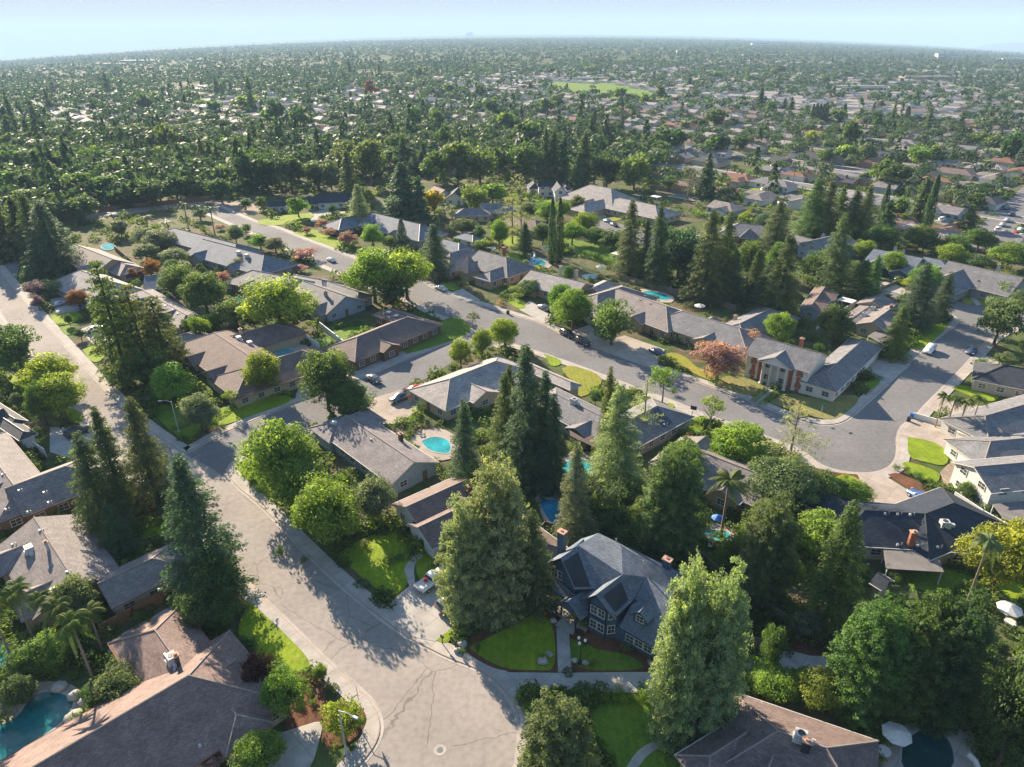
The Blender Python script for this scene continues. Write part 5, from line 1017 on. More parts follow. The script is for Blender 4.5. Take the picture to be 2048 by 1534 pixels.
TREES = """
redwood 425 1185 912 175 bluegreen|redwood 322 1022 795 110 olive|redwood 250 1020 812 95 redwood|redwood 222 1075 865 120 redwood|broad 430 1225 1120 110 dark|broad 400 1265 1180 90 dark|redwood 245 1110 1010 90 redwood
plume 1000 1222 905 155 pale_pine|plume 940 1240 985 120 pale_pine|redwood 1062 1215 1020 120 redwood|broad 925 1200 1110 90 olive|broad 1010 1180 1070 110 olive
plume 1410 1462 1102 158 pale_pine|plume 1480 1450 1126 150 pale_pine|plume 1125 1620 1388 165 olive|plume 1792 1418 1190 180 mid|plume 1882 1405 1190 180 mid|plume 1965 1420 1192 180 dark|broad 35 1408 1362 80 dark|broad 205 1412 1362 70 dark|shrub 5 1450 1425 50 mid|shrub 165 1452 1425 40 bright|broad 2040 1540 1330 130 dark|broad 1770 1410 1290 120 mid
redwood 1722 1262 1005 135 mid|plume 1565 1200 985 130 olive|broad 1560 1200 1100 90 bright|broad 1640 1110 1030 110 bright|plume 1362 1120 878 130 olive|broad 1480 1150 1060 70 mid|broad 1540 1090 1010 90 mid
thin_pine 1568 965 803 105 pale_pine|broad 1560 1010 925 150 olive|palm 1441 1076 952 95 palm|broad 1255 1030 955 95 olive|broad 1300 1090 1000 110 mid|mound 1240 1075 1010 100 dark|broad 1270 1130 1060 90 dark
redwood 1050 965 690 120 bluegreen|redwood 1012 935 745 85 olive|redwood 1088 965 742 95 bluegreen|redwood 1112 985 788 80 bluegreen|redwood 1020 905 730 60 olive
redwood 1225 955 733 60 olive|redwood 1245 985 770 125 pale_pine|redwood 935 985 798 85 bluegreen|redwood 1158 1085 882 90 greygreen|broad 965 1010 930 80 olive|thin_pine 1285 880 750 60 pale_pine
tiered 258 768 512 112 fern|tiered 300 755 562 100 fern|tiered 338 740 588 105 fern|mound 300 775 690 95 mid|broad 345 812 728 85 bright|broad 525 790 702 88 yellow|loose 462 822 775 34 bright|broad 398 865 790 75 greygreen|broad 98 790 712 92 yellow|broad 118 840 750 95 yellow|broad 80 850 765 60 mid
mound 30 745 650 90 dark|shrub 35 720 678 55 rust|mound 10 700 645 60 dark|mound 60 768 728 50 rust
broad 560 985 850 135 bright|broad 600 1020 930 120 bright|broad 655 1090 965 130 bright|broad 752 1050 950 85 greygreen|broad 650 820 700 110 mid|broad 700 835 765 90 mid|mound 665 765 700 60 mid|shrub 503 930 880 60 bright|shrub 508 955 912 40 yellow
broad 745 605 498 125 yellow|broad 812 600 498 100 yellow|mound 785 618 560 90 dark|redwood 872 555 448 68 bluegreen|broad 408 635 545 95 mid|broad 360 600 530 80 mid|broad 555 665 555 150 yellow|broad 470 660 600 75 mid|mound 400 690 620 50 bright|mound 430 665 618 60 bright|mound 378 672 635 45 mid
broad 922 735 678 52 yellow|broad 965 715 658 50 yellow|broad 1010 700 638 62 yellow|loose 946 655 622 36 greygreen|broad 1122 628 568 55 bright|broad 1146 660 580 80 bright|mound 1226 690 594 105 mid|broad 1060 590 560 42 mid|broad 1000 560 545 42 greygreen|broad 1040 590 572 44 bright|loose 1035 600 585 36 bright
mound 1440 758 668 110 pink|mound 1502 700 655 42 pink|broad 1560 690 625 55 bright|broad 1672 690 608 75 dark|redwood 1812 715 612 62 mid|redwood 1860 655 525 82 bluegreen|redwood 1905 640 543 48 bluegreen|broad 1855 590 530 70 bright|broad 1830 580 555 50 yellow|mound 2005 690 588 95 olive|broad 2045 640 580 60 olive|broad 1935 1000 965 40 mid
loose 1328 808 728 90 bright|loose 1424 858 788 62 bright|broad 1485 930 850 125 yellow|broad 1450 935 880 80 bright|broad 1370 960 885 90 yellow|broad 2010 1180 1045 145 yellow|palm 1932 1210 1072 70 olive|broad 1700 1010 965 75 bright|mound 1720 1000 960 60 mid|broad 1640 1010 950 100 mid
palm 1870 855 788 38 palm|palm 1890 862 792 40 palm|palm 1913 868 800 40 palm|palm 1937 868 790 40 palm|palm 1985 765 715 40 palm|mound 2010 735 705 50 olive|mound 1960 745 715 40 mid|mound 1975 775 752 40 dark
palm 75 1295 1178 70 palm|palm 110 1275 1190 60 palm|palm 160 1330 1205 80 palm|palm 195 1380 1235 85 palm|palm 30 1330 1195 75 palm|palm 15 1400 1270 70 palm|broad 150 1240 1160 90 olive|palm 60 1240 1165 60 olive|broad 90 1330 1280 90 bright|broad 50 1340 1300 70 mid|broad 235 1400 1340 90 olive|palm 205 1300 1215 70 palm
mound 510 1385 1310 85 maroon|broad 570 1430 1345 95 bright|broad 640 1360 1330 30 bright|mound 490 1300 1280 50 dark|mound 540 1340 1320 40 dark|broad 440 1255 1190 75 dark|mound 685 1478 1408 88 yellow|broad 520 1540 1478 100 bright|mound 425 1540 1505 50 pink|shrub 705 1440 1420 30 bright
broad 1545 1340 1250 45 mid|mound 1620 1275 1215 75 greygreen|broad 1540 1390 1345 90 bright|mound 1490 1370 1342 60 bright|broad 1640 1410 1345 100 bright|mound 1580 1395 1352 70 bright|mound 1595 1260 1230 60 dark|loose 1165 1400 1360 45 bluegreen
redwood 22 520 395 60 olive|redwood 55 505 392 55 redwood|redwood 85 525 385 70 redwood|redwood 118 545 400 90 bluegreen|redwood 5 515 410 50 redwood|thin_pine 42 500 430 40 olive|mound 95 595 558 55 olive|mound 72 600 558 45 purple|mound 75 620 588 30 purple|broad 155 620 580 45 rust|mound 190 630 600 36 olive|mound 160 680 655 26 olive
redwood 165 450 415 22 bluegreen|broad 285 490 455 50 greygreen|broad 320 500 460 60 greygreen|palm 300 475 430 40 greygreen|palm 340 470 440 40 greygreen|palm 230 450 425 36 greygreen|broad 350 530 495 50 greygreen|broad 290 520 490 50 olive|mound 300 560 515 45 rust|mound 265 560 535 36 rust|mound 448 575 540 28 pink|broad 480 545 515 36 greygreen|broad 345 560 520 40 mid|broad 240 475 440 36 greygreen
palm 378 460 405 36 greygreen|palm 405 460 408 36 greygreen|palm 430 470 412 38 greygreen|broad 470 490 450 34 greygreen|mound 520 500 465 48 bright|broad 550 505 475 40 greygreen|mound 590 515 495 34 greygreen|mound 550 535 515 38 yellow|mound 610 520 495 52 pink|mound 600 545 530 40 pink|mound 490 470 445 30 mid|mound 440 460 448 24 pink|broad 400 440 415 30 greygreen
mound 614 468 452 22 pink|mound 646 460 436 32 pink|mound 660 472 455 36 pink|mound 695 492 462 44 pink|mound 735 465 450 30 pink|redwood 722 455 368 46 pale_pine|broad 745 500 448 44 bright|cypress 805 490 438 22 greygreen|mound 780 500 470 36 mid|broad 595 435 392 44 bright|mound 522 420 392 34 mid|broad 735 408 378 34 yellow|mound 490 420 395 30 dark
redwood 810 430 325 75 bluegreen|redwood 842 438 350 40 bluegreen|redwood 700 395 300 40 olive|broad 868 430 378 44 gold|broad 950 420 370 52 bright|broad 985 408 364 60 bright|palm 890 440 405 36 palm|palm 905 450 410 40 palm|palm 880 462 425 34 palm|broad 925 470 438 60 olive|mound 958 480 450 36 dark|broad 998 500 440 42 bright|broad 965 500 478 36 bright|redwood 1050 500 444 34 dark
thin_pine 1025 488 342 48 pale_pine|thin_pine 1042 485 345 46 pale_pine|cypress 1103 528 396 20 dark|cypress 1118 525 396 18 dark|broad 1095 450 400 50 bright|broad 1125 440 400 40 bright|broad 1170 470 425 55 bright|broad 1145 490 445 60 bright|broad 1190 490 455 50 mid|mound 1225 505 455 50 dark|broad 1085 490 445 44 mid|mound 990 425 415 30 mid|broad 1155 425 390 34 olive|mound 1140 405 388 24 mid|mound 1245 425 408 24 mid|mound 1215 420 408 20 mid|broad 1060 440 405 40 olive
redwood 1268 552 398 56 olive|redwood 1298 560 438 40 bluegreen|redwood 1325 575 405 42 bluegreen|redwood 1330 555 435 50 dark|broad 1362 560 448 80 bluegreen|redwood 1380 570 510 40 bluegreen|redwood 1432 605 418 78 olive|redwood 1465 600 422 60 olive|redwood 1475 600 500 56 bluegreen|redwood 1520 600 500 40 dark|redwood 1585 640 468 76 olive|redwood 1545 620 520 60 bluegreen|broad 1500 570 480 60 mid|broad 1555 560 485 50 mid|redwood 1695 590 425 66 olive|redwood 1565 500 400 55 olive|broad 1530 470 425 40 bluegreen
redwood 1735 605 520 58 mid|redwood 1760 590 510 36 mid|broad 1640 575 500 66 mid|broad 1790 555 500 44 bright|broad 1728 520 478 40 bright|broad 1765 500 450 60 mid|broad 1700 480 440 50 yellow|mound 1850 505 462 55 dark|broad 1905 510 470 60 mid|broad 1905 530 488 56 yellow|broad 1960 505 455 58 mid|mound 1820 500 488 30 bright|broad 2020 540 485 75 bright|mound 2010 600 560 50 yellow|mound 1955 545 505 56 dark|redwood 1950 475 410 40 olive
redwood 1640 480 357 65 mid|redwood 1668 480 362 55 olive|redwood 1692 475 370 48 mid|redwood 1720 480 375 45 dark|redwood 1745 480 370 40 olive|cypress 1758 460 368 18 dark|cypress 1845 478 350 26 dark|redwood 1860 455 352 52 olive|redwood 1785 475 398 38 dark|broad 1800 440 395 44 mid|mound 1805 455 425 30 bright|broad 1905 410 378 44 olive|broad 1955 420 385 40 mid|mound 2008 405 388 24 dark|broad 1840 500 450 60 mid
redwood 1422 400 305 38 bluegreen|thin_pine 1375 395 330 48 greygreen|broad 1270 380 308 60 mid|redwood 1172 372 265 42 redwood|redwood 1130 372 268 34 redwood|redwood 1110 370 262 32 redwood|redwood 1090 368 255 32 redwood|redwood 1160 380 305 30 redwood|broad 1215 375 305 60 dark|broad 1050 362 282 60 mid|broad 1000 352 290 70 mid|broad 960 365 295 70 mid|broad 915 365 280 72 mid|broad 870 365 300 60 mid|mound 920 372 328 26 dark|broad 890 300 250 30 mid
broad 740 372 275 60 olive|broad 690 350 280 50 olive|redwood 700 382 310 40 dark|broad 790 320 265 44 dark|redwood 808 340 272 36 dark|broad 1015 268 215 46 bright|broad 1060 290 240 50 mid|broad 1095 230 190 36 mid|broad 1110 225 192 30 bright|broad 980 235 190 36 dark|redwood 1185 300 235 32 dark|broad 875 265 215 36 mid|broad 830 262 215 36 mid|redwood 845 350 300 30 redwood|broad 635 378 320 70 olive|broad 660 380 318 44 greygreen
broad 530 385 298 80 dark|broad 580 388 308 76 dark|broad 500 380 300 60 mid|redwood 425 345 278 24 olive|redwood 440 345 285 24 olive|redwood 410 340 270 26 olive|broad 345 355 335 40 bright|broad 320 318 290 42 yellow|broad 385 318 285 44 bright|broad 330 310 245 44 mid|broad 262 290 245 60 greygreen|broad 265 355 310 64 greygreen|broad 190 340 288 54 mid|redwood 155 345 292 22 dark|redwood 135 345 290 26 dark|broad 170 300 265 44 mid|broad 100 350 290 60 dark|broad 60 340 290 56 mid|broad 85 370 320 60 mid
broad 150 410 345 76 mid|broad 210 405 348 72 mid|broad 270 405 355 66 dark|broad 300 412 355 60 dark|broad 350 400 350 60 dark|broad 390 400 350 56 dark|broad 440 405 355 56 dark|redwood 240 415 368 22 dark|redwood 258 415 366 22 dark|redwood 272 412 372 20 dark|broad 55 430 375 70 mid|broad 20 400 340 60 mid|broad 15 350 295 50 dark|broad 110 440 385 60 mid|broad 160 440 390 60 dark|broad 230 380 320 40 mid|redwood 216 185 145 20 dark|redwood 200 330 260 16 redwood
broad 480 360 320 40 mid|broad 20 300 265 46 mid|broad 455 310 270 36 mid|broad 550 250 200 60 mid|broad 600 262 215 50 mid|redwood 530 290 235 26 dark|redwood 560 305 240 24 dark|broad 430 230 198 34 dark|broad 490 222 185 54 bright|redwood 435 190 150 18 dark|redwood 505 225 150 20 dark|broad 285 225 185 30 dark|broad 380 200 178 28 mid|broad 310 205 185 26 bright|broad 400 215 198 22 bright|redwood 100 220 175 22 redwood|redwood 75 260 200 26 redwood|redwood 30 260 180 22 redwood
cypress 1622 246 208 12 dark|cypress 1629 246 206 12 dark|cypress 1636 246 208 12 dark|cypress 1643 246 208 12 dark|cypress 1650 246 210 12 dark|redwood 1525 218 175 26 dark|redwood 1586 228 195 20 dark|redwood 1572 222 195 18 dark|broad 1430 255 212 50 mid|broad 1370 262 238 26 greygreen|palm 1565 305 250 20 olive|palm 1608 330 270 18 olive|palm 1795 275 240 18 olive|cypress 1810 250 212 14 dark|redwood 1865 270 215 20 dark|broad 1755 262 222 26 dark|redwood 1788 250 222 18 dark|palm 1584 378 322 26 palm|palm 1445 380 345 20 palm
broad 1325 300 255 60 mid|broad 1360 300 250 40 mid|broad 1440 310 262 66 dark|broad 1480 305 265 44 dark|broad 1620 290 260 36 yellow|broad 1650 330 295 36 mid|broad 1690 325 285 40 bright|broad 1735 330 282 36 greygreen|broad 1765 370 315 50 mid|broad 1790 380 325 66 dark|broad 1840 335 290 44 bright|broad 1870 330 292 50 mid|broad 1960 295 262 40 bright|broad 1995 305 270 44 mid|broad 2025 330 260 44 dark|broad 1680 250 212 36 mid|broad 1700 300 235 34 mid|broad 1540 230 205 30 mid
broad 1320 205 170 26 mid|broad 1290 210 188 26 bright|broad 1240 205 170 30 mid|broad 1165 205 182 20 dark|broad 960 198 170 26 dark|broad 1180 148 130 24 mid|broad 840 158 135 24 mid|redwood 760 160 128 16 dark|redwood 700 150 115 14 dark|broad 740 195 160 28 rust|broad 900 190 162 30 bright|broad 1100 150 130 26 dark|broad 1430 160 140 30 mid|redwood 1380 175 150 20 dark|broad 1500 165 148 34 bright|broad 1650 168 150 28 mid|broad 1560 150 130 30 mid
""".replace('\n', '|').split('|')
for t_ in TREES:
    if t_.strip():
        a = t_.split(); T(a[0], float(a[1]), float(a[2]), float(a[3]), float(a[4]), a[5])

# ---------------------------------------------------------------- low plants in the near gardens
def blocked(x, y, polys):
    for p in polys:
        if inside(x, y, p): return True
    return False
BB = [(min(q[0] for q in p), min(q[1] for q in p), max(q[0] for q in p), max(q[1] for q in p), p) for p in BLOCK]
def free(x, y):
    for x0, y0, x1, y1, p in BB:
        if x0 <= x <= x1 and y0 <= y <= y1 and inside(x, y, p): return False
    return True
SHR = """1150 1242 34|1172 1252 30|1195 1262 30|1185 1330 26|1255 1302 28|955 1300 24|925 1308 20|1002 1248 32|1170 1290 18|1085 1320 26|1300 1328 16|630 1355 22|620 1390 26|628 1410 22|598 1412 26|672 1498 18|655 1502 20|705 1500 18|430 855 28|412 860 26|448 862 24|1395 1505 22|1350 1510 20|780 1130 26|800 1120 24|842 1100 24|850 1075 28|690 1125 26|610 1125 26|560 1110 30|505 965 24|520 985 26|1660 960 16|1690 958 16|1790 940 22|1810 945 22|1835 958 24|1860 968 24|1880 975 20|1470 880 30|730 1095 24|1320 755 18|1345 790 22|1460 735 22|1520 740 20""".split('|')
for i, s_ in enumerate(SHR):
    a = [float(x) for x in s_.split()]; P = at(a[0], a[1], 0); r = a[2] / 2 / ppm(a[0], a[1]); plant('shrub', (P.x, P.y), r * 1.5, r, ['mid', 'bright', 'dark', 'yellow', 'greygreen', 'mid'][i % 6])
for k in range(5):
    P = at(1208 + k * 26, 1404, 0); plant('shrub', (P.x, P.y), 1.9, .95, 'bright')
tries = 0; nsh = 0
while nsh < 215 and tries < 20000:
    tries += 1; px, py = random.uniform(-10, 2058), 430 + 1104 * random.random() ** 1.1; P = at(px, py, 0)
    if not free(P.x, P.y) or any(abs(px - q[3]) < 14 and abs(py - q[4]) < 10 for q in PLANTS[-60:]): continue
    r = random.uniform(.6, 1.5); plant('shrub', (P.x, P.y), r * random.uniform(1.1, 1.9), r, random.choice(['mid', 'dark', 'bright', 'greygreen', 'mid', 'olive', 'bright', 'pink'])); nsh += 1
ntr = 0; tries = 0
while ntr < 40 and tries < 20000:
    tries += 1; px, py = random.uniform(0, 2048), random.uniform(430, 1000); P = at(px, py, 0)
    if not free(P.x, P.y) or not free(P.x + 2, P.y) or not free(P.x - 2, P.y) or any(abs(px - q[3]) < 30 and abs(py - q[4]) < 20 for q in PLANTS): continue
    k = random.choice(['broad', 'mound', 'loose', 'broad']); h = random.uniform(3, 6); plant(k, (P.x, P.y), h, h * .42, random.choice(['mid', 'bright', 'greygreen', 'olive', 'dark'])); ntr += 1

# undergrowth: the ground cover and unclipped bushes that fill the beds between the houses
def undergrowth():
    g_ = np.random.default_rng(91); Ps, Ns, Ss, Ts = [], [], [], []; c = 0
    for _ in range(26000):
        if c > 3600: break
        px, py = g_.uniform(-20, 2068), 345 + 1190 * g_.uniform() ** 1.25; P = at(px, py, 0); x, y = P.x, P.y
        dens = math.sin(x * .13 + 1) * math.sin(y * .11 + 2) + .5 * math.sin(x * .31 + y * .23)
        if dens < g_.uniform(-.8, .9) or not free(x, y): continue
        r = g_.uniform(.6, 1.7) * (1 + y / 500); h = r * g_.uniform(.6, 1.5); n_ = int(26 + 1500 / max(20, y) * 6); n_ = min(n_, 150)
        u = unit(g_, n_); u[:, 2] = np.abs(u[:, 2]); q = u * g_.uniform(.65, 1.05, (n_, 1)) * np.array([r, r * g_.uniform(.6, 1.2), h]) + np.array([x, y, .05]); t0 = .42 + g_.normal() * .2
        Ps.append(q); Ns.append(u + g_.normal(size=(n_, 3)) * .5); Ss.append(np.full(n_, r * 2.3 / math.sqrt(n_) * 1.5) * g_.uniform(.7, 1.2, n_)); Ts.append(t0 + g_.normal(size=n_) * .1); c += 1
    me = leaf_mesh('undergrowth', np.concatenate(Ps), np.concatenate(Ns), np.concatenate(Ss), np.concatenate(Ts), foliage('foliage_undergrowth', (.11, .165, .04)), .7)
    tag(link('undergrowth', me), 'unclipped ground cover filling the garden beds between the houses', 'ground cover', kind='stuff')
undergrowth()

# ---------------------------------------------------------------- hedges
def hedge(pts, wd, h, col, label):
    P_ = [at(x, y, 0) for x, y in pts]; c = P_[0].copy(); Ps, Ns = [], []
    g_ = np.random.default_rng(len(pts) * 7 + int(pts[0][0]))
    for a, b in zip(P_[:-1], P_[1:]):
        d = (b - a); L = d.length; d.normalize(); s_ = Vector((-d.y, d.x, 0)); n_ = int(L * (2 * h + wd) * 22)
        for _ in range(n_):
            t = g_.uniform(0, L); k = g_.uniform(0, 2 * h + wd)
            if k < h: o = -wd / 2; z = k; nn = -s_
            elif k < h + wd: o = k - h - wd / 2; z = h; nn = Vector((0, 0, 1))
            else: o = wd / 2; z = k - h - wd; nn = s_
            q = a + d * t + s_ * o - c; Ps.append((q.x + g_.normal() * .05, q.y + g_.normal() * .05, z + g_.normal() * .05)); Ns.append(tuple(nn))
    Ps = np.array(Ps); Ns = np.array(Ns) + g_.normal(size=(len(Ps), 3)) * .4
    me = leaf_mesh('hedge', Ps, Ns, .32 * g_.uniform(.7, 1.2, len(Ps)), .5 + g_.normal(size=len(Ps)) * .15, FM, .8); b = MB()
    o = link('hedge', me, None, (c.x, c.y, 0)); o.color = (*FOLC[col], 1); tag(o, label, 'hedge'); return o
hedge([(412, 848), (470, 815), (478, 800), (505, 806), (568, 786), (582, 795)], .9, .8, 'bright', 'zigzag clipped hedge along the lawn of the brown corner house')
hedge([(1433, 410 + 12), (1440, 418), (1500, 431), (1478, 442)], 1.4, 2.6, 'yellow', 'bright yellow-green clipped hedge bent round the far garden')
hedge([(1168, 512), (1210, 525), (1250, 545)], 2.2, 2.0, 'bright', 'thick green hedge slanting behind the twin cypresses')
hedge([(1505, 805), (1532, 782)], 1.0, .7, 'yellow', 'left clipped hedge along the columned house front walk')
hedge([(1522, 812), (1552, 786)], 1.0, .7, 'yellow', 'right clipped hedge along the columned house front walk')
hedge([(1710, 790), (1735, 780), (1690, 768)], 1.0, .9, 'mid', 'dark hedge beside the garage lawn of the columned house')
hedge([(1765, 762), (1720, 742)], .9, .8, 'mid', 'hedge bordering the wide driveway of the columned house')
hedge([(345, 862), (380, 850)], .8, .7, 'mid', 'short hedge behind the corner street lamp')
hedge([(1472, 1345), (1520, 1352), (1570, 1372), (1640, 1390)], 2.0, 2.2, 'bright', 'tall bright hedge above the brown roof at the bottom right')
hedge([(1590, 672), (1640, 690)], 1.4, 2.0, 'dark', 'dark hedge behind the columned house')
hedge([(1020, 498), (1050, 492)], 1.0, 1.0, 'dark', 'dark hedge behind the deep blue slide pool')
# ---------------------------------------------------------------- vehicles
def car_proto(kind):
    """sedan, suv, pickup: length along +X"""
    S = dict(sedan=dict(L=4.6, W=1.8, prof=[(-2.3, .35), (-2.3, .85), (-1.9, .95), (-1.35, 1.0), (-.75, 1.42), (.55, 1.42), (1.15, 1.0), (2.0, .85), (2.3, .65), (2.3, .35)], gl=(-1.25, -.72, .52, 1.08, 1.0, 1.38)),
             suv=dict(L=4.9, W=1.95, prof=[(-2.4, .4), (-2.42, 1.05), (-2.3, 1.15), (-2.0, 1.72), (.55, 1.75), (1.2, 1.12), (2.15, 1.02), (2.42, .8), (2.42, .4)], gl=(-2.25, -1.98, .5, 1.12, 1.13, 1.68)),
             pickup=dict(L=5.6, W=2.0, prof=[(-2.8, .5), (-2.8, 1.1), (-.75, 1.12), (-.62, 1.8), (.55, 1.82), (1.1, 1.2), (2.6, 1.1), (2.8, .9), (2.8, .45)], gl=(-.7, -.6, .5, 1.05, 1.2, 1.75)))[kind]
    W_ = S['W'] / 2; b = MB(); n_ = len(S['prof']); vs = []
    for sg in (-1, 1):
        for x, z in S['prof']: vs.append((x, sg * (W_ * (.80 if z > 1.25 else .97 if z < .6 else 1.0)), z))
    b.add(vs, [tuple(range(n_ - 1, -1, -1)), tuple(range(n_, 2 * n_))] + [(i, (i + 1) % n_, n_ + (i + 1) % n_, n_ + i)[::1] for i in range(n_)])
    me = b.mesh('body', [M['paint']]); 
    import bmesh
    bm = bmesh.new(); bm.from_mesh(me); bmesh.ops.recalc_face_normals(bm, faces=bm.faces); bmesh.ops.bevel(bm, geom=[e for e in bm.edges], offset=.07, segments=2, affect='EDGES'); bm.to_mesh(me); bm.free()
    me.polygons.foreach_set('use_smooth', [True] * len(me.polygons)); body = [('body', me, M['paint'])]
    x0, x1, x2, x3, zb, zt = S['gl']; g_ = MB(); w1 = W_ * 1.0; w2 = W_ * .82
    g_.add([(x2 + .05, -w2 + .06, zt - .02), (x2 + .05, w2 - .06, zt - .02), (x3 + .06, w1 - .16, zb + .03), (x3 + .06, -w1 + .16, zb + .03)], [(0, 1, 2, 3)])
    g_.add([(x1 - .05, -w2 + .06, zt - .02), (x1 - .05, w2 - .06, zt - .02), (x0 - .06, w1 - .16, zb + .03), (x0 - .06, -w1 + .16, zb + .03)], [(3, 2, 1, 0)])
    for sg in (-1, 1):
        for (xa, xb) in ((x1 + .05, (x1 + x2) / 2 - .05), ((x1 + x2) / 2 + .05, x2 - .02)):
            g_.add([(xa, sg * (w2 + .035), zt - .05), (xb, sg * (w2 + .035), zt - .05), (xb + .0, sg * (w1 + .005), zb + .06), (xa, sg * (w1 + .005), zb + .06)], [(0, 1, 2, 3)])
    parts = [('windows', g_.mesh('windows', [M['glass']]))]
    wh = []
    for xs in (-S['L'] * .31, S['L'] * .31):
        for sg in (-1, 1):
            q = MB(); q.tube([(xs, sg * (W_ - .2), .34), (xs, sg * (W_ + .03), .34)], .36, 14); q2 = MB(); q2.tube([(xs, sg * (W_ + .02), .34), (xs, sg * (W_ + .05), .34)], .22, 10); wh.append((q.mesh('wheel', [M['rubber']]), q2.mesh('rim', [M['metal']])))
    li = []
    for nm, xx, mt in (('headlight', S['L'] / 2 + .01, 'light_glass'), ('tail_light', -S['L'] / 2 - .01, 'red')):
        for sg in (-1, 1): q = MB(); q.box((xx, sg * (W_ - .28), .78), (.07, .36, .16)); li.append((nm, q.mesh(nm, [M[mt]])))
    if kind == 'pickup':
        q = MB(); q.box((-1.75, 0, 1.10), (1.85, 1.5, .08)); parts.append(('bed', q.mesh('bed', [M['metal']])))
    return body[0][1], parts, wh, li
CARS = {k: car_proto(k) for k in ('sedan', 'suv', 'pickup')}
CCOL = dict(white=(.72, .72, .72), silver=(.42, .44, .47), black=(.02, .02, .025), blue=(.04, .10, .28), grey=(.12, .13, .15), red=(.35, .03, .03), darkblue=(.03, .05, .12), teal=(.03, .15, .16))
def car(kind, px, py, px2, py2, col, label, group='vehicles standing along the streets and drives', full=True, z=.16):
    A, B = at(px, py, 0), at(px2, py2, 0); d = B - A; t = empty({'sedan': 'parked_car', 'suv': 'parked_car', 'pickup': 'pickup_truck'}[kind], (A.x, A.y, z), math.atan2(d.y, d.x), label, {'sedan': 'car', 'suv': 'car', 'pickup': 'pickup truck'}[kind], group)
    body, parts, wh, li = CARS[kind]; link('body', body, t).color = (*CCOL[col], 1)
    for nm, me in parts: link(nm, me, t)
    if full:
        for a, b in wh: w_ = link('wheel', a, t); link('rim', b, w_)
        for nm, me in li: link(nm, me, t)
    return t
pk = car('pickup', 866, 1168, 884, 1155, 'white', 'white pickup truck with a red item in its bed, parked by the curved garden path')
P_ = at(858, 1171, 1.3); b = MB(); b.box((0, 0, .25), (.5, .4, .5)); b.box((0, 0, .52), (.3, .2, .06)); o = b.build('fuel_can', M['red'], None, loc=(pk.location.x - .9, pk.location.y - .75, 1.3)); tag(o, 'red can standing in the bed of the white pickup truck', 'can')
car('suv', 905, 1212, 925, 1200, 'grey', 'dark grey car half hidden under the pale conifers on the driveway', z=.16)
car('sedan', 883, 580, 897, 586, 'silver', 'silver grey car at the kerb below the house with a steep turret', z=.03)
car('suv', 1135, 672, 1150, 679, 'black', 'black car at the kerb left of the two round street trees', z=.03)
car('suv', 1165, 688, 1180, 696, 'black', 'black car in the shade under the two round street trees', z=.03)
car('suv', 1858, 704, 1846, 716, 'white', 'white suv at the kerb of the right hand side street', z=.03)
car('sedan', 1943, 706, 1938, 713, 'darkblue', 'dark car at the right kerb opposite the white suv', z=.03)
car('sedan', 1838, 1001, 1826, 993, 'blue', 'blue car on the tan cul-de-sac driveway')
car('suv', 1799, 563, 1808, 556, 'black', 'black suv on the driveway of the dark roofed house')
car('sedan', 1315, 709, 1328, 715, 'darkblue', 'dark blue car at the kerb beside the yellow lawn', z=.03)
car('sedan', 748, 763, 760, 770, 'grey', 'dark grey car beside the long brown house with skylights')
car('sedan', 832, 783, 845, 778, 'red', 'dark red car on the tan driveway of the pale roofed house')
car('suv', 812, 795, 822, 790, 'black', 'black car behind the dark red car on the tan driveway')
car('suv', 800, 802, 790, 806, 'grey', 'grey car lowest of three on the tan driveway')
car('sedan', 663, 523, 673, 528, 'silver', 'pale car at the kerb above the white ended gabled house', z=.03)
car('sedan', 120, 612, 132, 608, 'silver', 'silver car on the drive beside the rust coloured tree')
car('sedan', 188, 664, 198, 660, 'grey', 'grey car on the drive left of the tiered conifers')
car('suv', 158, 870, 172, 864, 'black', 'black car on the drive of the very dark roofed house')
car('sedan', 1216, 445, 1224, 448, 'blue', 'blue car in front of the big light brown hip roofed house', z=.03)
car('sedan', 1228, 452, 1236, 456, 'black', 'black car right of the blue car on the inner street', z=.03)
car('suv', 933, 480, 940, 478, 'black', 'black car under the dark carport by the feathery palms')
car('sedan', 549, 416, 556, 416, 'darkblue', 'dark car before the garage of the white house on the semicircular drive')
car('sedan', 1088, 620, 1098, 625, 'grey', 'dark grey car on the drive left of the round street trees')
car('suv', 1552, 383, 1560, 384, 'white', 'white car at the kerb of the upper right street', z=.03)
car('suv', 2012, 418, 2004, 424, 'grey', 'dark car driving down the parking street', z=.03)
for i, (px, py, c_) in enumerate([(1995, 462, 'white'), (2004, 452, 'silver'), (2013, 443, 'silver'), (2024, 432, 'darkblue'), (2040, 462, 'white'), (2030, 470, 'red'), (2041, 477, 'silver'), (1965, 416, 'teal'), (1974, 418, 'silver'), (1984, 411, 'white')]):
    car('suv' if i % 3 == 0 else 'sedan', px, py, px + 7, py - 7, c_, ['first white car of the row up the parking street', 'silver car second in the row up the parking street', 'silver car third in the row up the parking street', 'dark blue car fourth in the row up the parking street', 'white car on the drive at the right edge', 'dark red car beside the white car at the right edge', 'silver car lowest at the right edge', 'teal car on the drive above the parking street', 'silver car between the teal and the white one above the parking street', 'white car rightmost on the drive above the parking street'][i], 'cars by the parking street', z=.03 if i < 4 else .16)

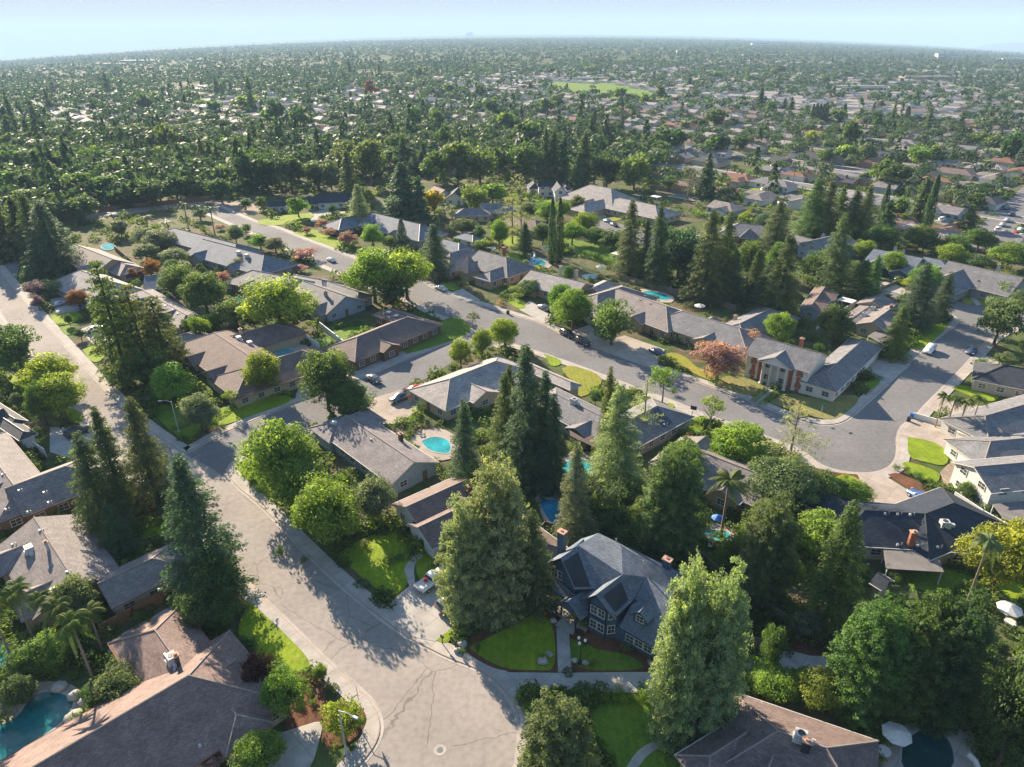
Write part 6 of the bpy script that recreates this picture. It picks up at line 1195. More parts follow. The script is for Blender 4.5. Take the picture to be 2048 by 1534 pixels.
# ---------------------------------------------------------------- street furniture
def lamp_post(bx, by, ty, ax, ay, label):
    P, h = pick_height(bx, by, ty); q = at(ax, ay, h); d = (q.xy - P.xy); d = d.normalized(); t = empty('street_lamp', P, 0, label, 'street lamp', 'street lamps')
    b = MB(); b.tube([(0, 0, .1), (0, 0, h * .5), (0, 0, h)], [.14, .11, .08], 10); b.box((0, 0, .2), (.42, .42, .25)); b.build('pole', M['metal'], t, smooth=False)
    b = MB(); L = 1.9; b.tube([(0, 0, h - .1), (d.x * L * .4, d.y * L * .4, h + .18), (d.x * L, d.y * L, h + .2)], .045, 6); b.build('arm', M['metal'], t)
    b = MB(); b.box((d.x * (L + .3), d.y * (L + .3), h + .17), (.75, .32, .16), 0, math.atan2(d.y, d.x), .8); l_ = b.build('lamp_head', M['metal'], t); b = MB(); b.box((d.x * (L + .35), d.y * (L + .35), h + .07), (.4, .24, .06), 0, math.atan2(d.y, d.x)); b.build('lens', M['light_glass'], l_)
lamp_post(693, 1507, 1421, 701, 1432, 'pale street lamp over the white-flowered bush in the lower kerb bed')
lamp_post(358, 864, 803, 330, 803, 'pale street lamp beside the grey-green bush at the street corner')
def sign_post(px, py, h, label):
    P = at(px, py, 0); t = empty('street_sign', P, R(40), label, 'street sign', 'street name signs at the corners'); b = MB(); b.tube([(0, 0, .1), (0, 0, h)], .035, 6); b.build('pole', M['metal'], t)
    for k, rz in enumerate((0, math.pi / 2)): b = MB(); b.box((0, 0, h + .12 + .26 * k), (.95, .03, .22), 0, rz); b.build('sign_plate', M['green_sign'], t)
sign_post(409, 862, 2.9, 'green street name sign in the corner bed near the clipped hedge')
sign_post(1640, 838, 3.0, 'green street name sign on the dry corner lawn')
def hoop(px, py, rz, label, h=3.2):
    P = at(px, py, .14); t = empty('basketball_hoop', P, rz, label, 'basketball hoop'); b = MB(); b.tube([(-.9, 0, 0), (-.9, 0, h - .4), (-.2, 0, h)], .06, 7); b.build('pole', M['metal_dark'], t)
    b = MB(); b.box((-.9, 0, .1), (.9, .6, .2)); b.build('base', M['metal_dark'], t); b = MB(); b.box((-.1, 0, h + .25), (.06, 1.25, .85)); b.build('backboard', M['metal_dark'], t)
    b = MB(); b.tube([(.15 + .22 * math.cos(a), .22 * math.sin(a), h) for a in [k * math.pi / 6 for k in range(13)]], .015, 4); b.build('rim', M['red'], t)
hoop(722, 1424, R(20), 'dark basketball hoop on a pole at the kerb of the foreground street', 3.0); hoop(1384, 845, R(60), 'dark basketball hoop on the driveway behind the grey solar panelled house')
def mailbox(px, py, label):
    P = at(px, py, .14); t = empty('mailbox', P, R(-45), label, 'mailbox', 'kerbside mailboxes'); b = MB(); b.box((0, 0, .55), (.1, .1, 1.1)); b.build('post', M['metal_dark'], t); b = MB(); b.box((0, 0, 1.22), (.5, .24, .26)); b.tube([(-.25, 0, 1.34), (.25, 0, 1.34)], .12, 8); b.build('box', M['metal_dark'], t)
mailbox(885, 1287, 'dark mailbox at the corner of the blue house driveway'); mailbox(911, 1296, 'dark mailbox beside the yellowish shrub at the kerb')
def bin_(px, py, col, label):
    P = at(px, py, .03); t = empty('wheeled_bin', P, R(-50), label, 'wheeled bin', 'wheeled bins by the kerbs'); b = MB(); b.box((0, 0, .5), (.55, .6, .95), 0, 0, 1.15); b.build('body', M[col], t); b = MB(); b.box((0, 0, 1.02), (.68, .74, .1)); b.build('lid', M[col], t)
    for sg in (-1, 1): b = MB(); b.tube([(-.3, sg * .25, .12), (-.3, sg * .33, .12)], .12, 8); b.build('wheel', M['rubber'], t)
bin_(213, 862, 'metal_dark', 'dark wheeled bin with pale lid at the kerb of the left street'); bin_(217, 869, 'metal_dark', 'second dark wheeled bin, nearer to the tall conifers'); bin_(1016, 628, 'metal_dark', 'lone dark wheeled bin on the kerb of the middle street')
bin_(1817, 843, 'metal_dark', 'dark wheeled bin at the end of the cul-de-sac wall'); bin_(1823, 836, 'blue_plastic', 'blue wheeled bin at the end of the cul-de-sac wall'); bin_(1766, 577, 'metal_dark', 'dark wheeled bin at the top of the far side street')
def umbrella(px, py, mat, label, r=1.6):
    P = at(px, py, .16); t = empty('patio_umbrella', P, 0, label, 'umbrella', 'patio umbrellas'); b = MB(); b.tube([(0, 0, 0), (0, 0, 2.5)], .03, 6); b.build('pole', M['metal'], t)
    b = MB(); n_ = 8; vs = [(r * math.cos(2 * math.pi * k / n_), r * math.sin(2 * math.pi * k / n_), 2.05) for k in range(n_)] + [(0, 0, 2.65)] + [(r * .98 * math.cos(2 * math.pi * k / n_), r * .98 * math.sin(2 * math.pi * k / n_), 1.98) for k in range(n_)] + [(0, 0, 2.58)]
    b.add(vs, [(k, (k + 1) % n_, n_) for k in range(n_)] + [(n_ + 1 + (k + 1) % n_, n_ + 1 + k, 2 * n_ + 1) for k in range(n_)] + [(k, n_ + 1 + k, n_ + 1 + (k + 1) % n_, (k + 1) % n_) for k in range(n_)]); b.build('canopy', M[mat], t)
umbrella(1785, 1492, 'canvas', 'white patio umbrella beside the dark green pool'); umbrella(895, 466, 'canvas_red', 'red patio umbrella under the feathery palms'); umbrella(1398, 625, 'canvas', 'cream patio umbrella behind the yellow walled grey house'); umbrella(1200, 545, 'canvas', 'pale patio umbrella beside the wide low grey house pool')
umbrella(2010, 1240, 'canvas', 'white patio umbrella over garden seats near the right edge'); umbrella(1432, 1056, 'blue_plastic', 'blue umbrella beside the green pool under the palm', 1.0)
def fence(pts, h, mat, label, posts=True, th=.06, cap=False):
    P_ = [at(x, y, 0) for x, y in pts]; c = P_[0]; t = empty('fence' if mat != 'white_wall' else 'garden_wall', c, 0, label, 'fence' if mat != 'white_wall' else 'wall')
    b = MB()
    for a, e in zip(P_[:-1], P_[1:]):
        d = e - a; m_ = (a + e) / 2 - c; rz = math.atan2(d.y, d.x); L = d.length
        if mat.startswith('wood'):
            k = 0; nb = max(1, int(L / .3)) if L < 40 else max(1, int(L / .9)); dn = d.normalized()
            for j in range(nb):
                q = a + d * ((j + .5) / nb) - c; b.box((q.x, q.y, h / 2 + (j % 3) * .012), (L / nb * .96, .03, h), 0, rz)
        else: b.box((m_.x, m_.y, h / 2), (L, .18, h), 0, rz)
    b.build('panel', M[mat], t)
    if posts:
        for a, e in zip(P_[:-1], P_[1:]):
            L = (e - a).length; nb = max(1, min(24, int(L / 2.6)))
            for j in range(nb + 1):
                q = a + (e - a) * (j / nb) - c; b = MB(); b.box((q.x, q.y, (h + .12) / 2), (.14, .14, h + .12)); b.build('post', M[mat], t)
    b = MB()
    for a, e in zip(P_[:-1], P_[1:]): d = e - a; m_ = (a + e) / 2 - c; b.box((m_.x, m_.y, h + .05), (d.length, .12 if mat != 'white_wall' else .26, .06), 0, math.atan2(d.y, d.x))
    b.build('rail', M[mat], t)
fence([(205, 1272), (270, 1235), (350, 1193)], 1.9, 'wood_fence', 'orange brown board fence between the two front left houses')
fence([(1250, 1000), (1360, 1090), (1480, 1190), (1570, 1250), (1600, 1262)], 1.8, 'wood_grey', 'dark board fence running behind the dark blue two-storey house')
fence([(1905, 1003), (1960, 1040), (2048, 1090), (2090, 1112)], 1.9, 'white_wall', 'long white garden wall right of the navy roofed house')
fence([(1826, 836), (1914, 862)], 1.2, 'white_wall', 'low wall beside the four young palms')
fence([(1205, 978), (1238, 1010)], 1.8, 'wood_fence', 'short leaning board fence behind the broad olive tree')
fence([(1632, 660), (1700, 620), (1760, 582)], 1.8, 'white_wall', 'pale block wall left of the tan gabled house')
fence([(1240, 560), (1330, 585), (1400, 600), (1470, 622)], 1.8, 'wood_grey', 'grey board fence behind the curved pool and tall redwoods')
fence([(190, 424), (300, 411), (420, 400)], 1.6, 'wood_fence', 'long tan fence along the dirt road below the dark tree belt')
fence([(1300, 378), (1420, 398), (1480, 425)], 1.8, 'wood_grey', 'board fence behind the yellow flowering hedge')
fence([(640, 655), (690, 695), (650, 715)], 1.6, 'white_wall', 'pale wall around the kinked pool')
fence([(1548, 1310), (1500, 1290)], 1.6, 'wood_grey', 'dark gate beside the plumed conifer drive')
fence([(1795, 568), (1740, 590), (1700, 600)], 1.2, 'wood_grey', 'low board fence at the head of the far side street')
fence([(1855, 410), (1930, 432), (1958, 440)], 1.6, 'wood_fence', 'brown board fence by the leaning tall cypress')
fence([(230, 500), (300, 560), (390, 640)], 1.7, 'wood_grey', 'grey fence behind the three tiered conifers')
fence([(560, 650), (640, 700)], 1.7, 'white_wall', 'white wall behind the brown corner house pool')
fence([(1060, 1100), (1090, 1060), (1130, 1075)], 1.8, 'wood_grey', 'board fence between the small spa and the dark blue house')
# utility pole (wooden) on the concrete drive, garden lamp with globes
P, h = pick_height(1536, 1336, 1288); t = empty('wooden_post', P, 0, 'brown wooden post beside the plumed conifer and gate', 'post'); b = MB(); b.tube([(0, 0, 0), (.1, 0, h)], [.16, .12], 8); b.build('shaft', M['wood_fence'], t)
P, h = pick_height(1160, 1328, 1280); t = empty('garden_lamp', P, 0, 'black garden lamp with three glass globes beside the front walk', 'garden lamp'); b = MB(); b.tube([(0, 0, 0), (0, 0, h)], [.07, .05], 8); b.tube([(0, 0, 0), (0, 0, .7)], [.35, .2], 10); b.build('pole', M['metal_dark'], t)
for k in range(3):
    a = k * 2.1; b = MB(); b.tube([(0, 0, h - .5), (math.cos(a) * .5, math.sin(a) * .5, h - .35)], .03, 5); ar = b.build('arm', M['metal_dark'], t); b = MB(); b.blob((math.cos(a) * .5, math.sin(a) * .5, h - .1), (.2, .2, .26), 1, rough=0); b.build('globe', M['light_glass'], ar, smooth=True)
def boulder(px, py, r, label, mat='stone'):
    P = at(px, py, .15); b = MB(); b.blob((0, 0, r * .35), (r, r * .8, r * .6), int(px), rough=.14); o = b.build('boulder', M[mat], None, True, loc=P); tag(o, label, 'rock', 'garden boulders')
for px, py, r, l in [(1054, 1212, .75, 'flat pale boulder in the mulch left of the entry porch'), (1107, 1243, .55, 'pale rounded boulder beside the top of the front walk'), (1085, 1325, .8, 'tan boulder at the foot of the left lawn'), (1098, 1312, .6, 'grey boulder above the tan one by the front walk'), (1149, 1323, .5, 'pale boulder right of the front walk'), (1171, 1327, .5, 'pale boulder beside the yellow shrub'), (1303, 1328, .5, 'pale boulder stack at the right end of the bed'), (925, 1290, .7, 'tan boulder beside the kerb shrub left'), (915, 1302, .5, 'small tan boulder nearest the mailbox'), (-5, 1400, 1.2, 'dark rock on the left shore of the lagoon pool'), (120, 1378, 1.0, 'pale rock at the head of the lagoon pool'), (150, 1395, .9, 'pale rock right of the lagoon pool head'), (150, 1440, 1.2, 'wide flat rock on the right shore of the lagoon pool'), (20, 1405, 1.0, 'grey rock in the planting above the lagoon pool'), (52, 1392, .9, 'mossy rock at the narrow neck of the lagoon pool'), (135, 1470, 1.0, 'flat rock at the lower right shore of the lagoon pool'), (100, 1490, .8, 'low rock near the bottom of the lagoon pool'), (170, 1405, .8, 'pale outlying rock right of the lagoon pool'), (1058, 512, .9, 'red brown rock at the slide pool'), (1095, 520, .8, 'second red brown rock right of the slide pool')]: boulder(px, py, r, l)
# white pool slide, manhole, patio tables, sheds
b = MB(); P = at(1925, 1530, .16); b.tube([(0, 0, 1.9), (.6, -.6, 1.5), (.7, -1.6, 1.0), (.2, -2.6, .5), (-.7, -3.0, .3)], .3, 8); o = b.build('pool_slide', M['trim_white'], None, loc=P); tag(o, 'white curved slide at the dark green pool', 'slide')
b = MB(); P = at(1066, 512, .16); b.tube([(0, 0, 1.6), (.5, -.5, 1.1), (.6, -1.6, .5), (.5, -2.2, .2)], .4, 8); o = b.build('pool_slide', M['trim_white'], None, loc=P); tag(o, 'pale water slide beside the deep blue pool', 'slide')
P = at(852 + 28, 1500, .018); b = MB(); b.tube([(0, 0, 0), (0, 0, .012)], .72, 28); o = b.build('manhole_cover', M['concrete'], None, loc=P); tag(o, 'round concrete collared manhole in the foreground street', 'manhole cover'); b = MB(); b.tube([(0, 0, .013), (0, 0, .018)], .36, 24); b.build('lid', M['asphalt_grey'], o)
P = at(1666, 857, .022); b = MB(); b.tube([(0, 0, 0), (0, 0, .012)], .4, 18); o = b.build('manhole_cover', M['metal_dark'], None, loc=P); tag(o, 'small dark manhole in the corner of the grey street', 'manhole cover')
def table(px, py, label):
    P = at(px, py, .16); t = empty('patio_table', P, 0, label, 'table', 'garden tables'); b = MB(); b.tube([(0, 0, .7), (0, 0, .76)], .75, 16); b.build('tabletop', M['trim_white'], t)
    for k in range(4): a = k * 1.57 + .4; b = MB(); b.box((.5 * math.cos(a), .5 * math.sin(a), .35), (.06, .06, .7)); b.build('leg', M['metal'], t)
def lounger(px, py, rz, mat, label):
    P = at(px, py, .16); t = empty('sun_lounger', P, rz, label, 'lounger', 'pool loungers'); b = MB(); b.box((0, 0, .34), (1.3, .65, .1)); b.build('seat', M[mat], t); b = MB(); b.add([(.65, -.32, .34), (.65, .32, .34), (1.15, .32, .8), (1.15, -.32, .8), (.68, -.32, .28), (.68, .32, .28), (1.2, .32, .74), (1.2, -.32, .74)], [(0, 1, 2, 3), (7, 6, 5, 4), (0, 3, 7, 4), (1, 5, 6, 2), (2, 6, 7, 3), (0, 4, 5, 1)]); b.build('backrest', M[mat], t)
    for x in (-.55, .55):
        for y in (-.28, .28): b = MB(); b.box((x, y, .15), (.06, .06, .3)); b.build('leg', M['metal'], t)
table(2018, 1252, 'white garden table under the umbrella near the right edge'); table(1765, 1510, 'white garden table by the dark green pool'); table(905, 462, 'white table beside the red umbrella')
for a in [(222, 1420, .4, 'trim_white', 'white lounger right of the teal lagoon pool'), (1390, 600, .3, 'blue_plastic', 'blue lounger in the shade behind the redwoods'), (1335, 578, .2, 'trim_white', 'white lounger above the curved pool'), (1202, 1440 - 300, 1.0, 'trim_white', 'white lounger behind the dark blue house'), (1420, 1092, 1.2, 'trim_white', 'white lounger below the green pool')]: lounger(*a)
# gazebos and pergolas
def gazebo(px, py, wd, h, roof, label, rz=R(-48), name='pergola'):
    P = at(px, py, .1); t = empty(name, P, rz, label, name.replace('_', ' ')); b = MB(); b.box((0, 0, h), (wd, wd * .8, .14)); b.build('roof', M[roof], t)
    for x in (-.45, .45):
        for y in (-.35, .35): b = MB(); b.box((x * wd, y * wd, h / 2), (.14, .14, h)); b.build('post', M['trim_white'], t)
gazebo(1690, 618, 4.2, 2.7, 'light_glass', 'brown framed patio gazebo with a table inside, left of the tan gabled house'); gazebo(1238, 522, 5.0, 2.6, 'trim_white', 'white pergola in the lawn left of the tall olive conifer'); gazebo(1310, 405, 4.5, 2.8, 'canvas', 'cream garden gazebo below the golden hedge', name='gazebo'); gazebo(938, 478, 5.5, 3.0, 'roof_dark', 'dark roofed carport beside the feathery palms', name='carport')
gazebo(1275, 402, 4.0, 2.8, 'roof_grey', 'small grey gazebo right of the big light brown house', name='gazebo')
# dark evaporative debris: flagpole-like antenna masts on the far side and utility poles along the middle distance
def utility(px, py, h, label):
    P = at(px, py, 0); t = empty('utility_pole', P, R(40), label, 'utility pole', 'utility poles between the blocks'); b = MB(); b.tube([(0, 0, 0), (0, 0, h)], [.2, .14], 6); b.build('pole', M['wood_grey'], t); b = MB(); b.box((0, 0, h - .6), (2.4, .12, .14)); b.build('crossarm', M['wood_grey'], t)
for i, (px, py) in enumerate([(1338, 300), (1250, 292), (1160, 285), (1070, 278), (980, 272), (1270, 345), (1600, 300), (1890, 285), (1886, 262), (700, 275), (560, 262), (960, 262)]): utility(px, py, 11, ['utility pole %s' % s for s in ('beyond the olive roadside tree', 'second in the line past the big redwoods', 'just behind the tall redwoods', 'above the lime green tree', 'beyond the grey-green tree group', 'beside the weeping tree at the right street bend', 'behind the pale palms in the right blocks', 'near the far right shopping roof', 'far right beyond the dark pair of cypresses', 'in the left middle distance by the tall olive tree', 'left of the dark double conifer', 'beyond the yellow roofed lot')][i])
# ---------------------------------------------------------------- the suburb beyond: street grid, houses, trees
GA, GB = R(-50), R(40)
ua, ub_ = Vector((math.cos(GA), math.sin(GA))), Vector((math.cos(GB), math.sin(GB)))
NEAR = [(-200, 640), (0, 535), (60, 480), (110, 440), (430, 395), (560, 375), (700, 362), (850, 352), (1000, 348), (1150, 345), (1300, 370), (1430, 428), (1560, 400), (1640, 440), (1750, 470), (1860, 470), (1940, 485), (2048, 520), (2300, 600), (2300, 1600), (-200, 1600)]
BELT = [(-100, 560), (0, 470), (0, 270), (250, 280), (460, 300), (640, 290), (860, 268), (1000, 258), (1200, 268), (1330, 300), (1320, 370), (1150, 350), (850, 360), (560, 380), (120, 440), (60, 480)]
PARK = [(1090, 162), (1230, 166), (1345, 188), (1330, 200), (1220, 197), (1105, 182)]
FARM_TREES_MIN = 0
tag(slab('park_lawn', wpoly(PARK), .05, 'lawn_dark', block=False), kind='structure')
protos = []
def far_proto(i):
    rs = random.Random(900 + i); F = dict(c=Vector((0, 0)), u=Vector((1, 0)), v=Vector((0, 1)), L=rs.uniform(8, 12), w=rs.uniform(4.6, 5.8), zr=0, ze=2.7, th=0); F['zr'] = 2.7 + F['w'] * .36
    F2 = dict(c=Vector((rs.choice([-4.5, 4.5]), -rs.uniform(3.5, 5))), u=Vector((0, 1)), v=Vector((-1, 0)), L=rs.uniform(6, 8), w=rs.uniform(3.4, 4.2), zr=0, ze=2.7, th=math.pi / 2); F2['zr'] = 2.7 + F2['w'] * .36
    e = rs.choice(['gg', 'hh', 'gh', 'hh']); e2 = rs.choice(['hg', 'gg', 'hh']); rb, wb = MB(), MB(); z = Vector((0, 0))
    x1, x2 = roof_solid(rb, F, e[0], e[1], z); wall_solid(wb, F, e[0], e[1], x1, x2, z); y1, y2 = roof_solid(rb, F2, e2[0], e2[1], z, k=-.012); wall_solid(wb, F2, e2[0], e2[1], y1, y2, z, .51, .01)
    roofs = []
    for rc in ('tan', 'light', 'grey', 'brown', 'lilac', 'dark', 'light', 'red', 'tan'):
        me = rb.mesh('roof', [M['roof_' + rc], M['trim_white']]); roof_uv(me); roofs.append((rc, me))
    g_ = MB(); yy = F2['c'].y + y1 + .5; g_.box((F2['c'].x, yy - .03, 1.1), (4.6, .1, 2.2)); wn = []
    for k in (-1, 0, 1):
        q = MB(); q.box((k * 3.2 - F2['c'].x * .4, -F['w'] + .46, 1.5), (1.6, .1, 1.1)); wn.append(q.mesh('window', [M['glass']]))
    ch = MB(); ch.box((rs.uniform(-3, 3), rs.uniform(-1, 2), F['zr'] - .6), (.9, .7, 3.0))
    return roofs, wb.mesh('wall', [M['walltint']]), g_.mesh('garage_door', [M['trim_white']]), wn, ch.mesh('chimney', [M['brick']])
protos = [far_proto(i) for i in range(7)]
cand = []
for ia in range(-60, 120):
    for ib in range(-5, 60):
        for sgn in (-1, 1):
            q = ub_ * (ib * 64.0 + 31 + sgn * 16.5) + ua * (ia * 20.5 + (ib % 3) * 7); x, y = q
            if y < 200: continue
            px, py = proj((x, y, 2 + gz(x, y)))
            if not (-40 < px < 2090 and 96 < py < 500): continue
            d = math.hypot(x, y)
            if inside(px, py, NEAR) or inside(px, py, PARK) or d > 2300: continue
            if inside(px, py, BELT) and random.random() < .93: continue
            if px < 900 and random.random() < .18: continue
            if (px < 500 and py < 160) and random.random() < .5: continue
            if ia % 17 == 5 or (d > 1400 and random.random() < .3): continue
            if not free(x, y): continue
            cand.append((d, x + random.uniform(-1, 1), y + random.uniform(-1, 1), px, py, sgn))
cand.sort(); near_ok = []
# streets between the rows (real strips of asphalt with pale verges)
for ib in range(-5, 60):
    b = MB(); n0 = 0; run = []
    for ia in range(-120, 240):
        q = ub_ * (ib * 64.0 + 31) + ua * (ia * 10.25); px, py = proj((q.x, q.y, 0)) if q.y > 0 else (-9999, 0)
        px, py = proj((q.x, q.y, gz(q.x, q.y))) if q.y > 0 else (-9999, 0)
        ok = q.y > 200 and -60 < px < 2110 and 100 < py and not inside(px, py, NEAR) and not inside(px, py, PARK) and not inside(px, py, BELT) and math.hypot(*q) < 2300
        if ok: run.append(q)
        if (not ok or ia == 239) and len(run) > 2:
            a, e = run[0], run[-1]
            for wd, z in ((7.5, .05), (5.2, .09)):
                s_ = ub_ * wd
                for r0, r1 in zip(run[:-1:3], run[3::3]): b.add([(*q_, z + .06 + gz(*q_)) for q_ in (r0 - s_, r1 - s_, r1 + s_, r0 + s_)], [(0, 1, 2, 3)], 0 if wd == 5.2 else 1)
            run = []
        elif not ok: run = []
    if b.v: tag(b.build('road', [M['asphalt_grey'], M['concrete_pale']]), kind='structure')
WC = [(.55, .54, .5), (.42, .36, .27), (.5, .45, .36), (.35, .33, .31), (.3, .36, .4), (.6, .6, .6), (.34, .22, .16)]
WN = ['white', 'tan', 'cream', 'grey', 'pale blue', 'white', 'brown']
RN = dict(tan='tan', light='pale', grey='grey', brown='brown', lilac='lilac grey', dark='dark grey', red='reddish', mauve='mauve')
MID = []; NIND = 252
for i, (d, x, y, px, py, sgn) in enumerate(cand[:NIND]):
    pr = protos[random.randrange(7)]; rc, rm = random.choice(pr[0]); wi = random.randrange(7); rz = GA + (math.pi if sgn > 0 else 0) + random.choice([0, 0, 0, math.pi / 2]) + random.uniform(-.04, .04)
    t = empty('house', (x, y, gz(x, y)), rz, cat='house', group='single-storey houses of the far blocks', scale=(random.choice([-1, 1]) * 1.0, 1, 1))
    link('roof', rm, t); w_ = link('wall', pr[1], t); w_.color = (*WC[wi], 1)
    if d < 700: link('garage_door', pr[2], t)
    if d < 520:
        for m_ in pr[3]: link('window', m_, t)
    if i % 2: link('chimney', pr[4], t)
    MID.append((t, px, py, RN[rc] + ' roofed ' + WN[wi])); near_ok.append((x, y))
# drives, front lawns and parked cars of the nearer of these houses
yard = MB(); FARCARS = []
for i, (t, px, py, nm) in enumerate(MID):
    if math.hypot(t.location.x, t.location.y) > 900: continue
    mw = Matrix.Translation(t.location) @ Matrix.Rotation(t.rotation_euler[2], 4, 'Z'); z = .13 + (i % 4) * .004
    for x0, x1, m_ in ((-9.0, -1.5, 0), (-1.2, 3.8, 1), (4.2, 9.0, (0, 2, 3)[i % 3])):
        vs = [mw @ Vector((x, y, z)) for x, y in ((x0, -11.0), (x1, -11.0), (x1, -5.2), (x0, -5.2))]; yard.add(vs, [(0, 1, 2, 3)], m_)
    if i % 3 and i < 90:
        k = random.choice(['sedan', 'suv']); c_ = random.choice(['white', 'silver', 'black', 'grey', 'blue', 'red', 'white']); q = mw @ Vector((1.2, -8.6, .15)); body, parts, wh, li = CARS[k]
        c2 = empty('parked_car', q, t.rotation_euler[2] + math.pi / 2, None, 'car', 'cars on the drives of the far blocks'); link('body', body, c2).color = (*CCOL[c_], 1)
        for nm2, me in parts: link(nm2, me, c2)
        FARCARS.append((c2, *proj(tuple(q)), c_))
tag(yard.build('front_yard', [M['lawn'], M['concrete_pale'], M['lawn_dry'], M['gravel']]), kind='structure')
# the rest of the houses: one mass of roofs seen from far off
def merged_far(lst, name, label):
    mats = [M['roof_tan'], M['roof_light'], M['roof_grey'], M['roof_brown'], M['trim_white'], M['white_wall'], M['concrete_tan']]
    b = MB()
    for (d, x, y, px, py, sgn) in lst:
        th = GA + random.choice([0, math.pi / 2]) + random.uniform(-.05, .05); ca, sa = math.cos(th), math.sin(th); L, w_, h = random.uniform(7, 10), random.uniform(4.5, 6), random.uniform(1.4, 2.1); mi = random.choice([0, 1, 1, 1, 2, 3, 6]); s = 1.0
        hp = random.choice([0, 4.5])
        zz = gz(x, y); P_ = lambda u, v, z: (x + ca * u - sa * v, y + sa * u + ca * v, z + zz)
        b.add([P_(-L, -w_, 2.7), P_(L, -w_, 2.7), P_(L, w_, 2.7), P_(-L, w_, 2.7), P_(-L + hp, 0, 2.7 + h), P_(L - hp, 0, 2.7 + h)], [(0, 1, 5, 4), (2, 3, 4, 5), (3, 0, 4), (1, 2, 5)], mi)
        k = .93; b.add([P_(-L * k, -w_ * k, 0), P_(L * k, -w_ * k, 0), P_(L * k, w_ * k, 0), P_(-L * k, w_ * k, 0), P_(-L * k, -w_ * k, 2.72), P_(L * k, -w_ * k, 2.72), P_(L * k, w_ * k, 2.72), P_(-L * k, w_ * k, 2.72)], [(0, 1, 5, 4), (1, 2, 6, 5), (2, 3, 7, 6), (3, 0, 4, 7)], 5)
    me = b.mesh(name, mats); roof_uv(me); o = link(name, me); tag(o, label, 'houses', kind='stuff')
merged_far(cand[NIND:], 'far_houses', 'countless low rooftops showing between trees towards the horizon')
# large pale buildings in the distance
def block_building(px, py, wpx, h, mat, label, roofm='roof_light', storeys=1, rz=R(-6), dep=.4):
    P = at(px, py, 0); wd = wpx / ppm(px, py); t = empty('long_building', P, rz, label, 'building'); b = MB(); b.box((0, 0, h / 2), (wd, wd * dep, h)); b.build('wall', M[mat], t); b = MB(); b.box((0, 0, h + .3), (wd * 1.01, wd * dep * 1.02, .6)); b.build('roof', M[roofm], t)
    for s in range(storeys):
        b = MB(); b.box((0, -wd * dep / 2 - .1, h * (s + .5) / storeys), (wd * .94, .3, h / storeys * .4)); b.build('window_band', M['glass'], t)
for a in [(225, 131, 60, 7, 'white_wall', 'long white flat building left of the far pale roofs'), (290, 125, 90, 8, 'white_wall', 'long pale building in the far left distance'), (420, 122, 60, 6, 'canvas_red', 'low red-edged building in the far left distance'), (1892, 118, 40, 20, 'white_wall', 'white multi-storey block on the far right', 'roof_light', 4), (1370, 106, 34, 9, 'white_wall', 'long white roofed hall right of the centre distance'), (1520, 92, 34, 18, 'white_wall', 'cluster of white domed buildings near the horizon', 'roof_light', 2), (1520, 113, 70, 6, 'concrete_pale', 'low tan flat building under the domed cluster'), (1180, 162, 70, 5, 'white_wall', 'long white school building beside the park'), (1720, 182, 90, 6, 'white_wall', 'long low pale building in the right distance'), (1850, 162, 90, 7, 'concrete_tan', 'wide shopping roof in the right distance'), (2030, 122, 60, 12, 'white_wall', 'white buildings at the far right edge'), (1165, 82, 50, 8, 'concrete_tan', 'tan low building near the horizon'), (1600, 112, 50, 6, 'white_wall', 'pale flat hall beyond the right blocks'), (640, 88, 40, 14, 'white_wall', 'pale block on the horizon left of centre'), (890, 94, 30, 8, 'white_wall', 'small white building below the horizon')]: block_building(*a)
P = at(1627, 84, 0); b = MB(); b.tube([(0, 0, 0), (0, 0, 60)], [2.0, 1.0], 6); tag(b.build('radio_mast', M['metal'], None, loc=(P.x * .8, P.y * .8, gz(P.x * .8, P.y * .8))), 'thin radio mast rising above the horizon right of centre', 'mast')
for k, (az, dist, hh, ww) in enumerate([(-2.8, 14000, 70, 60), (-2.9, 14000, 55, 130)]):
    a = R(az); b = MB(); b.box((0, 0, hh / 2), (ww, 60, hh)); tag(b.build('tower_block', M['white_wall'], None, loc=(math.sin(a) * dist, math.cos(a) * dist, 0)), ['tallest tower block on the centre horizon', 'wide low block beside the tallest one on the horizon'][k], 'building')
# individual trees of the middle distance, then the mass of the far ones
NI = 0; TP = []
GREENS = ['dark', 'mid', 'dark', 'mid', 'bright', 'olive', 'greygreen', 'dark']
placed = [(p[3], p[4]) for p in PLANTS]
tries = 0
while NI < 30 and tries < 30000:
    tries += 1; px, py = random.uniform(0, 2048), random.uniform(205, 470); P = at(px, py, 0)
    if inside(px, py, NEAR) or inside(px, py, PARK): continue
    if not free(P.x, P.y) or any(abs(px - a) < 13 and abs(py - b_) < 7 for a, b_ in placed): continue
    if any((P.x - a) ** 2 + (P.y - b_) ** 2 < 64 for a, b_ in near_ok): continue
    k = random.choice(['broad', 'broad', 'broad', 'redwood', 'mound', 'broad', 'palm' if px > 1200 else 'broad']); h = random.uniform(5, 10) if k != 'redwood' else random.uniform(11, 17)
    if k == 'palm': h = random.uniform(9, 13)
    plant(k, (P.x, P.y), h, dict(redwood=.2, palm=.17).get(k, .5) * h * random.uniform(.8, 1.1), random.choice(GREENS) if k != 'palm' else 'palm'); placed.append((px, py)); NI += 1
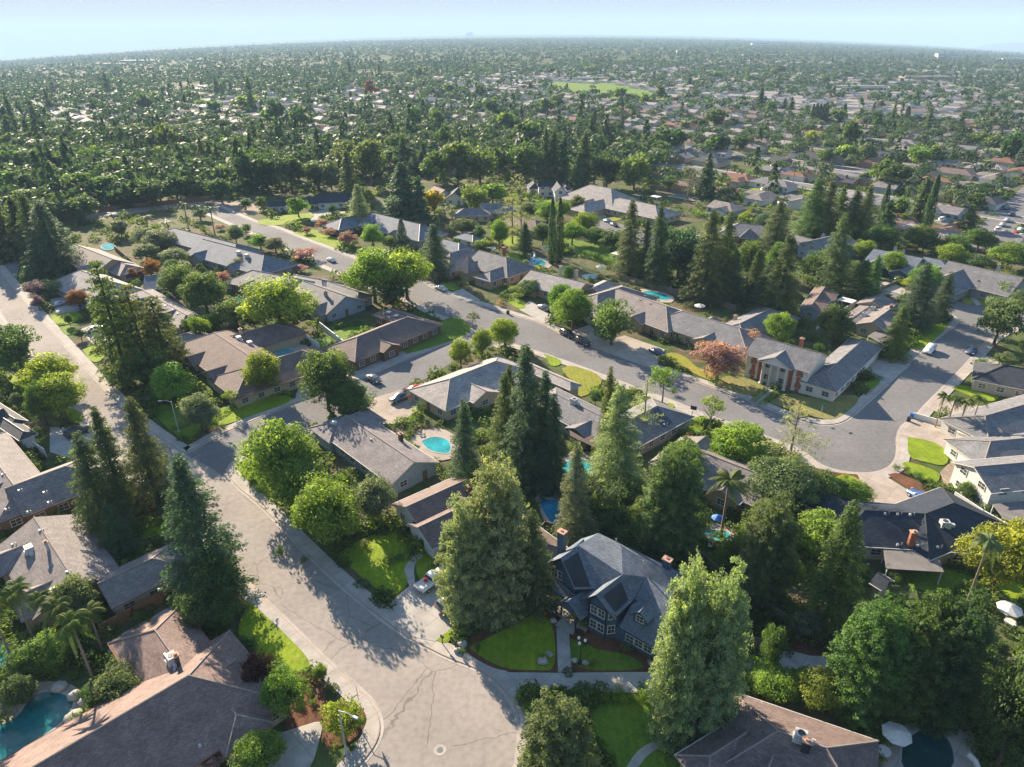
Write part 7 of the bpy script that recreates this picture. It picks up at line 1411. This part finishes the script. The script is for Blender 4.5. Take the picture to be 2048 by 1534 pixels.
def low_tree(g_, kind, nq):
    """a small crown of NQ leaf patches; returns corner offsets for height 1, radius 1, and tones"""
    if kind == 0:
        u = unit(g_, nq); u[:, 2] = np.abs(u[:, 2]) * 1.2 - .35; P = u * g_.uniform(.7, 1.05, (nq, 1)) * (1 + .22 * np.sin(u[:, :1] * 5 + u[:, 1:2] * 4)); P[:, 2] = .56 + P[:, 2] * .42; N = u + g_.normal(size=(nq, 3)) * .35 + np.array([0, 0, .2])
    else:
        t = g_.uniform(0, 1, nq) ** 1.25; az = g_.uniform(0, 6.283, nq); r = (1 - t) ** .8 * g_.uniform(.7, 1.05, nq) + .04
        P = np.stack([np.cos(az) * r, np.sin(az) * r, .05 + t * .94], 1); N = np.stack([np.cos(az), np.sin(az), np.full(nq, .6)], 1) + g_.normal(size=(nq, 3)) * .35
    return P, N
def far_mass(name, pts, nq, label, cat='trees'):
    """pts: (x, y, h, r, kind, tone); every tree its own size, one mesh for the whole wood"""
    g_ = np.random.default_rng(len(pts)); base = [[low_tree(g_, k, nq) for _ in range(6)] for k in (0, 1)]
    for kind_ in ('green',):
        Ps, Ns, Ss, Ts = [], [], [], []
        for (x, y, h, r, k, tn) in pts:
            P, N = base[k][int(g_.integers(6))]; a = g_.uniform(0, 6.28); ca, sa = math.cos(a), math.sin(a)
            Q = np.empty_like(P); Q[:, 0] = (P[:, 0] * ca - P[:, 1] * sa) * r + x; Q[:, 1] = (P[:, 0] * sa + P[:, 1] * ca) * r + y; Q[:, 2] = P[:, 2] * h + gz(x, y)
            Nn = np.empty_like(N); Nn[:, 0] = N[:, 0] * ca - N[:, 1] * sa; Nn[:, 1] = N[:, 0] * sa + N[:, 1] * ca; Nn[:, 2] = N[:, 2]
            sz = (r * 2.6 / math.sqrt(nq) * 1.25) if k == 0 else (math.sqrt(r * h) * 2.9 / math.sqrt(nq))
            Ps.append(Q); Ns.append(Nn); Ss.append(np.full(nq, sz) * g_.uniform(.7, 1.25, nq)); Ts.append(np.clip(tn + g_.normal(size=nq) * .08, 0, 1))
        me = leaf_mesh(name, np.concatenate(Ps), np.concatenate(Ns), np.concatenate(Ss), np.concatenate(Ts), FM_FAR, .85)
        o = link(name, me); tag(o, label, cat, kind='stuff'); return o
FM_FAR = foliage('foliage_far', (.064, .112, .060))
mass = [[], [], []]
HG = {}
for a, b_ in near_ok: HG.setdefault((int(a // 20), int(b_ // 20)), []).append((a, b_))
for d, x, y, px, py, s in cand[NIND:]: HG.setdefault((int(x // 20), int(y // 20)), []).append((x, y))
def near_house(x, y, r2):
    for i in (-1, 0, 1):
        for j in (-1, 0, 1):
            for a, b_ in HG.get((int(x // 20) + i, int(y // 20) + j), ()):
                if (a - x) ** 2 + (b_ - y) ** 2 < r2: return True
    return False
g_ = np.random.default_rng(55)
def scatter(n_, d0, d1, tier):
    c = 0
    for _ in range(n_ * 3):
        if c >= n_: break
        d = math.sqrt(g_.uniform(d0 * d0, d1 * d1)); az = g_.uniform(R(-42), R(42)); x, y = math.sin(az) * d, math.cos(az) * d; px, py = proj((x, y, gz(x, y)))
        if not -30 < px < 2078: continue
        if inside(px, py, NEAR): continue
        if inside(px, py, PARK) and g_.uniform() < .93: continue
        belt = inside(px, py, BELT)
        if px > 950 and tier < 2 and not belt and g_.uniform() < .38: continue
        clump = math.sin(x * .011 + 1.3) * math.sin(y * .009 + .4) + .6 * math.sin(x * .031 + y * .017)
        if not belt and clump < g_.uniform(-1.6, .5) and tier < 2: continue
        if tier == 0 and not belt and not free(x, y): continue
        if tier < 2 and near_house(x, y, 60 if tier == 0 else 40): continue
        k = 1 if g_.uniform() < (.09 if px < 900 else .06) else 0
        h = g_.uniform(4, 9.5) if k == 0 else g_.uniform(9, 18); h *= 1.5 if belt else 1.0
        h *= (1.0, 1.12, 1.35)[tier]; r = h * g_.uniform(.5, .8) if k == 0 else h * g_.uniform(.17, .25)
        tn = g_.normal() * .14 + ((.38, .33, .26)[tier] if k == 0 else .22) + (.14 if g_.uniform() < .15 else 0)
        mass[tier].append((x, y, h, r, k, min(.95, max(0, tn)))); c += 1
scatter(1700, 240, 720, 0); scatter(7400, 700, 2000, 1); scatter(32000, 1900, 8500, 2)
far_mass('distant_trees', mass[0], 95, 'loose wood of garden trees filling the blocks beyond the near streets')
far_mass('distant_trees', mass[1], 34, 'far tree canopy spreading between the rooftops of the plain')
far_mass('distant_trees', mass[2], 11, 'farthest dark tree canopy thinning out to the horizon')
# hills at the right end of the horizon
b = MB(); n_ = 60; rs = random.Random(3)
def ridge(a0, a1, dist, prof):
    vs = []; 
    for i in range(n_ + 1):
        t = i / n_; a = R(a0 + (a1 - a0) * t); h = prof(t) + rs.uniform(-6, 6)
        g0 = gz(math.sin(a) * dist, math.cos(a) * dist); vs += [(math.sin(a) * dist, math.cos(a) * dist, g0 - 5), (math.sin(a) * (dist + 900), math.cos(a) * (dist + 900), g0 + max(0, h)), (math.sin(a) * (dist + 1800), math.cos(a) * (dist + 1800), g0 - 60)]
    b.add(vs, [(3 * i, 3 * i + 3, 3 * i + 4, 3 * i + 1) for i in range(n_)] + [(3 * i + 1, 3 * i + 4, 3 * i + 5, 3 * i + 2) for i in range(n_)])
ridge(31.0, 48, 17500, lambda t: 340 * math.sin(min(1, t * 1.6) * math.pi * .62) * (1 - .35 * t) + 25 * math.sin(t * 23))
hm = plain('dry_hills', (.10, .10, .10), .9, .2, .002); tag(b.build('hills', hm, smooth=True), kind='structure')

# ---------------------------------------------------------------- haze
b = MB(); X = 21500.0; b.box((0, 10400, -230), (2 * X, X + 200, 1084)); hz = b.mesh('haze', []); m = bpy.data.materials.new('haze'); m.use_nodes = True; n = m.node_tree; n.nodes.clear()
o_ = n.nodes.new('ShaderNodeOutputMaterial'); v = n.nodes.new('ShaderNodeVolumePrincipled'); v.inputs['Density'].default_value = HAZE; v.inputs['Color'].default_value = (.50, .72, 1.0, 1); v.inputs['Anisotropy'].default_value = 0.0
n.links.new(v.outputs[0], o_.inputs['Volume']); hz.materials.append(m); tag(link('haze', hz), kind='stuff')

# ---------------------------------------------------------------- labels that single out each plant and far house
def ordinal(i): return ['leftmost', 'second from left', 'third from left', 'fourth from left', 'fifth from left', 'sixth from left', 'seventh from left', 'eighth from left'][i] if i < 8 else 'number %d from left' % (i + 1)
LM = [(s, x, y) for s, x, y, o in HOUSES]
LM += [('the central redwood group', 1060, 850), ('the twin cypresses', 1110, 450), ('the parking street', 2010, 440), ('the park lawn', 1200, 185), ('the row of dark cypresses', 1636, 235), ('the far left pale buildings', 280, 128), ('the white far block', 1890, 112),
       ('the tree belt on the left', 250, 380), ('the inner street redwoods', 1130, 320), ('the right hand upper street', 1540, 385), ('the tall olive tree blocks', 760, 300), ('the central far blocks', 900, 230), ('the pink tree lot', 690, 210), ('the right edge blocks', 1990, 300), ('the upper parking blocks', 1900, 370), ('the left far conifers', 100, 230), ('the shopping roofs', 1780, 185), ('the centre right blocks', 1450, 290), ('the tall palms blocks', 1620, 300), ('the left middle blocks', 450, 240), ('the domed far cluster', 1520, 100), ('the dirt road', 300, 430), ('the corner street lamp', 358, 850), ('the lower kerb bed lamp', 690, 1470), ('the foreground front walk', 1130, 1300), ('the dark green pool', 1850, 1500), ('the teal lagoon pool', 80, 1440), ('the palms at the left edge', 100, 1240), ('the cul-de-sac', 1720, 930), ('the slender palm', 1450, 1010)]
def relation(px, py):
    best = min(LM, key=lambda l: (l[1] - px) ** 2 + 2.5 * (l[2] - py) ** 2); dx, dy = px - best[1], py - best[2]
    rel = ('right of' if dx > 0 else 'left of') if abs(dx) > abs(dy) * 1.5 else ('below' if dy > 0 else 'beyond'); return rel, best[0]
groups = {}
for (t, kind, col, px, py, h, r) in PLANTS:
    rel, nm = relation(px, py); sz = '' if kind == 'shrub' else ('tall ' if h > 15 else 'small ' if h < 5 else ''); base = sz + COLW[col] + ' ' + KW[kind]
    groups.setdefault((base, rel, nm), []).append((px, t, kind))
for (base, rel, nm), L_ in groups.items():
    L_.sort(key=lambda a: a[0])
    for i, (px, t, kind) in enumerate(L_):
        t['label'] = base + ' ' + rel + ' ' + nm + ('' if len(L_) == 1 else ', ' + ordinal(i)); t['group'] = {'shrub': 'shrubs of the gardens', 'palm': 'palms of the neighbourhood', 'redwood': 'tall conifers', 'tiered': 'tall conifers', 'plume': 'tall conifers', 'thin_pine': 'thin pines', 'cypress': 'narrow cypresses'}.get(kind, 'leafy trees of the neighbourhood')
groups = {}
for (t, px, py, base) in MID:
    rel, nm = relation(px, py); groups.setdefault((base, rel, nm), []).append((px, t))
for (base, rel, nm), L_ in groups.items():
    L_.sort(key=lambda a: a[0])
    for i, (px, t) in enumerate(L_): t['label'] = base + ' house ' + rel + ' ' + nm + ('' if len(L_) == 1 else ', ' + ordinal(i))
groups = {}
for (t, px, py, c_) in FARCARS:
    rel, nm = relation(px, py); groups.setdefault((c_, rel, nm), []).append((px, t))
for (c_, rel, nm), L_ in groups.items():
    L_.sort(key=lambda a: a[0])
    for i, (px, t) in enumerate(L_): t['label'] = c_ + ' parked car on a drive ' + rel + ' ' + nm + ('' if len(L_) == 1 else ', ' + ordinal(i))
